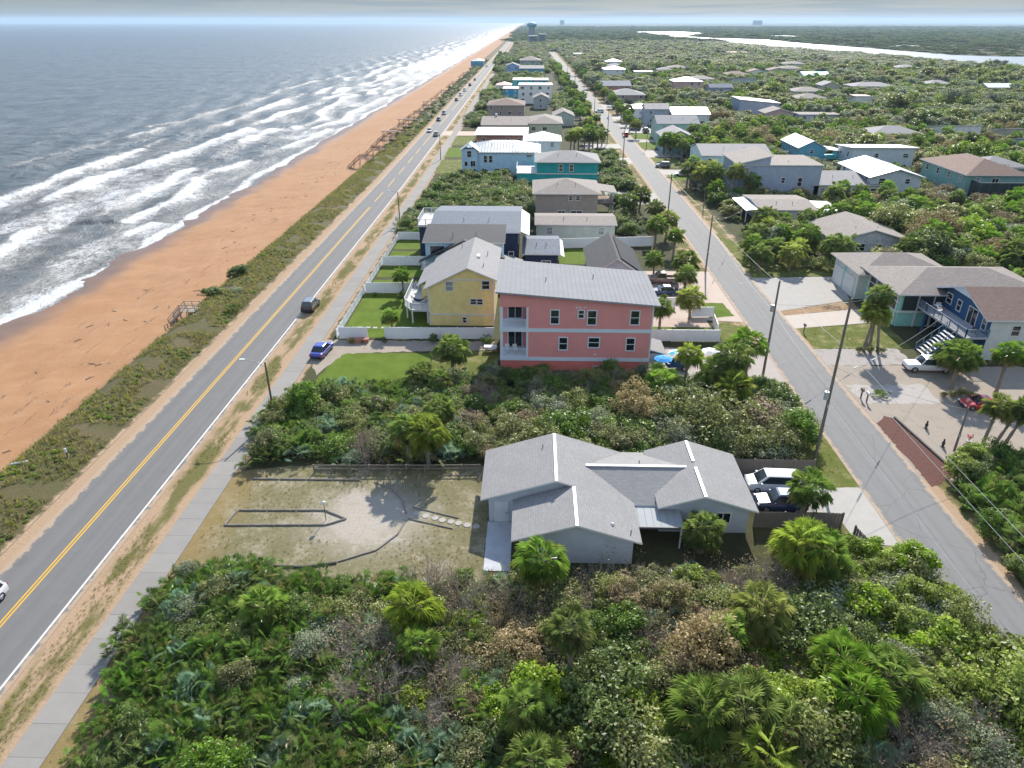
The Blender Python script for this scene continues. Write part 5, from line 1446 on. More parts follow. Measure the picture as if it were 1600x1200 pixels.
L_BRIGHT = leaf_mat('leaf_bright_green', (0.095, 0.15, 0.024), (0.25, 0.32, 0.066), (0.26, .19, .08), .38, .46, spec=.42)
L_GREY = leaf_mat('leaf_grey_green', (0.12, 0.145, 0.09), (0.26, 0.285, 0.19), (0.2, .15, .1), .2, .6)
L_RUST = leaf_mat('leaf_rusty_brown', (0.15, 0.11, 0.065), (0.29, 0.22, 0.135), (0.22, .15, .09), .2, .6)
GRASS_D = leaf_mat('dune_grass', (0.10, 0.105, 0.03), (0.25, 0.22, 0.08), (0.36, .27, .13), .3, .6)

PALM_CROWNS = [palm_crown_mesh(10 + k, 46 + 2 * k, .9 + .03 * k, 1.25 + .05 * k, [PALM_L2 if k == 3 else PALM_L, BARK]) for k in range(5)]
SAW = [palmetto_mesh(30 + k, 46, [SAW_B if k == 3 else SAW_G, BARK]) for k in range(4)]
SHRUBS = {}
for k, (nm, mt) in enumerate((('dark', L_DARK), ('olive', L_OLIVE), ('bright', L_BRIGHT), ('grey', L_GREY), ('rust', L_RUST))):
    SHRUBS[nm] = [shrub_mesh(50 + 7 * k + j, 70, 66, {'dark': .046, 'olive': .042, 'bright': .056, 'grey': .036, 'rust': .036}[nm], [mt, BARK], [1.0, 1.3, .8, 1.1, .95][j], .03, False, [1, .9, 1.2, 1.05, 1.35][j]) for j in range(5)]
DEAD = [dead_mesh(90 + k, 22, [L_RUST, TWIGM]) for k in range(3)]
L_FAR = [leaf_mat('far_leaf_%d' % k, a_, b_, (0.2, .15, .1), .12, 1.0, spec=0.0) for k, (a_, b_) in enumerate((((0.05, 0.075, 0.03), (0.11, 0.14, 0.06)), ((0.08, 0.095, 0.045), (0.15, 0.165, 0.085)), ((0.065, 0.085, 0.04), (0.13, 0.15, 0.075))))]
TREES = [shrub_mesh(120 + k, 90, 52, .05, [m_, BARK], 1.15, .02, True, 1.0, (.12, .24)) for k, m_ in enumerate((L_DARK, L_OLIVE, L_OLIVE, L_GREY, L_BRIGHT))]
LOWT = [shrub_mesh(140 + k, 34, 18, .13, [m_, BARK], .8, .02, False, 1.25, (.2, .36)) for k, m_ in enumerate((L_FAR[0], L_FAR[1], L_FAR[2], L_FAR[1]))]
TUFTS = [tuft_mesh(150 + k, 12, .34, [GRASS_D]) for k in range(3)]
def trunk_mesh(seed, H, r0, r1, rough, curve, boots):
    r = np.random.default_rng(seed); b = MB(); n = 9; seg = max(5, int(H / .35))
    vs = []
    for i in range(seg + 1):
        f = i / seg; rad = (r0 + (r1 - r0) * f) * (1 + rough * (r.random() - .3)) * (1.35 if i == 0 else 1)
        cx = curve * math.sin(f * 1.5) * H * .12
        for k in range(n):
            a = 6.283 * k / n; q = rad * (1 + rough * .6 * (r.random() - .5))
            vs.append((cx + q * math.cos(a), q * math.sin(a), f * H))
    fs = [(i * n + k, i * n + (k + 1) % n, (i + 1) * n + (k + 1) % n, (i + 1) * n + k) for i in range(seg) for k in range(n)]
    b.add(vs, fs)
    if boots:                                    # old leaf bases under the crown
        for i in range(int(boots)):
            f = 1 - .45 * i / boots; a = i * 2.4; z = f * H; rad = r1 * 1.05
            cx = curve * math.sin(f * 1.5) * H * .12
            p = Vector((cx + rad * math.cos(a), rad * math.sin(a), z - .1))
            b.tube(p, p + Vector((.16 * math.cos(a), .16 * math.sin(a), .28)), .045, .02, 4)
    return b, curve * math.sin(1.5) * H * .12
_tr = {}
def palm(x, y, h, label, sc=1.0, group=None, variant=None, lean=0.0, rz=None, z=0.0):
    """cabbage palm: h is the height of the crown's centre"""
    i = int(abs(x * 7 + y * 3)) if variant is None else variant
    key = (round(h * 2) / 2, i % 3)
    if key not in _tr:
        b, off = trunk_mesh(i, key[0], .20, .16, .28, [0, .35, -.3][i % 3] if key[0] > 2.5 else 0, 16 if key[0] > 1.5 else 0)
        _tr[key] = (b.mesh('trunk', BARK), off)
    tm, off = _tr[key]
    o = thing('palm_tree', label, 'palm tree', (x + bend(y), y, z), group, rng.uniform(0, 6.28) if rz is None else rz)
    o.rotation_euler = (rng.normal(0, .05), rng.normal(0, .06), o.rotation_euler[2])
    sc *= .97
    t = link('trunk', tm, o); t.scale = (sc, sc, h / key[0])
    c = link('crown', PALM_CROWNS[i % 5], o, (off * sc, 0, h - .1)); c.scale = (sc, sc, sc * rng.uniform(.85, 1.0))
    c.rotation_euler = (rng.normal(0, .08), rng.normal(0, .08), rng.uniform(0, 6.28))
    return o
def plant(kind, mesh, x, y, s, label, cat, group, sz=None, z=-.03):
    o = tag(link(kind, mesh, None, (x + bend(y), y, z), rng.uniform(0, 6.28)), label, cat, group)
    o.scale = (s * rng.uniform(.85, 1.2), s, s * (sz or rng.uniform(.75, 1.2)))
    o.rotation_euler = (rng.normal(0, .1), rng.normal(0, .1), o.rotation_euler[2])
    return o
def inside(poly, x, y):
    c = False; j = len(poly) - 1
    for i in range(len(poly)):
        if (poly[i][1] > y) != (poly[j][1] > y) and x < (poly[j][0] - poly[i][0]) * (y - poly[i][1]) / (poly[j][1] - poly[i][1]) + poly[i][0]:
            c = not c
        j = i
    return c
def scatter(poly, s, jit=.42):
    xs = [p[0] for p in poly]; ys = [p[1] for p in poly]
    out = []
    for j, y in enumerate(np.arange(min(ys), max(ys), s * .87)):
        for x in np.arange(min(xs), max(xs), s):
            px = x + (s / 2 if j % 2 else 0) + rng.uniform(-jit, jit) * s; py = y + rng.uniform(-jit, jit) * s
            if inside(poly, px, py):
                out.append((px, py))
    return out

# camera-independent list of what must stay clear: house footprints
FOOT = []
for o in list(COL.objects):
    if o.parent is None and o.get('category') in ('house', 'house wing', 'pavilion'):
        pts = []
        for ch in o.children_recursive:
            if ch.type == 'MESH' and not ch.name.startswith(('window', 'pane')):
                for v in ch.bound_box:
                    pts.append((o.location.x + v[0], o.location.y + v[1], v[2]))
        a = np.array(pts)
        FOOT.append((a[:, 0].min(), a[:, 0].max(), a[:, 1].min(), a[:, 1].max(), a[:, 2].max(), 0.34 if o.get('far') else .62))
        if o.get('far'):
            del o['far']

# ---- named palms
P_ = palm
PALMS = [
    (1.0, 41.6, 3.9, 1.25, 'broad cabbage palm touching the front gable of the grey house'),
    (3.1, 33.3, 5.3, 0.92, 'slim tall cabbage palm with bare trunk standing alone in the near thicket'),
    (0.2, 29.6, 3.0, 1.0, 'round-headed cabbage palm left of the slim tall palm, upper of two'),
    (.6, 26.2, 2.6, 1.0, 'cabbage palm at the bottom picture edge below the slim tall palm'),
    (13.9, 36.2, 2.6, 1.0, 'yellowish cabbage palm in the middle of the near thicket'),
    (16.6, 37.4, 3.0, 1.2, 'wide cabbage palm just behind the yellowish palm'),
    (21.2, 44.2, 3.8, 1.25, 'left trunk of the dark palm pair below the driveway'),
    (23.2, 43.6, 3.6, 1.2, 'right trunk of the dark palm pair below the driveway'),
    (10.6, 29.3, 3.0, 1.25, 'left crown of the big palm clump at the bottom centre'),
    (13.0, 29.4, 3.4, 1.3, 'middle crown of the big palm clump at the bottom centre'),
    (15.4, 28.4, 3.0, 1.25, 'right crown of the big palm clump at the bottom centre'),
    (13.6, 27.0, 2.6, 1.2, 'lowest crown of the big palm clump at the bottom centre'),
    (20.6, 34.2, 3.0, 1.2, 'rear crown of the palm group near the street thicket'),
    (20.3, 31.0, 3.2, 1.2, 'front crown of the palm group near the street thicket'),
    (23.4, 32.4, 2.9, 1.15, 'street-side crown of the palm group near the street thicket'),
    (-8.2, 37.4, 3.0, 1.1, 'cabbage palm with hanging dry fronds amid near palmettos'),
    (-7.4, 34.9, 2.2, .9, 'short palm in front of the palm with hanging dry fronds'),
    (-19.6, 38.6, 1.6, 1.0, 'squat tan-fringed palm at the left end of near thicket'),
    (14.6, 47.5, 2.4, .95, 'young palm against the right gable of the grey house'),
    (24.4, 51.9, 3.7, 1.05, 'single palm on the grey house driveway by the cars'),
    (-12.2, 60.2, 4.3, 1.15, 'left palm of the pair behind the rail fence'),
    (-10.1, 59.8, 4.4, 1.15, 'right palm of the pair behind the rail fence'),
    (-9.2, 63.8, 4.2, 1.0, 'palm rising behind the pair at the rail fence'),
    (-10.0, 81.8, 3.2, 1.15, 'palm on the green lawn in front of the white fence'),
    (-13.0, 76.8, 2.0, 1.0, 'left bushy palm at the lower edge of green lawn'),
    (-10.7, 75.6, 1.8, .95, 'right bushy palm at the lower edge of green lawn'),
    (18.2, 76.4, 5.2, .9, 'leaning slender palm in front of the blue trailer'),
    (15.4, 74.2, 2.8, 1.3, 'dense dark palm at the pink house corner'),
    (22.0, 74.6, 3.8, 1.25, 'left palm of the cluster by the street pole'),
    (23.4, 75.0, 5.6, 1.25, 'middle palm of the cluster by the street pole'),
    (26.6, 79.0, 5.6, 1.4, 'tallest dark palm of the cluster by the street pole'),
    (23.0, 71.4, 3.6, 1.2, 'front palm of the cluster by the street pole'),
    (1.6, 63.2, 2.4, 1.0, 'palm behind the grey house ridge'),
    (21.4, 119.8, 3.4, .9, 'palm behind the brown pickup'),
    (26.3, 116.4, 4.2, 1.2, 'tall dark palm between parked cars and the street'),
    (25.4, 112.0, 3.2, 1.15, 'dark palm just below the tall one by the street'),
    (24.0, 100.6, 3.6, 1.15, 'palm at the paver walk right of the pink house'),
    (18.8, 96.4, 3.6, 1.0, 'palm close to the right end of the pink roof'),
    (24.8, 165.4, 4.6, 1.25, 'palm at the left street side by the taupe house'),
    (22.0, 162, 4.2, 1.2, 'palm between taupe house porch and street'),
    (26.4, 156, 4.0, 1.2, 'dark palm below the taupe house porch by the street'),
    (27.6, 144.8, 4.4, 1.1, 'palm beside the street pole past the parked pickup'),
    (27.0, 132.4, 4.2, 1.1, 'palm by the street above the parked cars'),
    (24.6, 139.5, 4.4, 1.15, 'palm at the end of the white back fence'),
    (-20.8, 109.6, 3.6, .8, 'thin young palm in the upper fenced front lawn'),
    (-19.8, 94.0, 2.8, .85, 'young palm in the lower fenced front lawn'),
    (45.4, 89.6, 6.0, 1.05, 'left palm of the trio by the gravel drive'),
    (46.3, 89.9, 6.6, 1.0, 'middle palm of the trio by the gravel drive'),
    (47.2, 89.3, 8.2, .95, 'tallest palm of the trio by the gravel drive'),
    (51.4, 78.4, 4.6, 1.25, 'dense palm beside the white pickup'),
    (56.4, 77.6, 5.4, 1.1, 'palm with clear trunk at the right picture edge'),
    (47.6, 64.9, 5.0, 1.0, 'left palm of the leaning three by the red car'),
    (48.5, 64.6, 5.0, 1.0, 'middle palm of the leaning three by the red car'),
    (49.5, 64.6, 5.2, 1.0, 'right palm of the leaning three by the red car'),
    (53.6, 82.6, 2.6, 1.3, 'low spreading palm in the shrub bed behind the white pickup'),
]
for i, (x, y, h, s, lb) in enumerate(PALMS):
    if 'leaning three' in lb: s = .85
    o = palm(x, y, h, lb, s, variant=i * 3 + (3 if 'yellow' in lb or 'tan' in lb or 'dry' in lb else 0))
    if 'leaning three' in lb:
        o.rotation_euler = (0, R([4, 14, 13][int(x * 1) - 47]), R(-10))
    if 'leaning slender' in lb:
        o.rotation_euler = (0, R(9), 0.3)
# palms told apart only by where they stand
def palm_row(spots, label, group, h=(3.6, 5.4), s=(1.15, 1.45)):
    for x, y in spots:
        palm(x, y, rng.uniform(*h), label, rng.uniform(*s), group)
palm_row([(47, 141.4), (51.8, 146), (51, 134.4), (45.4, 130), (41.9, 132), (40.9, 125), (46.4, 124.6), (53.6, 139), (49, 137.5), (43.6, 136.5), (48.4, 128.2)], 'cabbage palm in the grove left of the weathered white house', 'palm grove left of the weathered house', (2.6, 3.8))
palm_row([(13.6, 258), (14.8, 255), (18.8, 262), (21.3, 256), (25.5, 268), (16.4, 258), (23.4, 262), (19.6, 254)], 'cabbage palm in the row beside the white hip-roofed house', 'palms beside the white hip-roofed house', (4.4, 6))
palm_row([(45.6, 196.5), (49, 200), (44.5, 190.5), (46.6, 187), (50.2, 182.2), (54, 181.4), (43.4, 200.6), (41.6, 196)], 'cabbage palm at the front of the dusk-blue house', 'palms before the dusk-blue house', (4.5, 7))
palm_row([(43.5, 240), (46, 244), (48.2, 238), (51, 243), (54.5, 247), (49.5, 249), (57, 240), (44.5, 250), (60, 246), (63, 252), (56, 232), (61, 234), (66, 238), (70, 243), (64, 228), (58, 270), (66, 262), (72, 256), (76, 248), (78, 262), (70, 272), (84, 258), (62, 282), (92, 262), (88, 270)], 'cabbage palm in the band of palms above the dusk-blue house', 'palm band above the dusk-blue house', (4, 6.5))
palm_row([(40.5 + rng.uniform(-.5, 3.5), y + rng.uniform(-5, 5)) for y in range(290, 720, 14)], 'cabbage palm lining the right side of the street', 'palms along the right of the street', (3.6, 6))
palm_row([(24.5 + rng.uniform(-3.5, 4), y + rng.uniform(-4, 4)) for y in range(276, 740, 10)], 'cabbage palm lining the left side of the street', 'palms along the left of the street', (3.4, 5.6))
palm_row([(58, 150), (62, 152.4), (66, 153.6), (70.4, 151.6), (73, 158), (76, 166), (71.5, 172), (78.5, 174), (83, 168), (75.4, 178), (69, 155.8), (80, 160), (86, 176), (84, 158)], 'cabbage palm in the clump below the weathered-roof low house', 'palms below the weathered-roof low house', (2.8, 4.6))

# ---- thickets of single plants
LOWER = [(-28.6, 43.6), (-28.4, 36), (-27.0, 29), (-24.5, 22), (36, 22), (33.2, 33), (32.4, 41), (30.6, 46.5), (27, 48.3), (20, 46.8), (9.4, 43.6), (-1.6, 43.0), (-8, 42.0), (-16, 42.4), (-23.4, 43.8)]
MIDDLE = [(-28.0, 59.6), (-30.0, 66), (-29.2, 73), (-26.6, 76.6), (-15, 75.8), (-10.5, 79.4), (-6, 80.6), (0, 81.0), (14, 81.2), (17, 78.8), (26, 78.8), (29, 77.0), (29.2, 68), (28.4, 62.6), (20, 60.6), (-4, 60.2)]
CAPS = {'saw': [], 'shrub': [], 'dead': []}
def zone_lower(x, y):
    n = vnoise(np.array([x * .22 + 40]), np.array([y * .22]), 5)[0]; r = rng.random()
    for cx, cy, rad in ((-10.5, 34, 3.4), (-4.2, 39, 2.8), (7.8, 42, 3.2), (10.2, 35.4, 2.8), (25.5, 27.6, 3.4), (-6, 31.8, 2.4), (4.6, 41.6, 2), (2.0, 38, 2.4), (17, 42.4, 3)):
        if (x - cx) ** 2 + (y - cy) ** 2 < rad ** 2 and r < .5:
            return 'dead'
    if x < -9 or (x < 2 and y < 31):
        if r < .80: return 'saw'
        return 'olive' if r < .88 else ('grey' if n > .5 else 'dark')
    if x > 24 - (y - 34) * .15:
        return 'bright' if r < .72 else ('grey' if r < .84 else 'olive')
    if r < .30: return 'saw'
    if r < .36: return 'dead'
    if n > .62: return 'dark'
    if n > .42: return 'bright' if r < .78 else 'olive'
    return 'olive' if r < .72 else 'rust'
def zone_mid(x, y):
    r = rng.random()
    for cx, cy, rad in ((-15.5, 63, 3.0), (-6, 75, 3.6), (3, 77, 5), (10, 78.5, 4)):
        if (x - cx) ** 2 + (y - cy) ** 2 < rad ** 2 and r < .34:
            return 'dead'
    if x < -8:
        return 'saw' if r < .62 else ('dark' if r < .84 else 'olive')
    if y > 70:
        return 'dark' if r < .62 else ('olive' if r < .78 else ('rust' if r < .86 else 'grey'))
    return 'olive' if r < .4 else ('dark' if r < .62 else ('saw' if r < .8 else ('grey' if r < .9 else 'rust')))
def clear_of(x, y, m=.6):
    return all(not (a - m < x < b + m and c - m < y < d + m) for a, b, c, d, _, _ in FOOT)
for poly, zf, zn, sp in ((LOWER, zone_lower, 'the near thicket', 1.55), (MIDDLE, zone_mid, 'the thicket behind the grey house', 1.75)):
    for x, y in scatter(poly, sp):
        if not clear_of(x, y) or (19 < x < 33 and 48 < y < 60):
            continue
        k = zf(x, y)
        CAPS['saw' if k == 'saw' else 'dead' if k == 'dead' else 'shrub'].append((x, y, k, zn))
LBL = {'saw': 'green saw palmetto clump with fan leaves in %s', 'dead': 'leafless grey-brown brush in %s', 'dark': 'dark green leafy shrub in %s', 'olive': 'olive green leafy shrub in %s', 'bright': 'bright yellow-green leafy shrub in %s', 'grey': 'grey-green fine-leaved shrub in %s', 'rust': 'rusty brown shrub in %s'}
SHORT = {'saw': 'saw palmetto clump', 'dead': 'leafless brown brush', 'dark': 'dark green shrub', 'olive': 'olive shrub', 'bright': 'bright green shrub', 'grey': 'grey-green shrub', 'rust': 'rusty shrub'}
CAT = {'saw': 'palmetto', 'dead': 'dead shrub'}
NM = {'saw': 'saw_palmetto', 'dead': 'dead_shrub'}
REST = {}
LAND = [(x, y, lb.split(' standing')[0].split(' touching')[0]) for x, y, h, s, lb in PALMS if y < 82]
LAND = [(x, y, 'the ' + lb) for x, y, lb in LAND]
LAND += [(-28, 41, 'the sidewalk at the dry yard corner'), (-27.4, 33, 'the sidewalk at the lower left'), (-25, 25, 'the bottom left picture corner'), (-16, 42, 'the dark timbers of the yard'), (-19, 30, 'the left bottom picture edge'), (-12, 26, 'the bottom edge left of centre'), (31, 40, 'the street edge'), (30, 33, 'the street at the lower right'), (31, 26, 'the bottom right picture corner'), (28, 46, 'the driveway verge'), (8, 43.5, 'the grey house porch'), (5, 26, 'the bottom picture edge right of the slim palm'), (24, 25, 'the bottom edge below the street palms'), (-28, 62, 'the sidewalk behind the dry yard'), (-29, 70, 'the near street lamp'), (-22, 75, 'the lower side of the green lawn'), (-4, 61, 'the yard corner behind the grey house'), (6, 78, 'the pink house base'), (-3, 78, 'the left corner of the pink house base'), (10, 62, 'the middle of the grey roof'), (20, 62, 'the weathered board fence'), (28, 66, 'the tallest utility pole'), (6, 70, 'the centre of the thicket behind the grey roof')]
def landmark(x, y):
    return min(LAND, key=lambda q: (q[0] - x) ** 2 + (q[1] - y) ** 2)[2]
for kk, L in CAPS.items():
    L.sort(key=lambda q: q[1])
    for i, (x, y, k, zn) in enumerate(L):
        edge = x > 22 and y < 46
        if k == 'saw':
            me = SAW[int(rng.choice([0, 1, 2, 0, 1, 2, 3] if x < -14 or rng.random() < .7 else [3, 3, 1]))]; s = rng.uniform(1.0, 1.45)
        elif k == 'dead':
            me = DEAD[i % 3]; s = rng.uniform(1.7, 2.6) * (.75 if y > 72 else 1)
        else:
            me = SHRUBS[k][int(rng.integers(5))]; s = rng.uniform(1.35, 2.1) * (1.1 if x > 0 else .9)
            if 'near' in zn and y > 41.5: s *= .75
            if y < 27: s *= .9
            if y > 72 and x > -6: s *= .85
            if 62 < y < 76 and x > 15: s *= 1.25
            if y < 71 and rng.random() < .09: s *= 1.45
        if i < (230 if kk == 'shrub' else 290):
            lb_ = ' '.join((SHORT[k] + ' nearest ' + landmark(x, y)).split()[:16]); plant(NM.get(k, 'shrub'), me, x, y, s, lb_, CAT.get(k, 'shrub'), lb_)
        else:
            REST.setdefault(kk, []).append((x, y, 0, rng.uniform(0, 6.28), s, me))

for i, (x, y, s, k) in enumerate(((20.5, 66.5, 2.6, 0), (24.6, 67.5, 2.9, 1), (27.2, 70.5, 2.6, 0), (19.0, 71.5, 2.5, 3), (16.2, 69.0, 2.1, 1), (28.2, 74.6, 2.4, 0), (10.8, 66.4, 2.2, 2), (-2.2, 69.0, 2.0, 0), (-17.5, 70.5, 1.9, 2), (28.6, 42.4, 2.0, 3), (31.0, 39.2, 1.7, 3), (4.4, 70.5, 1.6, 1))):
    lb_ = ['leafy tree behind the weathered board fence', 'olive crowned tree left of the tallest utility pole', 'dark tree between the two nearest utility poles', 'grey-green tree in front of the palm cluster', 'olive tree right of the pink house front', 'dark round tree at the foot of the transformer pole', 'low olive tree above the right end of the grey roof', 'dark tree behind the left ridge of the grey roof', 'olive bush tree in the left of the middle thicket', 'grey-green tree leaning over the street verge', 'small grey-green tree hanging over the street edge', 'olive tree in front of the pink house windows'][i]
    o = thing('tree', lb_, 'tree', (x, y, -.1), None, rng.uniform(0, 6.28))
    c_ = link('crown', TREES[k], o); c_.scale = (s, s, s * rng.uniform(.85, 1.1))
    b_, _o = trunk_mesh(300 + i, 2.2, .16, .09, .3, .2, 0)
    b_.build('trunk', BARK, o, off=(0, 0, 0))
# ---- uncountable growth: instanced on points
def stuff(name, label, cat, pts, meshes):
    """pts: (x, y, z, rz, scale, mesh)"""
    coll = bpy.data.collections.new(name + '_kinds')
    idx = {}
    for k, me in enumerate(meshes):
        o = bpy.data.objects.new('%s_kind_%02d' % (name, k), me)
        coll.objects.link(o); idx[me.name] = k
    me = bpy.data.meshes.new(name)
    me.from_pydata([p[:3] for p in pts], [], [])
    for nm, ty, vals in (('sz', 'FLOAT', [p[4] * (p[6] if len(p) > 6 else 1.0) for p in pts]), ('rz', 'FLOAT', [p[3] for p in pts]), ('sc', 'FLOAT', [p[4] for p in pts]), ('kind_index', 'INT', [idx[p[5].name] for p in pts])):
        a = me.attributes.new(nm, ty, 'POINT'); a.data.foreach_set('value', vals)
    ob = link(name, me)
    ob['kind'] = 'stuff'; tag(ob, label, cat)
    g = bpy.data.node_groups.new(name, 'GeometryNodeTree')
    g.interface.new_socket('Geometry', in_out='INPUT', socket_type='NodeSocketGeometry')
    g.interface.new_socket('Geometry', in_out='OUTPUT', socket_type='NodeSocketGeometry')
    gi = g.nodes.new('NodeGroupInput'); go = g.nodes.new('NodeGroupOutput')
    ci = g.nodes.new('GeometryNodeCollectionInfo'); ci.inputs[0].default_value = coll; ci.inputs[1].default_value = True; ci.inputs[2].default_value = True
    ip = g.nodes.new('GeometryNodeInstanceOnPoints'); ip.inputs['Pick Instance'].default_value = True
    def na(n, ty):
        q = g.nodes.new('GeometryNodeInputNamedAttribute'); q.data_type = ty; q.inputs[0].default_value = n
        return [s for s in q.outputs if s.enabled][0]
    cx = g.nodes.new('ShaderNodeCombineXYZ'); g.links.new(na('rz', 'FLOAT'), cx.inputs[2])
    er = g.nodes.new('FunctionNodeEulerToRotation'); g.links.new(cx.outputs[0], er.inputs[0])
    g.links.new(gi.outputs[0], ip.inputs['Points']); g.links.new(ci.outputs[0], ip.inputs['Instance'])
    g.links.new(na('kind_index', 'INT'), ip.inputs['Instance Index']); g.links.new(er.outputs[0], ip.inputs['Rotation'])
    sx = g.nodes.new('ShaderNodeCombineXYZ'); a_ = na('sc', 'FLOAT'); g.links.new(a_, sx.inputs[0]); g.links.new(a_, sx.inputs[1]); g.links.new(na('sz', 'FLOAT'), sx.inputs[2])
    g.links.new(sx.outputs[0], ip.inputs['Scale'])
    g.links.new(ip.outputs[0], go.inputs[0])
    md = ob.modifiers.new('growth', 'NODES'); md.node_group = g
    return ob
if REST:
    allr = [p for v in REST.values() for p in v]
    ms = list({p[5].name: p[5] for p in allr}.values())
    stuff('thicket_undergrowth', 'mixed undergrowth filling the gaps of the thickets', 'undergrowth', allr, ms)

# view test used only to leave house fronts uncovered and skip what no one could see
P0 = R(27.07); YW = R(1.61)
def project(x, y, z):
    c, s = math.cos(YW), math.sin(YW)
    X = x * c + y * s; Yy = -x * s + y * c; Z = z - 40
    zc = Yy * math.cos(P0) - Z * math.sin(P0); yc = Yy * math.sin(P0) + Z * math.cos(P0)
    return 800 + 1109 * X / zc, 600 - 1109 * yc / zc
HB = []
for a, b, c, d, top, nm in FOOT:
    us = [project(x, yy, z) for x in (a, b) for yy in (c, d) for z in (0, top)]
    HB.append((min(u for u, v in us), max(u for u, v in us), min(v for u, v in us), max(v for u, v in us), c, nm))
OPEN = [(38, 56, 96, 124), (38, 52, 120, 137), (38, 74, 57, 97.5), (39, 51, 204, 332), (38, 50, 340, 412)]
def blocked(x, y, r, h):
    if not clear_of(x, y, r * .75):
        return True
    if any(a < x < b and c < y < d for a, b, c, d in OPEN) or (29.0 + bend(y) < x < 41.5 + bend(y)):
        return True
    u, v = project(x, y, h)
    for u0, u1, v0, v1, yn, fr in HB:
        if y < yn and u0 - 4 < u < u1 + 4 and v < v0 + fr * (v1 - v0) and v > v0 - 30:
            return True
    return False
def river(x, y):
    return inside(near_b + far_b[::-1], x, y)
woods = []; palmpts = []
PALM_FULL = []
for k in range(3):
    b, off = trunk_mesh(200 + k, 3.6, .19, .15, .2, 0, 0)
    tm = b.mesh('palm_trunk', BARK)
    lb = LB(); cm = PALM_CROWNS[k]
    V = np.empty(len(cm.vertices) * 3); cm.vertices.foreach_get('co', V); V = V.reshape(-1, 3) * 1.15 + [0, 0, 3.6]
    ti = np.empty(len(V)); cm.attributes['tint'].data.foreach_get('value', ti); dr = np.empty(len(V)); cm.attributes['dry'].data.foreach_get('value', dr)
    lb.v.append(V); lb.t.append(ti); lb.d.append(dr); lb.f = [tuple(p.vertices) for p in cm.polygons]; lb.m = [0] * len(lb.f); lb.n = len(V)
    tv = np.array(b.v); lb.add(tv, [f for f in b.f if len(f) == 4], .5, 0, 1)
    PALM_FULL.append(lb.mesh('palm_whole', [PALM_L, BARK]))
def seen(x, y, m=60):
    u, v = project(x, y, 2)
    return -m < u < 1600 + m
def fill(y0, y1, sp, xa, xb, kinds, smin, smax, pf, flat=False):
    out = []
    for y in np.arange(y0, y1, sp):
        for x in np.arange(xa(y), xb(y), sp):
            px = x + rng.uniform(-.5, .5) * sp; py = y + rng.uniform(-.5, .5) * sp
            if not seen(px, py) or river(px, py):
                continue
            s = rng.uniform(smin, smax)
            nz = vnoise(np.array([px / 23.]), np.array([py / 23.]), 3)[0]
            if nz > .6: s *= 1.3
            if rng.random() < .13: s *= 1.5
            if nz < .3 and rng.random() < .55: s *= .45
            elif rng.random() < .2: s *= .6
            ispalm = rng.random() < pf * (1.8 if vnoise(np.array([px / 30.]), np.array([py / 30.]), 9)[0] > .5 else .3)
            hh = 5 if ispalm else s * 1.5
            if py < 820 and blocked(px, py, s * .9, hh):
                continue
            if ispalm:
                out.append((px, py, rng.uniform(-1.5, .4), rng.uniform(0, 6.28), rng.uniform(.9, 1.25), PALM_FULL[rng.integers(3)]))
            else:
                n = vnoise(np.array([px / 14.]), np.array([py / 14.]), 4)[0] + rng.normal(0, .15)
                out.append((px, py, -.1, rng.uniform(0, 6.28), s, kinds[int(np.clip(n * len(kinds), 0, len(kinds) - 1))]))
    return out
nearK = [SHRUBS['grey'][0], SHRUBS['rust'][3], TREES[1], SHRUBS['olive'][1], TREES[3], TREES[0], TREES[2], SHRUBS['olive'][4], SHRUBS['bright'][0], TREES[4], SHRUBS['rust'][1]]
farK = [TREES[3], SHRUBS['rust'][0], TREES[1], TREES[3], TREES[2], TREES[4], TREES[1], TREES[0], SHRUBS['grey'][1]]
W1 = fill(60, 300, 2.7, lambda y: 46 if y > 92 else 50, lambda y: y * .78 + 20, nearK, 2.0, 3.3, .13)
W1 = [p for p in W1 if not (p[1] < 92 and p[0] < 76)]
W2 = fill(300, 720, 4.4, lambda y: 41, lambda y: min(455, y * .78 + 20), farK, 2.8, 4.4, .12)
W3 = fill(720, 1700, 6.4, lambda y: -18 + bend(y), lambda y: min(462, y * .8), farK, 3.0, 4.2, .02)
W3 = [(*p, .7 if p[0] < 330 else .4) for p in W3]
for p in (W1, W2):
    pass
stuff('woods', 'scrubby coastal wood of low trees and palms covering the land right of the street', 'woods', W1 + W2, list({p[5].name: p[5] for p in W1 + W2}.values()))
W4 = fill(1700, 6500, 34, lambda y: -24 + bend(y), lambda y: y * .8, LOWT, 14, 22, 0)
W5 = fill(820, 1700, 20, lambda y: 560, lambda y: y * .8, LOWT, 6, 11, 0)
W5 = [(*p, .22) for p in W5 if rng.random() < .8]
W4 = [(*p, .22) for p in W4 if not (p[0] > 350 and inside([(690, 2200), (775, 2200), (800, 2500), (680, 2480)], p[0], p[1]))]
W3 = [p for p in W3 if not (abs(p[0] - (35 + bend(p[1]))) < 9 and p[1] < 1150)]
W6 = []
stuff('far_woods', 'hazy far woods and marsh islands stretching to the horizon', 'woods', W3 + W4 + W5, list({p[5].name: p[5] for p in W3 + W4 + W5}.values()))
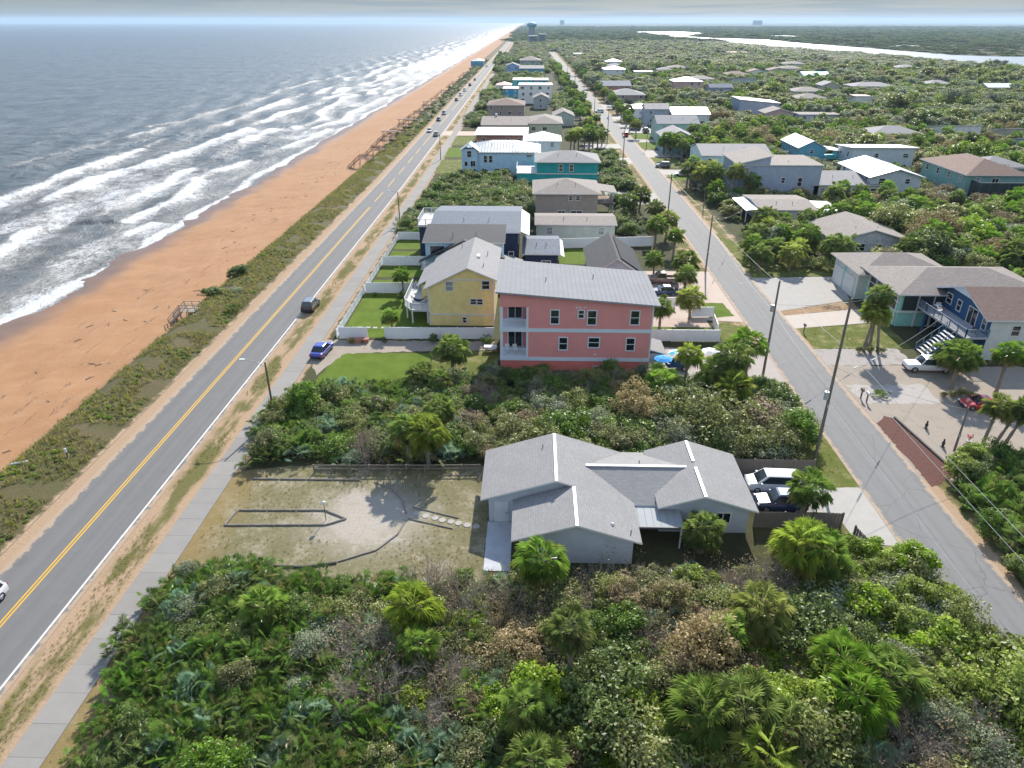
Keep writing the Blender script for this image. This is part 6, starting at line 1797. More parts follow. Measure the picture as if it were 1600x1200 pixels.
# scrub between the houses of the row and on the dune
ROW = []
def patch(poly, sp, kinds, s0, s1):
    for x, y in scatter(poly, sp):
        if clear_of(x, y, .8):
            ROW.append((x + bend(y), y, -.1, rng.uniform(0, 6.28), rng.uniform(s0, s1), kinds[rng.integers(len(kinds))]))
dk = [SHRUBS['dark'][0], SHRUBS['dark'][1], SHRUBS['olive'][0], TREES[0], SHRUBS['grey'][2]]
patch([(-28, 150), (-20, 145), (-19, 143), (0, 156), (-1, 194), (-5, 195), (-6, 208), (-20, 209), (-26, 196)], 2.3, dk, 1.7, 2.6)
patch([(-28, 143), (-22, 143), (-22, 152), (-28, 156)], 2, dk, .9, 1.4)
patch([(19, 192), (27, 190), (27.5, 250), (19, 238)], 2.4, dk, 1.6, 2.6)
patch([(17.5, 146), (24, 148), (24, 176), (19.5, 180)], 2.4, dk, 1.4, 2.2)
patch([(-28, 318), (-20, 318), (-21, 352), (-28, 350)], 3, dk, 2, 3)
patch([(-28, 440), (-16, 440), (-16, 480), (-28, 470)], 3, dk, 2, 3)
patch([(12.5, 380), (24, 350), (26, 470), (13, 440)], 3.2, dk, 2, 3.2)
patch([(-27, 380), (-6, 380), (-6, 412), (-16, 440), (-26, 440)], 3.4, dk, 1.6, 2.8)
patch([(-28, 540), (12, 540), (12, 638), (-22, 638)], 5, dk, 2.4, 3.6)
patch([(-30, 668), (20, 668), (20, 740), (-30, 740)], 5, dk, 2.4, 3.6)
patch([(-34, 785), (20, 785), (15, 1000), (-36, 1000)], 6, dk, 3, 4.4)
patch([(26.5, 276), (29.5, 276), (29.5, 500), (26.5, 500)], 4, dk, 1, 1.6)
stuff('row_scrub', 'dark scrub between the houses of the middle row', 'scrub', ROW, list({p[5].name: p[5] for p in ROW}.values()))
RB = scatter([(41.0, 56.5), (42.6, 60.4), (46.2, 62.6), (60, 61), (60, 40), (39.6, 40), (39.8, 50)], 1.8)
for x, y in RB:
    k = 'bright' if rng.random() < .5 else 'dark'
    if rng.random() < .3:
        plant('saw_palmetto', SAW[rng.integers(3)], x, y, rng.uniform(1.3, 1.9), 'green saw palmetto clump in the shrub mass right of the street', 'palmetto', 'palmettos right of the street')
    else:
        plant('shrub', SHRUBS[k][rng.integers(3)], x, y, rng.uniform(1.2, 1.9), 'leafy %s green shrub in the mass right of the street' % k, 'shrub', '%s shrubs right of the street' % k)
for x, y, s, lb in ((49.5, 79.0, .7, 'rounded red-tinged shrub at the left end of the gravel bed row'), (50.6, 79.2, .6, 'second small shrub of the gravel bed row'), (51.8, 79.3, .75, 'third green shrub of the gravel bed row'), (52.9, 79.2, .6, 'fourth shrub of the gravel bed row by the dense palm')):
    plant('shrub', SHRUBS['rust' if 'red' in lb else 'olive'][0], x, y - 2.6, s, lb, 'shrub', None)
for x, y, s, lb in ((-51.0, 119.4, 2.6, 'largest dark round shrub on the dune above the beach stair'), (-52.0, 108.4, 2.0, 'dark shrub at the beach edge next to the stair'), (-48.6, 110.2, 1.6, 'spiky pale shrub on the dune beside the road')):
    plant('shrub', TREES[0] if 'dark' in lb else SHRUBS['grey'][0], x, y, s, lb, 'shrub', None, .75, -.35)
plant('shrub', SAW[1], -45.9, 101.5, .9, 'small dry palmetto near the road by the beach stair', 'shrub', None)
for x, y in ((44.6, 89.0), (45.8, 88.6), (47.6, 88.8), (46.4, 90.8)):
    plant('shrub', SHRUBS['olive'][1], x, y, .8, 'low shrub around the foot of the palm trio', 'shrub', 'shrubs around the palm trio')
plant('young_palm', SAW[2], 41.9, 76.2, .8, 'small potted-size palm in the pale gravel by the mailboxes', 'palm', None)
plant('young_palm', SAW[1], -6.0, 90.4, .8, 'bare-stemmed young palm against the white fence by the pink house', 'palm', None)
for x, y, s in ((-24.8, 90.2, .55), (-23.4, 90.3, .45), (-20.4, 90.4, .5), (-13.5, 90.6, .9), (-11.8, 90.4, .8)):
    plant('shrub', SHRUBS['dark'][1], x, y, s, 'small dark shrub planted along the outer side of the white fence', 'shrub', 'shrubs along the white fence')
for x, y, s in ((-25.5, 109.2, .5), (-20.9, 109.0, 1.0), (-19.6, 109.3, .9)):
    plant('shrub', SHRUBS['dark'][0], x, y, s, 'garden shrub inside the lower fenced lawn by its back fence', 'shrub', 'shrubs inside the fenced lawn')
dune = []
for x, y in scatter([(-44.9, 20), (-44.9, 330), (-52.6, 330), (-53.6, 60), (-53.8, 20)], .56):
    n = vnoise(np.array([x * .35]), np.array([y * .35]), 8)[0]
    if n > .30:
        z = float(dune_z(np.array([[x]]), np.array([[y]]))[0, 0]) + float(beach_n(np.array([[x]]), np.array([[y]]))[0, 0]) - .04
        dune.append((x + bend(y), y, z, rng.uniform(0, 6.28), rng.uniform(.8, 1.8), TUFTS[rng.integers(3)] if n < .66 or rng.random() < .6 else SHRUBS['bright'][2]) if rng.random() < .9 else (x + bend(y), y, z, 0, .5, SHRUBS['olive'][2]))
dune = [(a, b, c, d, (e if m in TUFTS else rng.uniform(.16, .34)), m) for a, b, c, d, e, m in dune]
for x, y in scatter([(-45.5, 260), (-45.5, 900), (-53, 900), (-53, 260)], 3.2):
    dune.append((x + bend(y), y, -.4, rng.uniform(0, 6.28), rng.uniform(.7, 1.5), SHRUBS[['dark', 'olive', 'grey'][rng.integers(3)]][rng.integers(3)]))
stuff('dune_grass', 'dry grass and creeping vines over the dune strip', 'grass', dune, list({p[5].name: p[5] for p in dune}.values()))
gr = []
for poly, sp, th in (([(-34.2, 25), (-32.1, 25), (-32.1, 200), (-34.2, 200)], .42, .5), ([(-28.9, 20), (-26, 20), (-28.3, 44), (-28.8, 58), (-4.5, 59), (-4, 44.5), (-16, 43), (-28.9, 43.5)], .75, .42), ([(39.2, 90.4), (52, 91), (52, 99), (39.2, 97)], .6, .4), ([(28.6, 57.6), (31.2, 58), (31, 71), (29.4, 71)], .5, .35)):
    for x, y in scatter(poly, sp):
        n = fbm(np.array([x * .4]), np.array([y * .16 if sp < .5 else y * .4]), 3, 6)[0]
        if n > th and not (((x + 14.3) / 4.6) ** 2 + ((y - 51.3) / 4.0) ** 2 < 1):
            gr.append((x, y, .0, rng.uniform(0, 6.28), rng.uniform(.25, .6), TUFTS[rng.integers(3)]))
stuff('grass_tufts', 'thin dry grass tufts on verge and yard', 'grass', gr, TUFTS)
# ------------------------------------------------------------------ fences
def panel_fence(label, pts, h, mat, name='fence', step=2.4, boards=False, cat='fence', z=0.0, cap=True, gap=0.0):
    root = thing(name, label, cat, (pts[0][0], pts[0][1], z))
    first = True
    for a, b in zip(pts[:-1], pts[1:]):
        L = math.dist(a, b); n = max(1, round(L / step)); d = Vector((b[0] - a[0], b[1] - a[1], 0)).normalized(); nn = Vector((-d.y, d.x, 0))
        for i in range(n + 1):
            if i == 0 and not first:
                continue
            x = a[0] + (b[0] - a[0]) * i / n; y = a[1] + (b[1] - a[1]) * i / n
            p = MB().box(x - .065, x + .065, y - .065, y + .065, z - .1, z + h + .08)
            if cap:
                p.add([(x - .09, y - .09, z + h + .08), (x + .09, y - .09, z + h + .08), (x + .09, y + .09, z + h + .08), (x - .09, y + .09, z + h + .08), (x, y, z + h + .17)], [(0, 1, 4), (1, 2, 4), (2, 3, 4), (3, 0, 4), (3, 2, 1, 0)])
            p.build('post', mat, root)
            if i < n:
                x2 = a[0] + (b[0] - a[0]) * (i + 1) / n; y2 = a[1] + (b[1] - a[1]) * (i + 1) / n
                P0 = Vector((x, y, 0)) + d * .065; P1 = Vector((x2, y2, 0)) - d * .065; LL = (P1 - P0).length
                m = MB()
                if gap:                         # pickets
                    k = int(LL / .16)
                    for j in range(k):
                        c = P0 + d * (LL * (j + .5) / k)
                        m.bar((c.x, c.y, z + .05), (c.x, c.y, z + h), .02, .085)
                    for zz in (.25, h - .2):
                        m.bar((P0.x, P0.y, z + zz), (P1.x, P1.y, z + zz), .04, .09)
                    q = m.build('picket_panel', mat, root); q['kind'] = 'stuff'
                elif boards:
                    k = int(LL / .15)
                    for j in range(k):
                        c0 = P0 + d * (LL * j / k) ; c1 = P0 + d * (LL * (j + 1) / k - .012)
                        o = nn * random.uniform(-.012, .012)
                        hh = h + random.uniform(-.03, .03)
                        m.bar(((c0.x + c1.x) / 2 + o.x, (c0.y + c1.y) / 2 + o.y, z), ((c0.x + c1.x) / 2 + o.x, (c0.y + c1.y) / 2 + o.y, z + hh), *((.022, .135) if abs(d.y) > .5 else (.135, .022)))
                    for zz in (.3, h - .3):
                        m.bar((P0.x + nn.x * .05, P0.y + nn.y * .05, z + zz), (P1.x + nn.x * .05, P1.y + nn.y * .05, z + zz), .05, .09)
                    q = m.build('board_panel', mat, root); q['kind'] = 'stuff'
                else:
                    m.bar((P0.x, P0.y, z + h / 2 + .04), (P1.x, P1.y, z + h / 2 + .04), .045, h - .1)
                    q = m.build('panel', mat, root)
                    MB().bar((P0.x, P0.y, z + h), (P1.x, P1.y, z + h), .075, .1).build('top_rail', mat, q, off=root.location)
        first = False
    return root
VINYL = paint('white_vinyl', (0.76, 0.77, 0.79), .45, .04)
FWOOD = wood('fence_wood_grey', (0.17, 0.14, 0.115))
panel_fence('tall white vinyl fence across the lawn below the yellow house', [(-26.9, 91.6), (-23.0, 91.6), (-5.2, 92.0)], 1.75, VINYL)
panel_fence('white fence run along the sidewalk at the lower lawn', [(-27.4, 91.9), (-27.5, 110.3)], 1.35, VINYL, gap=.1)
panel_fence('white fence run along the sidewalk at the upper lawns', [(-27.5, 111), (-27.5, 143)], 1.3, VINYL, gap=.1)
panel_fence('white cross fence between the two lower front lawns', [(-27.2, 110.6), (-18.9, 110.7)], 1.75, VINYL)
panel_fence('white cross fence beside the light blue house', [(-27.2, 125.4), (-18.4, 125.5)], 1.75, VINYL)
panel_fence('farthest white cross fence by the navy house deck', [(-27.2, 142.6), (-18.4, 142.7)], 1.6, VINYL)
panel_fence('white vinyl fence right of the pink house', [(15.4, 91.9), (26.4, 92.0), (26.9, 98.0)], 1.75, VINYL)
panel_fence('short white fence piece by the pink paver drive', [(24.4, 101.2), (27.6, 101.4)], 1.6, VINYL)
panel_fence('white fence in front of the parked brown pickup', [(18.0, 105.2), (22.6, 105.4)], 1.6, VINYL)
panel_fence('long white fence behind the grey gabled cottage', [(5.2, 137.4), (24.0, 139.6)], 1.9, VINYL)
panel_fence('weathered board fence behind the parked white van', [(20.2, 59.2), (28.0, 59.2)], 1.8, FWOOD, boards=True, cap=False, step=2.2)
panel_fence('dark board fence on the near side of the driveway', [(20.0, 50.9), (27.6, 50.9), (28.3, 47.4)], 1.7, FWOOD, boards=True, cap=False, step=2.2)
rf = thing('rail_fence', 'low grey post-and-rail fence along the back of the dry yard', 'fence', (-21.3, 58.3, 0))
for i in range(10):
    x = -21.3 + i * 1.83; y = 58.3 + i * .06
    MB().box(x - .07, x + .07, y - .07, y + .07, -.05, .95).build('post', FWOOD, rf)
    if i < 9:
        for z in (.45, .86):
            MB().bar((x + .07, y, z), (x + 1.76, y + .06, z), .05, .13).build('rail', FWOOD, rf)

# ------------------------------------------------------------------ yard furniture
LOG = wood('landscape_timber', (0.20, 0.175, 0.15))
LOGD = wood('dark_timber', (0.07, 0.06, 0.05))
def timber(a, b, label, group=None, r=.1, mat=None):
    o = thing('landscape_timber', label, 'timber', (a[0], a[1], 0), group)
    d = Vector((b[0] - a[0], b[1] - a[1], 0)); L = d.length
    m = MB(); n = 8; seg = 5; vs = []
    u = d.normalized(); w = Vector((-u.y, u.x, 0)); up = Vector((0, 0, 1))
    for i in range(seg + 1):
        for k in range(n):
            t = 6.283 * k / n; q = r * (1 + .12 * math.sin(i * 2.1 + k))
            p = u * (L * i / seg) + w * (q * math.cos(t)) + up * (r * .8 + .85 * q * math.sin(t))
            vs.append(p)
    fs = [(i * n + k, i * n + (k + 1) % n, (i + 1) * n + (k + 1) % n, (i + 1) * n + k) for i in range(seg) for k in range(n)] + [tuple(range(n - 1, -1, -1)), tuple(range(seg * n, seg * n + n))]
    m.add(vs, fs).build('log', mat or LOG, o, off=(0, 0, 0))
    for f in (.12, .88):
        MB().tube(tuple(u * L * f + up * r * 1.5), tuple(u * L * f + up * (r * 1.75)), .02, n=6).build('spike_head', paint('rust_iron', (0.12, .07, .05)), o, off=(0, 0, 0))
    return o
def timbers(pts, label, group, **k):
    for i, (a, b) in enumerate(zip(pts[:-1], pts[1:])):
        n = max(1, round(math.dist(a, b) / 2.5))
        for j in range(n):
            p = (a[0] + (b[0] - a[0]) * j / n, a[1] + (b[1] - a[1]) * j / n); q = (a[0] + (b[0] - a[0]) * (j + .97) / n, a[1] + (b[1] - a[1]) * (j + .97) / n)
            timber(p, q, label, group, **k)
timbers([(-27.0, 49.8), (-18.0, 50.1), (-16.4, 51.0), (-18.6, 52.2), (-26.6, 52.0)], 'grey timber edging the long pointed bed in the dry yard', 'timbers of the pointed bed')
timber((-27.0, 49.9), (-26.7, 51.9), 'grey timber closing the left end of the pointed bed')
timbers([(-27.0, 57.0), (-16.4, 57.1)], 'grey timber in the straight line by the back thicket', 'timbers by the back thicket')
timbers([(-15.0, 56.8), (-13.2, 55.8), (-11.8, 53.9), (-11.1, 51.9)], 'timber in the curved edge behind the sandy circle', 'timbers of the curved edge', r=.07)
timbers([(-11.0, 51.0), (-11.4, 49.0), (-12.8, 46.9), (-15.8, 45.3)], 'timber in the curved edge in front of the sandy circle', 'timbers of the front curve', r=.08)
timbers([(-15.8, 45.2), (-18.4, 44.6), (-23.6, 44.7)], 'dark timber at the near edge of the dry yard', 'dark timbers at the near yard edge', mat=LOGD, r=.12)
timbers([(-10.6, 52.9), (-6.2, 51.4)], 'timber on the upper side of the stepping-stone path', 'timbers above the stepping stones', r=.07)
timbers([(-10.8, 51.2), (-6.6, 49.9)], 'timber on the lower side of the stepping-stone path', 'timbers below the stepping stones', r=.07)
path = sheet('stepping_path', [(-10.6, 52.3), (-4.0, 50.9), (-4.0, 49.9), (-10.8, 51.3)], .011, YARD)
stone = MB(); stone.tube((0, 0, -.02), (0, 0, .05), .34, .32, 14)
stm = stone.mesh('stepping_stone', CONC_L)
for x, y in ((-10.2, 52.0), (-9.3, 51.65), (-8.4, 51.4), (-7.7, 51.1), (-6.9, 50.9), (-6.2, 50.7), (-5.4, 50.45), (-4.6, 50.3)):
    link('stepping_stone', stm, path, (x, y, .012), rng.uniform(0, 3))
path2 = sheet('paver_path', rect(-25.6, -15.6, 95.2, 96.4), .012, LAWN)
pvm = MB().box(-.32, .32, -.3, .3, -.02, .03).mesh('paver', CONC_L)
for i in range(9):
    link('paver', pvm, path2, (-25 + i * 1.12 + (.1 if i % 2 else 0), 95.75 + .05 * (i % 2), .02), .06)
lp = thing('yard_lamp', 'slim post lamp with white globe in the dry yard bed', 'lamp post', (-18.2, 50.9, 0))
MB().tube((0, 0, 0), (0, 0, 1.75), .035, n=8).build('post', paint('dark_metal', (0.05, .05, .05)), lp, off=(0, 0, 0))
MB().dome((0, 0, 1.85), .2, .2, .2, 12, 5, 0, -1.2).build('globe', WHITE, lp, off=(0, 0, 0), smooth=True)
mk = thing('marker_post', 'short white-topped marker post on the dune', 'post', (-47.2, 60, .3))
MB().box(-.05, .05, -.05, .05, -.5, .55).build('post', paint('dark_metal', (0.05, .05, .05)), mk, off=(0, 0, 0))
MB().box(-.1, .1, -.06, .06, .55, 1.0).build('sign_plate', WHITE, mk, off=(0, 0, 0))
pp = thing('drain_pipe', 'broken length of white pipe lying on the dune', 'pipe', (-52.2, 58.6, .1))
MB().tube((0, 0, .12), (1.35, .4, .2), .11, n=10).build('pipe', WHITE, pp, off=(0, 0, 0))
MB().tube((1.33, .39, .2), (1.45, .43, .21), .14, n=10).build('collar', WHITE, pp, off=(0, 0, 0))
tb = thing('picnic_table', 'picnic table under a patterned white cloth beside the pink house', 'table', (-5.3, 87.9, 0))
WD = wood('deck_brown', (0.22, 0.13, 0.08))
for k in range(5):
    MB().box(-.9, .9, -.38 + k * .155, -.24 + k * .155, .72, .76).build('plank', WD, tb, off=(0, 0, 0))
for s in (-1, 1):
    MB().box(-.9, .9, s * .72 - .13, s * .72 + .13, .42, .46).build('bench', WD, tb, off=(0, 0, 0))
    MB().bar((s * .65, -.7, 0), (s * .65, .25, .72), .05, .1).build('leg', WD, tb, off=(0, 0, 0))
    MB().bar((s * .65, .7, 0), (s * .65, -.25, .72), .05, .1).build('leg', WD, tb, off=(0, 0, 0))
cl_ = tag(link('tablecloth', MB().box(-.95, .75, -.42, .42, .765, .79).box(-.97, .77, -.44, -.42, .5, .79).box(-.97, .77, .42, .44, .5, .79).box(-.97, -.95, -.44, .44, .5, .79).mesh('tablecloth', paint('cloth_white_blue', (0.66, .66, .72), .8, .5, 3.0)), None, (-5.3, 87.9, 0)), 'patterned white cloth draped over the picnic table', 'tablecloth')
pl = thing('planter_box', 'reddish planter box at the left end of the white fence', 'planter', (-24.0, 90.5, 0))
MB().box(-1.4, 1.4, -.35, .35, 0, .5).build('box', paint('terracotta', (0.36, .16, .12), .8, .2), pl, off=(0, 0, 0))
MB().box(-1.45, 1.45, -.4, .4, .5, .58).build('rim', paint('terracotta', (0.36, .16, .12), .8, .2), pl, off=(0, 0, 0))
def umbrella(x, y, col, label, col2=None):
    u = thing('beach_umbrella', label, 'umbrella', (x, y, 0))
    MB().tube((0, 0, 0), (0, 0, 2.35), .025, n=6).build('pole', WHITE, u, off=(0, 0, 0))
    n = 8; mats = [paint('cloth_' + label[:14].replace(' ', '_'), col, .7, .05), paint('cloth2_' + label[:14].replace(' ', '_'), col2 or col, .7, .05)]
    for k in range(n):
        a0, a1 = 6.283 * k / n, 6.283 * (k + 1) / n; R0 = 1.2
        p = [(0, 0, 2.3)] + [(R0 * f * math.cos(a), R0 * f * math.sin(a), 2.3 - .42 * f ** 1.5) for f in (.55, 1.0) for a in (a0, a1)]
        MB().add(p, [(0, 1, 2), (1, 3, 4, 2)]).build('canopy_panel', mats[k % 2], u, off=(0, 0, 0))
umbrella(16.9, 82.1, (0.02, .30, .75), 'bright blue beach umbrella at the pink house corner')
umbrella(19.0, 83.9, (0.03, .45, .52), 'teal and white beach umbrella over the blue trailer', (0.75, .78, .78))
umbrella(23.4, 84.6, (0.75, .74, .74), 'small white umbrella behind the leaning palm', (0.7, .68, .7))
RUB = paint('rubber', (0.018, .018, .018), .8); RIM = paint('rim_alloy', (0.45, .46, .47), .3, .05, metal=.6)
def wheel(root, x, y, z, r, w=.22, name='wheel'):
    m = MB(); n = 16
    wo = link(name, None, root, (x, y, z))
    b = MB(); vs = []
    prof = [(-w / 2, r * .62), (-w / 2, r * .93), (-w * .3, r), (w * .3, r), (w / 2, r * .93), (w / 2, r * .62)]
    for (o, q) in prof:
        for k in range(n):
            a = 6.283 * k / n; vs.append((o, q * math.cos(a), q * math.sin(a)))
    b.add(vs, [(j * n + k, j * n + (k + 1) % n, (j + 1) * n + (k + 1) % n, (j + 1) * n + k) for j in range(5) for k in range(n)])
    b.build('tyre', RUB, wo, off=(0, 0, 0))
    MB().tube((-w * .4, 0, 0), (w * .4, 0, 0), r * .62, n=12).build('rim', RIM, wo, off=(0, 0, 0))
    return wo
tr = thing('trailer', 'blue utility trailer with black tyre beside the pink house', 'trailer', (19.0, 83.2, 0), None, R(8))
BL = paint('trailer_blue', (0.02, .10, .22), .4, .1)
MB().box(-1.5, 1.3, -.8, .8, .55, .63).build('bed', BL, tr, off=(0, 0, 0))
for s in (-1, 1):
    MB().box(-1.5, 1.3, s * .8 - .03, s * .8 + .03, .63, 1.15).build('side_board', BL, tr, off=(0, 0, 0))
    wo = wheel(tr, .6, s * .95, .38, .38); wo.rotation_euler = (0, 0, R(90))
for x in (-1.5, 1.3):
    MB().box(x - .03, x + .03, -.77, .77, .63, 1.15).build('end_board', BL, tr, off=(0, 0, 0))
MB().bar((-1.5, 0, .55), (-2.6, 0, .5), .08, .08).build('tow_bar', paint('dark_metal', (0.05, .05, .05)), tr, off=(0, 0, 0))

# ------------------------------------------------------------------ vehicles (front towards +y before turning)
GLASSC = paint('car_glass', (0.02, .028, .032), .06, .02, spec=.8)
LAMP_W = paint('headlight', (0.8, .8, .78), .15); LAMP_R = paint('taillight', (0.35, .01, .01), .25); DARKP = paint('black_trim', (0.02, .02, .022), .5)
def car_paint(name, col):
    return paint('car_' + name, col, .28, .03, coat=.8, spec=.5, bstr=0.0)
def loft(b, st):
    """stations (y, z0, z1, half width) -> rounded body shell"""
    n = 10; vs = []
    for (y, z0, z1, hw) in st:
        h = z1 - z0
        for fx, fz in ((-.92, 0), (-1, .22), (-1, .62), (-.95, .88), (-.8, 1), (.8, 1), (.95, .88), (1, .62), (1, .22), (.92, 0)):
            vs.append((hw * fx, y, z0 + h * fz))
    fs = [(i * n + k, i * n + (k + 1) % n, (i + 1) * n + (k + 1) % n, (i + 1) * n + k) for i in range(len(st) - 1) for k in range(n)]
    fs += [tuple(range(n)), tuple(range(len(st) * n - 1, (len(st) - 1) * n - 1, -1))]
    return b.add(vs, fs)
def vehicle(kind, col, x, y, rz, label, cat, group=None, z=.03, roof=None, detail=True):
    L, Wd, H, cab = {'sedan': (4.7, .90, 1.44, (-1.75, -1.05, .35, 1.15)), 'suv': (4.6, .93, 1.72, (-2.15, -1.85, .45, 1.15)), 'van': (5.1, .98, 1.80, (-2.4, -2.2, .85, 1.75)), 'pickup': (5.7, .99, 1.88, (-.75, -.6, .75, 1.35)), 'sport': (4.5, .95, 1.28, (-1.5, -.75, .2, 1.0))}[kind]
    o = thing({'sedan': 'parked_car', 'suv': 'car', 'van': 'van', 'pickup': 'pickup_truck', 'sport': 'sports_car'}[kind], label, cat, (x, y, z), group, rz)
    belt = {'sedan': .92, 'suv': 1.05, 'van': 1.08, 'pickup': 1.12, 'sport': .82}[kind]; wr = {'pickup': .42, 'suv': .36}.get(kind, .33)
    f = L / 2; g = .2 if kind != 'pickup' else .36
    b = MB()
    if kind == 'pickup':
        loft(b, [(f, .5, .95, .86), (f - .12, .4, 1.08, .95), (1.35, g, 1.16, .99), (-.8, g, 1.12, .99)])
        loft(b, [(-.82, g, .75, .99), (-f, .5, .75, .97)])
        for s in (-1, 1):
            b.box(s * .97 - .06, s * .97 + .02, -f, -.8, .6, 1.14)
        b.box(-.93, .93, -f, -f + .08, .6, 1.14)
    else:
        hood = belt - (.1 if kind in ('sedan', 'sport') else .04)
        loft(b, [(f, .38, hood - .28, Wd * .82), (f - .18, .26, hood - .1, Wd * .95), (cab[3] + .1, g, hood, Wd), (0, g, belt, Wd), (cab[0] - .05, g, belt, Wd), (-f + .2, .26, belt - (.06 if kind != 'sedan' else .02), Wd * .96), (-f, .4, belt - .3, Wd * .86)])
    y0, y1, y2, y3 = cab; hw0, hw1 = Wd * .93, Wd * .76
    vs = [(-hw0, y0, belt - .06), (hw0, y0, belt - .06), (hw0, y3, belt - .06), (-hw0, y3, belt - .06), (-hw1, y1, H), (hw1, y1, H), (hw1, y2, H), (-hw1, y2, H), (-hw1 * .8, y1 + .15, H + .05), (hw1 * .8, y1 + .15, H + .05), (hw1 * .8, y2 - .15, H + .05), (-hw1 * .8, y2 - .15, H + .05)]
    b.add(vs, [(0, 1, 5, 4), (1, 2, 6, 5), (2, 3, 7, 6), (3, 0, 4, 7), (4, 5, 9, 8), (5, 6, 10, 9), (6, 7, 11, 10), (7, 4, 8, 11), (8, 9, 10, 11)])
    b.build('body', col, o, off=(0, 0, 0))
    if roof:
        MB().add([(v[0], v[1], v[2] + .012) for v in vs[8:]], [(0, 1, 2, 3)]).build('roof_panel', roof, o, off=(0, 0, 0))
    def pane(nm, a, b_, c, d, ins=.1):
        P = [Vector(vs[i]) for i in (a, b_, c, d)]; ctr = sum(P, Vector()) / 4
        nn = (P[1] - P[0]).cross(P[2] - P[0]).normalized()
        Q = [ctr + (p - ctr) * (1 - ins) + nn * .012 for p in P]
        MB().add(Q, [(0, 1, 2, 3)]).build(nm, GLASSC, o, off=(0, 0, 0))
    pane('rear_window', 0, 1, 5, 4); pane('windshield', 2, 3, 7, 6)
    pane('side_window', 1, 2, 6, 5, .14); pane('side_window', 3, 0, 4, 7, .14)
    if not detail:
        for sx in (-1, 1):
            for yy in (f - .85, -f + .9):
                MB().tube((sx * (Wd - .2), yy, wr), (sx * (Wd + .01), yy, wr), wr, n=10).build('wheel', RUB, o, off=(0, 0, 0))
        return o
    for sx in (-1, 1):
        for yy in (f - .9, -f + .95):
            wheel(o, sx * (Wd - .1), yy, wr, wr)
        MB().box(sx * Wd * .78 - .16, sx * Wd * .78 + .16, f - .14, f - .04, belt - .34, belt - .2).build('headlight', LAMP_W, o, off=(0, 0, 0))
        MB().box(sx * Wd * .8 - .12, sx * Wd * .8 + .12, -f - .005, -f + .12, belt - .32, belt - .1).build('taillight', LAMP_R, o, off=(0, 0, 0))
        MB().box(sx * (Wd + .1) - .1, sx * (Wd + .1) + .1, y3 - .45, y3 - .3, belt, belt + .14).build('mirror', col, o, off=(0, 0, 0))
    MB().box(-Wd * .8, Wd * .8, f - .1, f + .04, .3, .5).build('bumper', DARKP, o, off=(0, 0, 0))
    MB().box(-Wd * .8, Wd * .8, -f - .05, -f + .1, .3, .5).build('bumper', DARKP, o, off=(0, 0, 0))
    return o
CW = car_paint('white', (0.78, .78, .78)); CS = car_paint('silver', (0.35, .38, .42)); CB = car_paint('blue', (0.015, .035, .30)); CK = car_paint('black', (0.02, .022, .026)); CR = car_paint('red', (0.50, .012, .012)); CBR = car_paint('bronze', (0.30, .20, .17)); CN = car_paint('navy', (0.02, .04, .11)); CG = car_paint('grey', (0.12, .14, .16))
vehicle('suv', CK, -34.3, 103.2, 0, 'black car with grey roof stopped on the coast road shoulder', 'car', roof=CG)
vehicle('sedan', CB, -28.1, 86.6, R(-6), 'royal blue sedan parked on sand beside the sidewalk', 'car')
vehicle('suv', CW, -41.5, 38.9, R(180), 'white car entering at the left picture edge', 'car')
for i, (x, yy, rz, m_, lb) in enumerate(((-41, 302, 180, CW, 'white car in the left lane, nearer of the oncoming ones'), (-37, 291, 0, CS, 'silver car in the right lane beside the street lamp'), (-41.3, 338, 180, CK, 'dark car oncoming behind the white one'), (-41.4, 362, 180, CS, 'silver car oncoming behind the dark one'), (-41.2, 428, 180, CK, 'dark car of the middle group on the coast road'), (-41.4, 458, 180, CW, 'tall white vehicle of the middle group on the coast road'), (-41.4, 490, 180, CW, 'small white car behind the tall white vehicle'), (-41, 532, 180, CK, 'dark car alone above the middle group'), (-41, 584, 180, CK, 'dark distant car halfway up the coast road'), (-41, 760, 180, CW, 'far white car near the beach pavilion'), (-37, 845, 0, CK, 'farthest dark car visible on the coast road'))):
    vehicle('van' if 'tall' in lb else ('suv' if i % 2 else 'sedan'), m_, x + bend(yy), yy, R(rz), lb, 'car', None, detail=yy < 320)
vehicle('van', CW, 23.4, 56.9, R(88), 'white minivan parked in the grey house driveway', 'van')
vehicle('suv', CN, 23.2, 53.9, R(88), 'dark blue car with blue-silver roof next to the minivan', 'car', roof=car_paint('roof_blue', (0.28, .36, .5)))
vehicle('pickup', CW, 51.0, 83.6, R(88), 'white crew-cab pickup truck in the right-hand drive', 'pickup truck')
vehicle('sport', CR, 52.4, 73.8, R(88), 'red sports car behind the leaning palms', 'car')
vehicle('pickup', CBR, 22.4, 117.2, R(88), 'bronze pickup truck parked left of the street', 'pickup truck')
vehicle('sedan', CN, 21.9, 111.4, R(88), 'navy sedan parked below the bronze pickup', 'car', roof=car_paint('roof_blue', (0.28, .36, .5)))
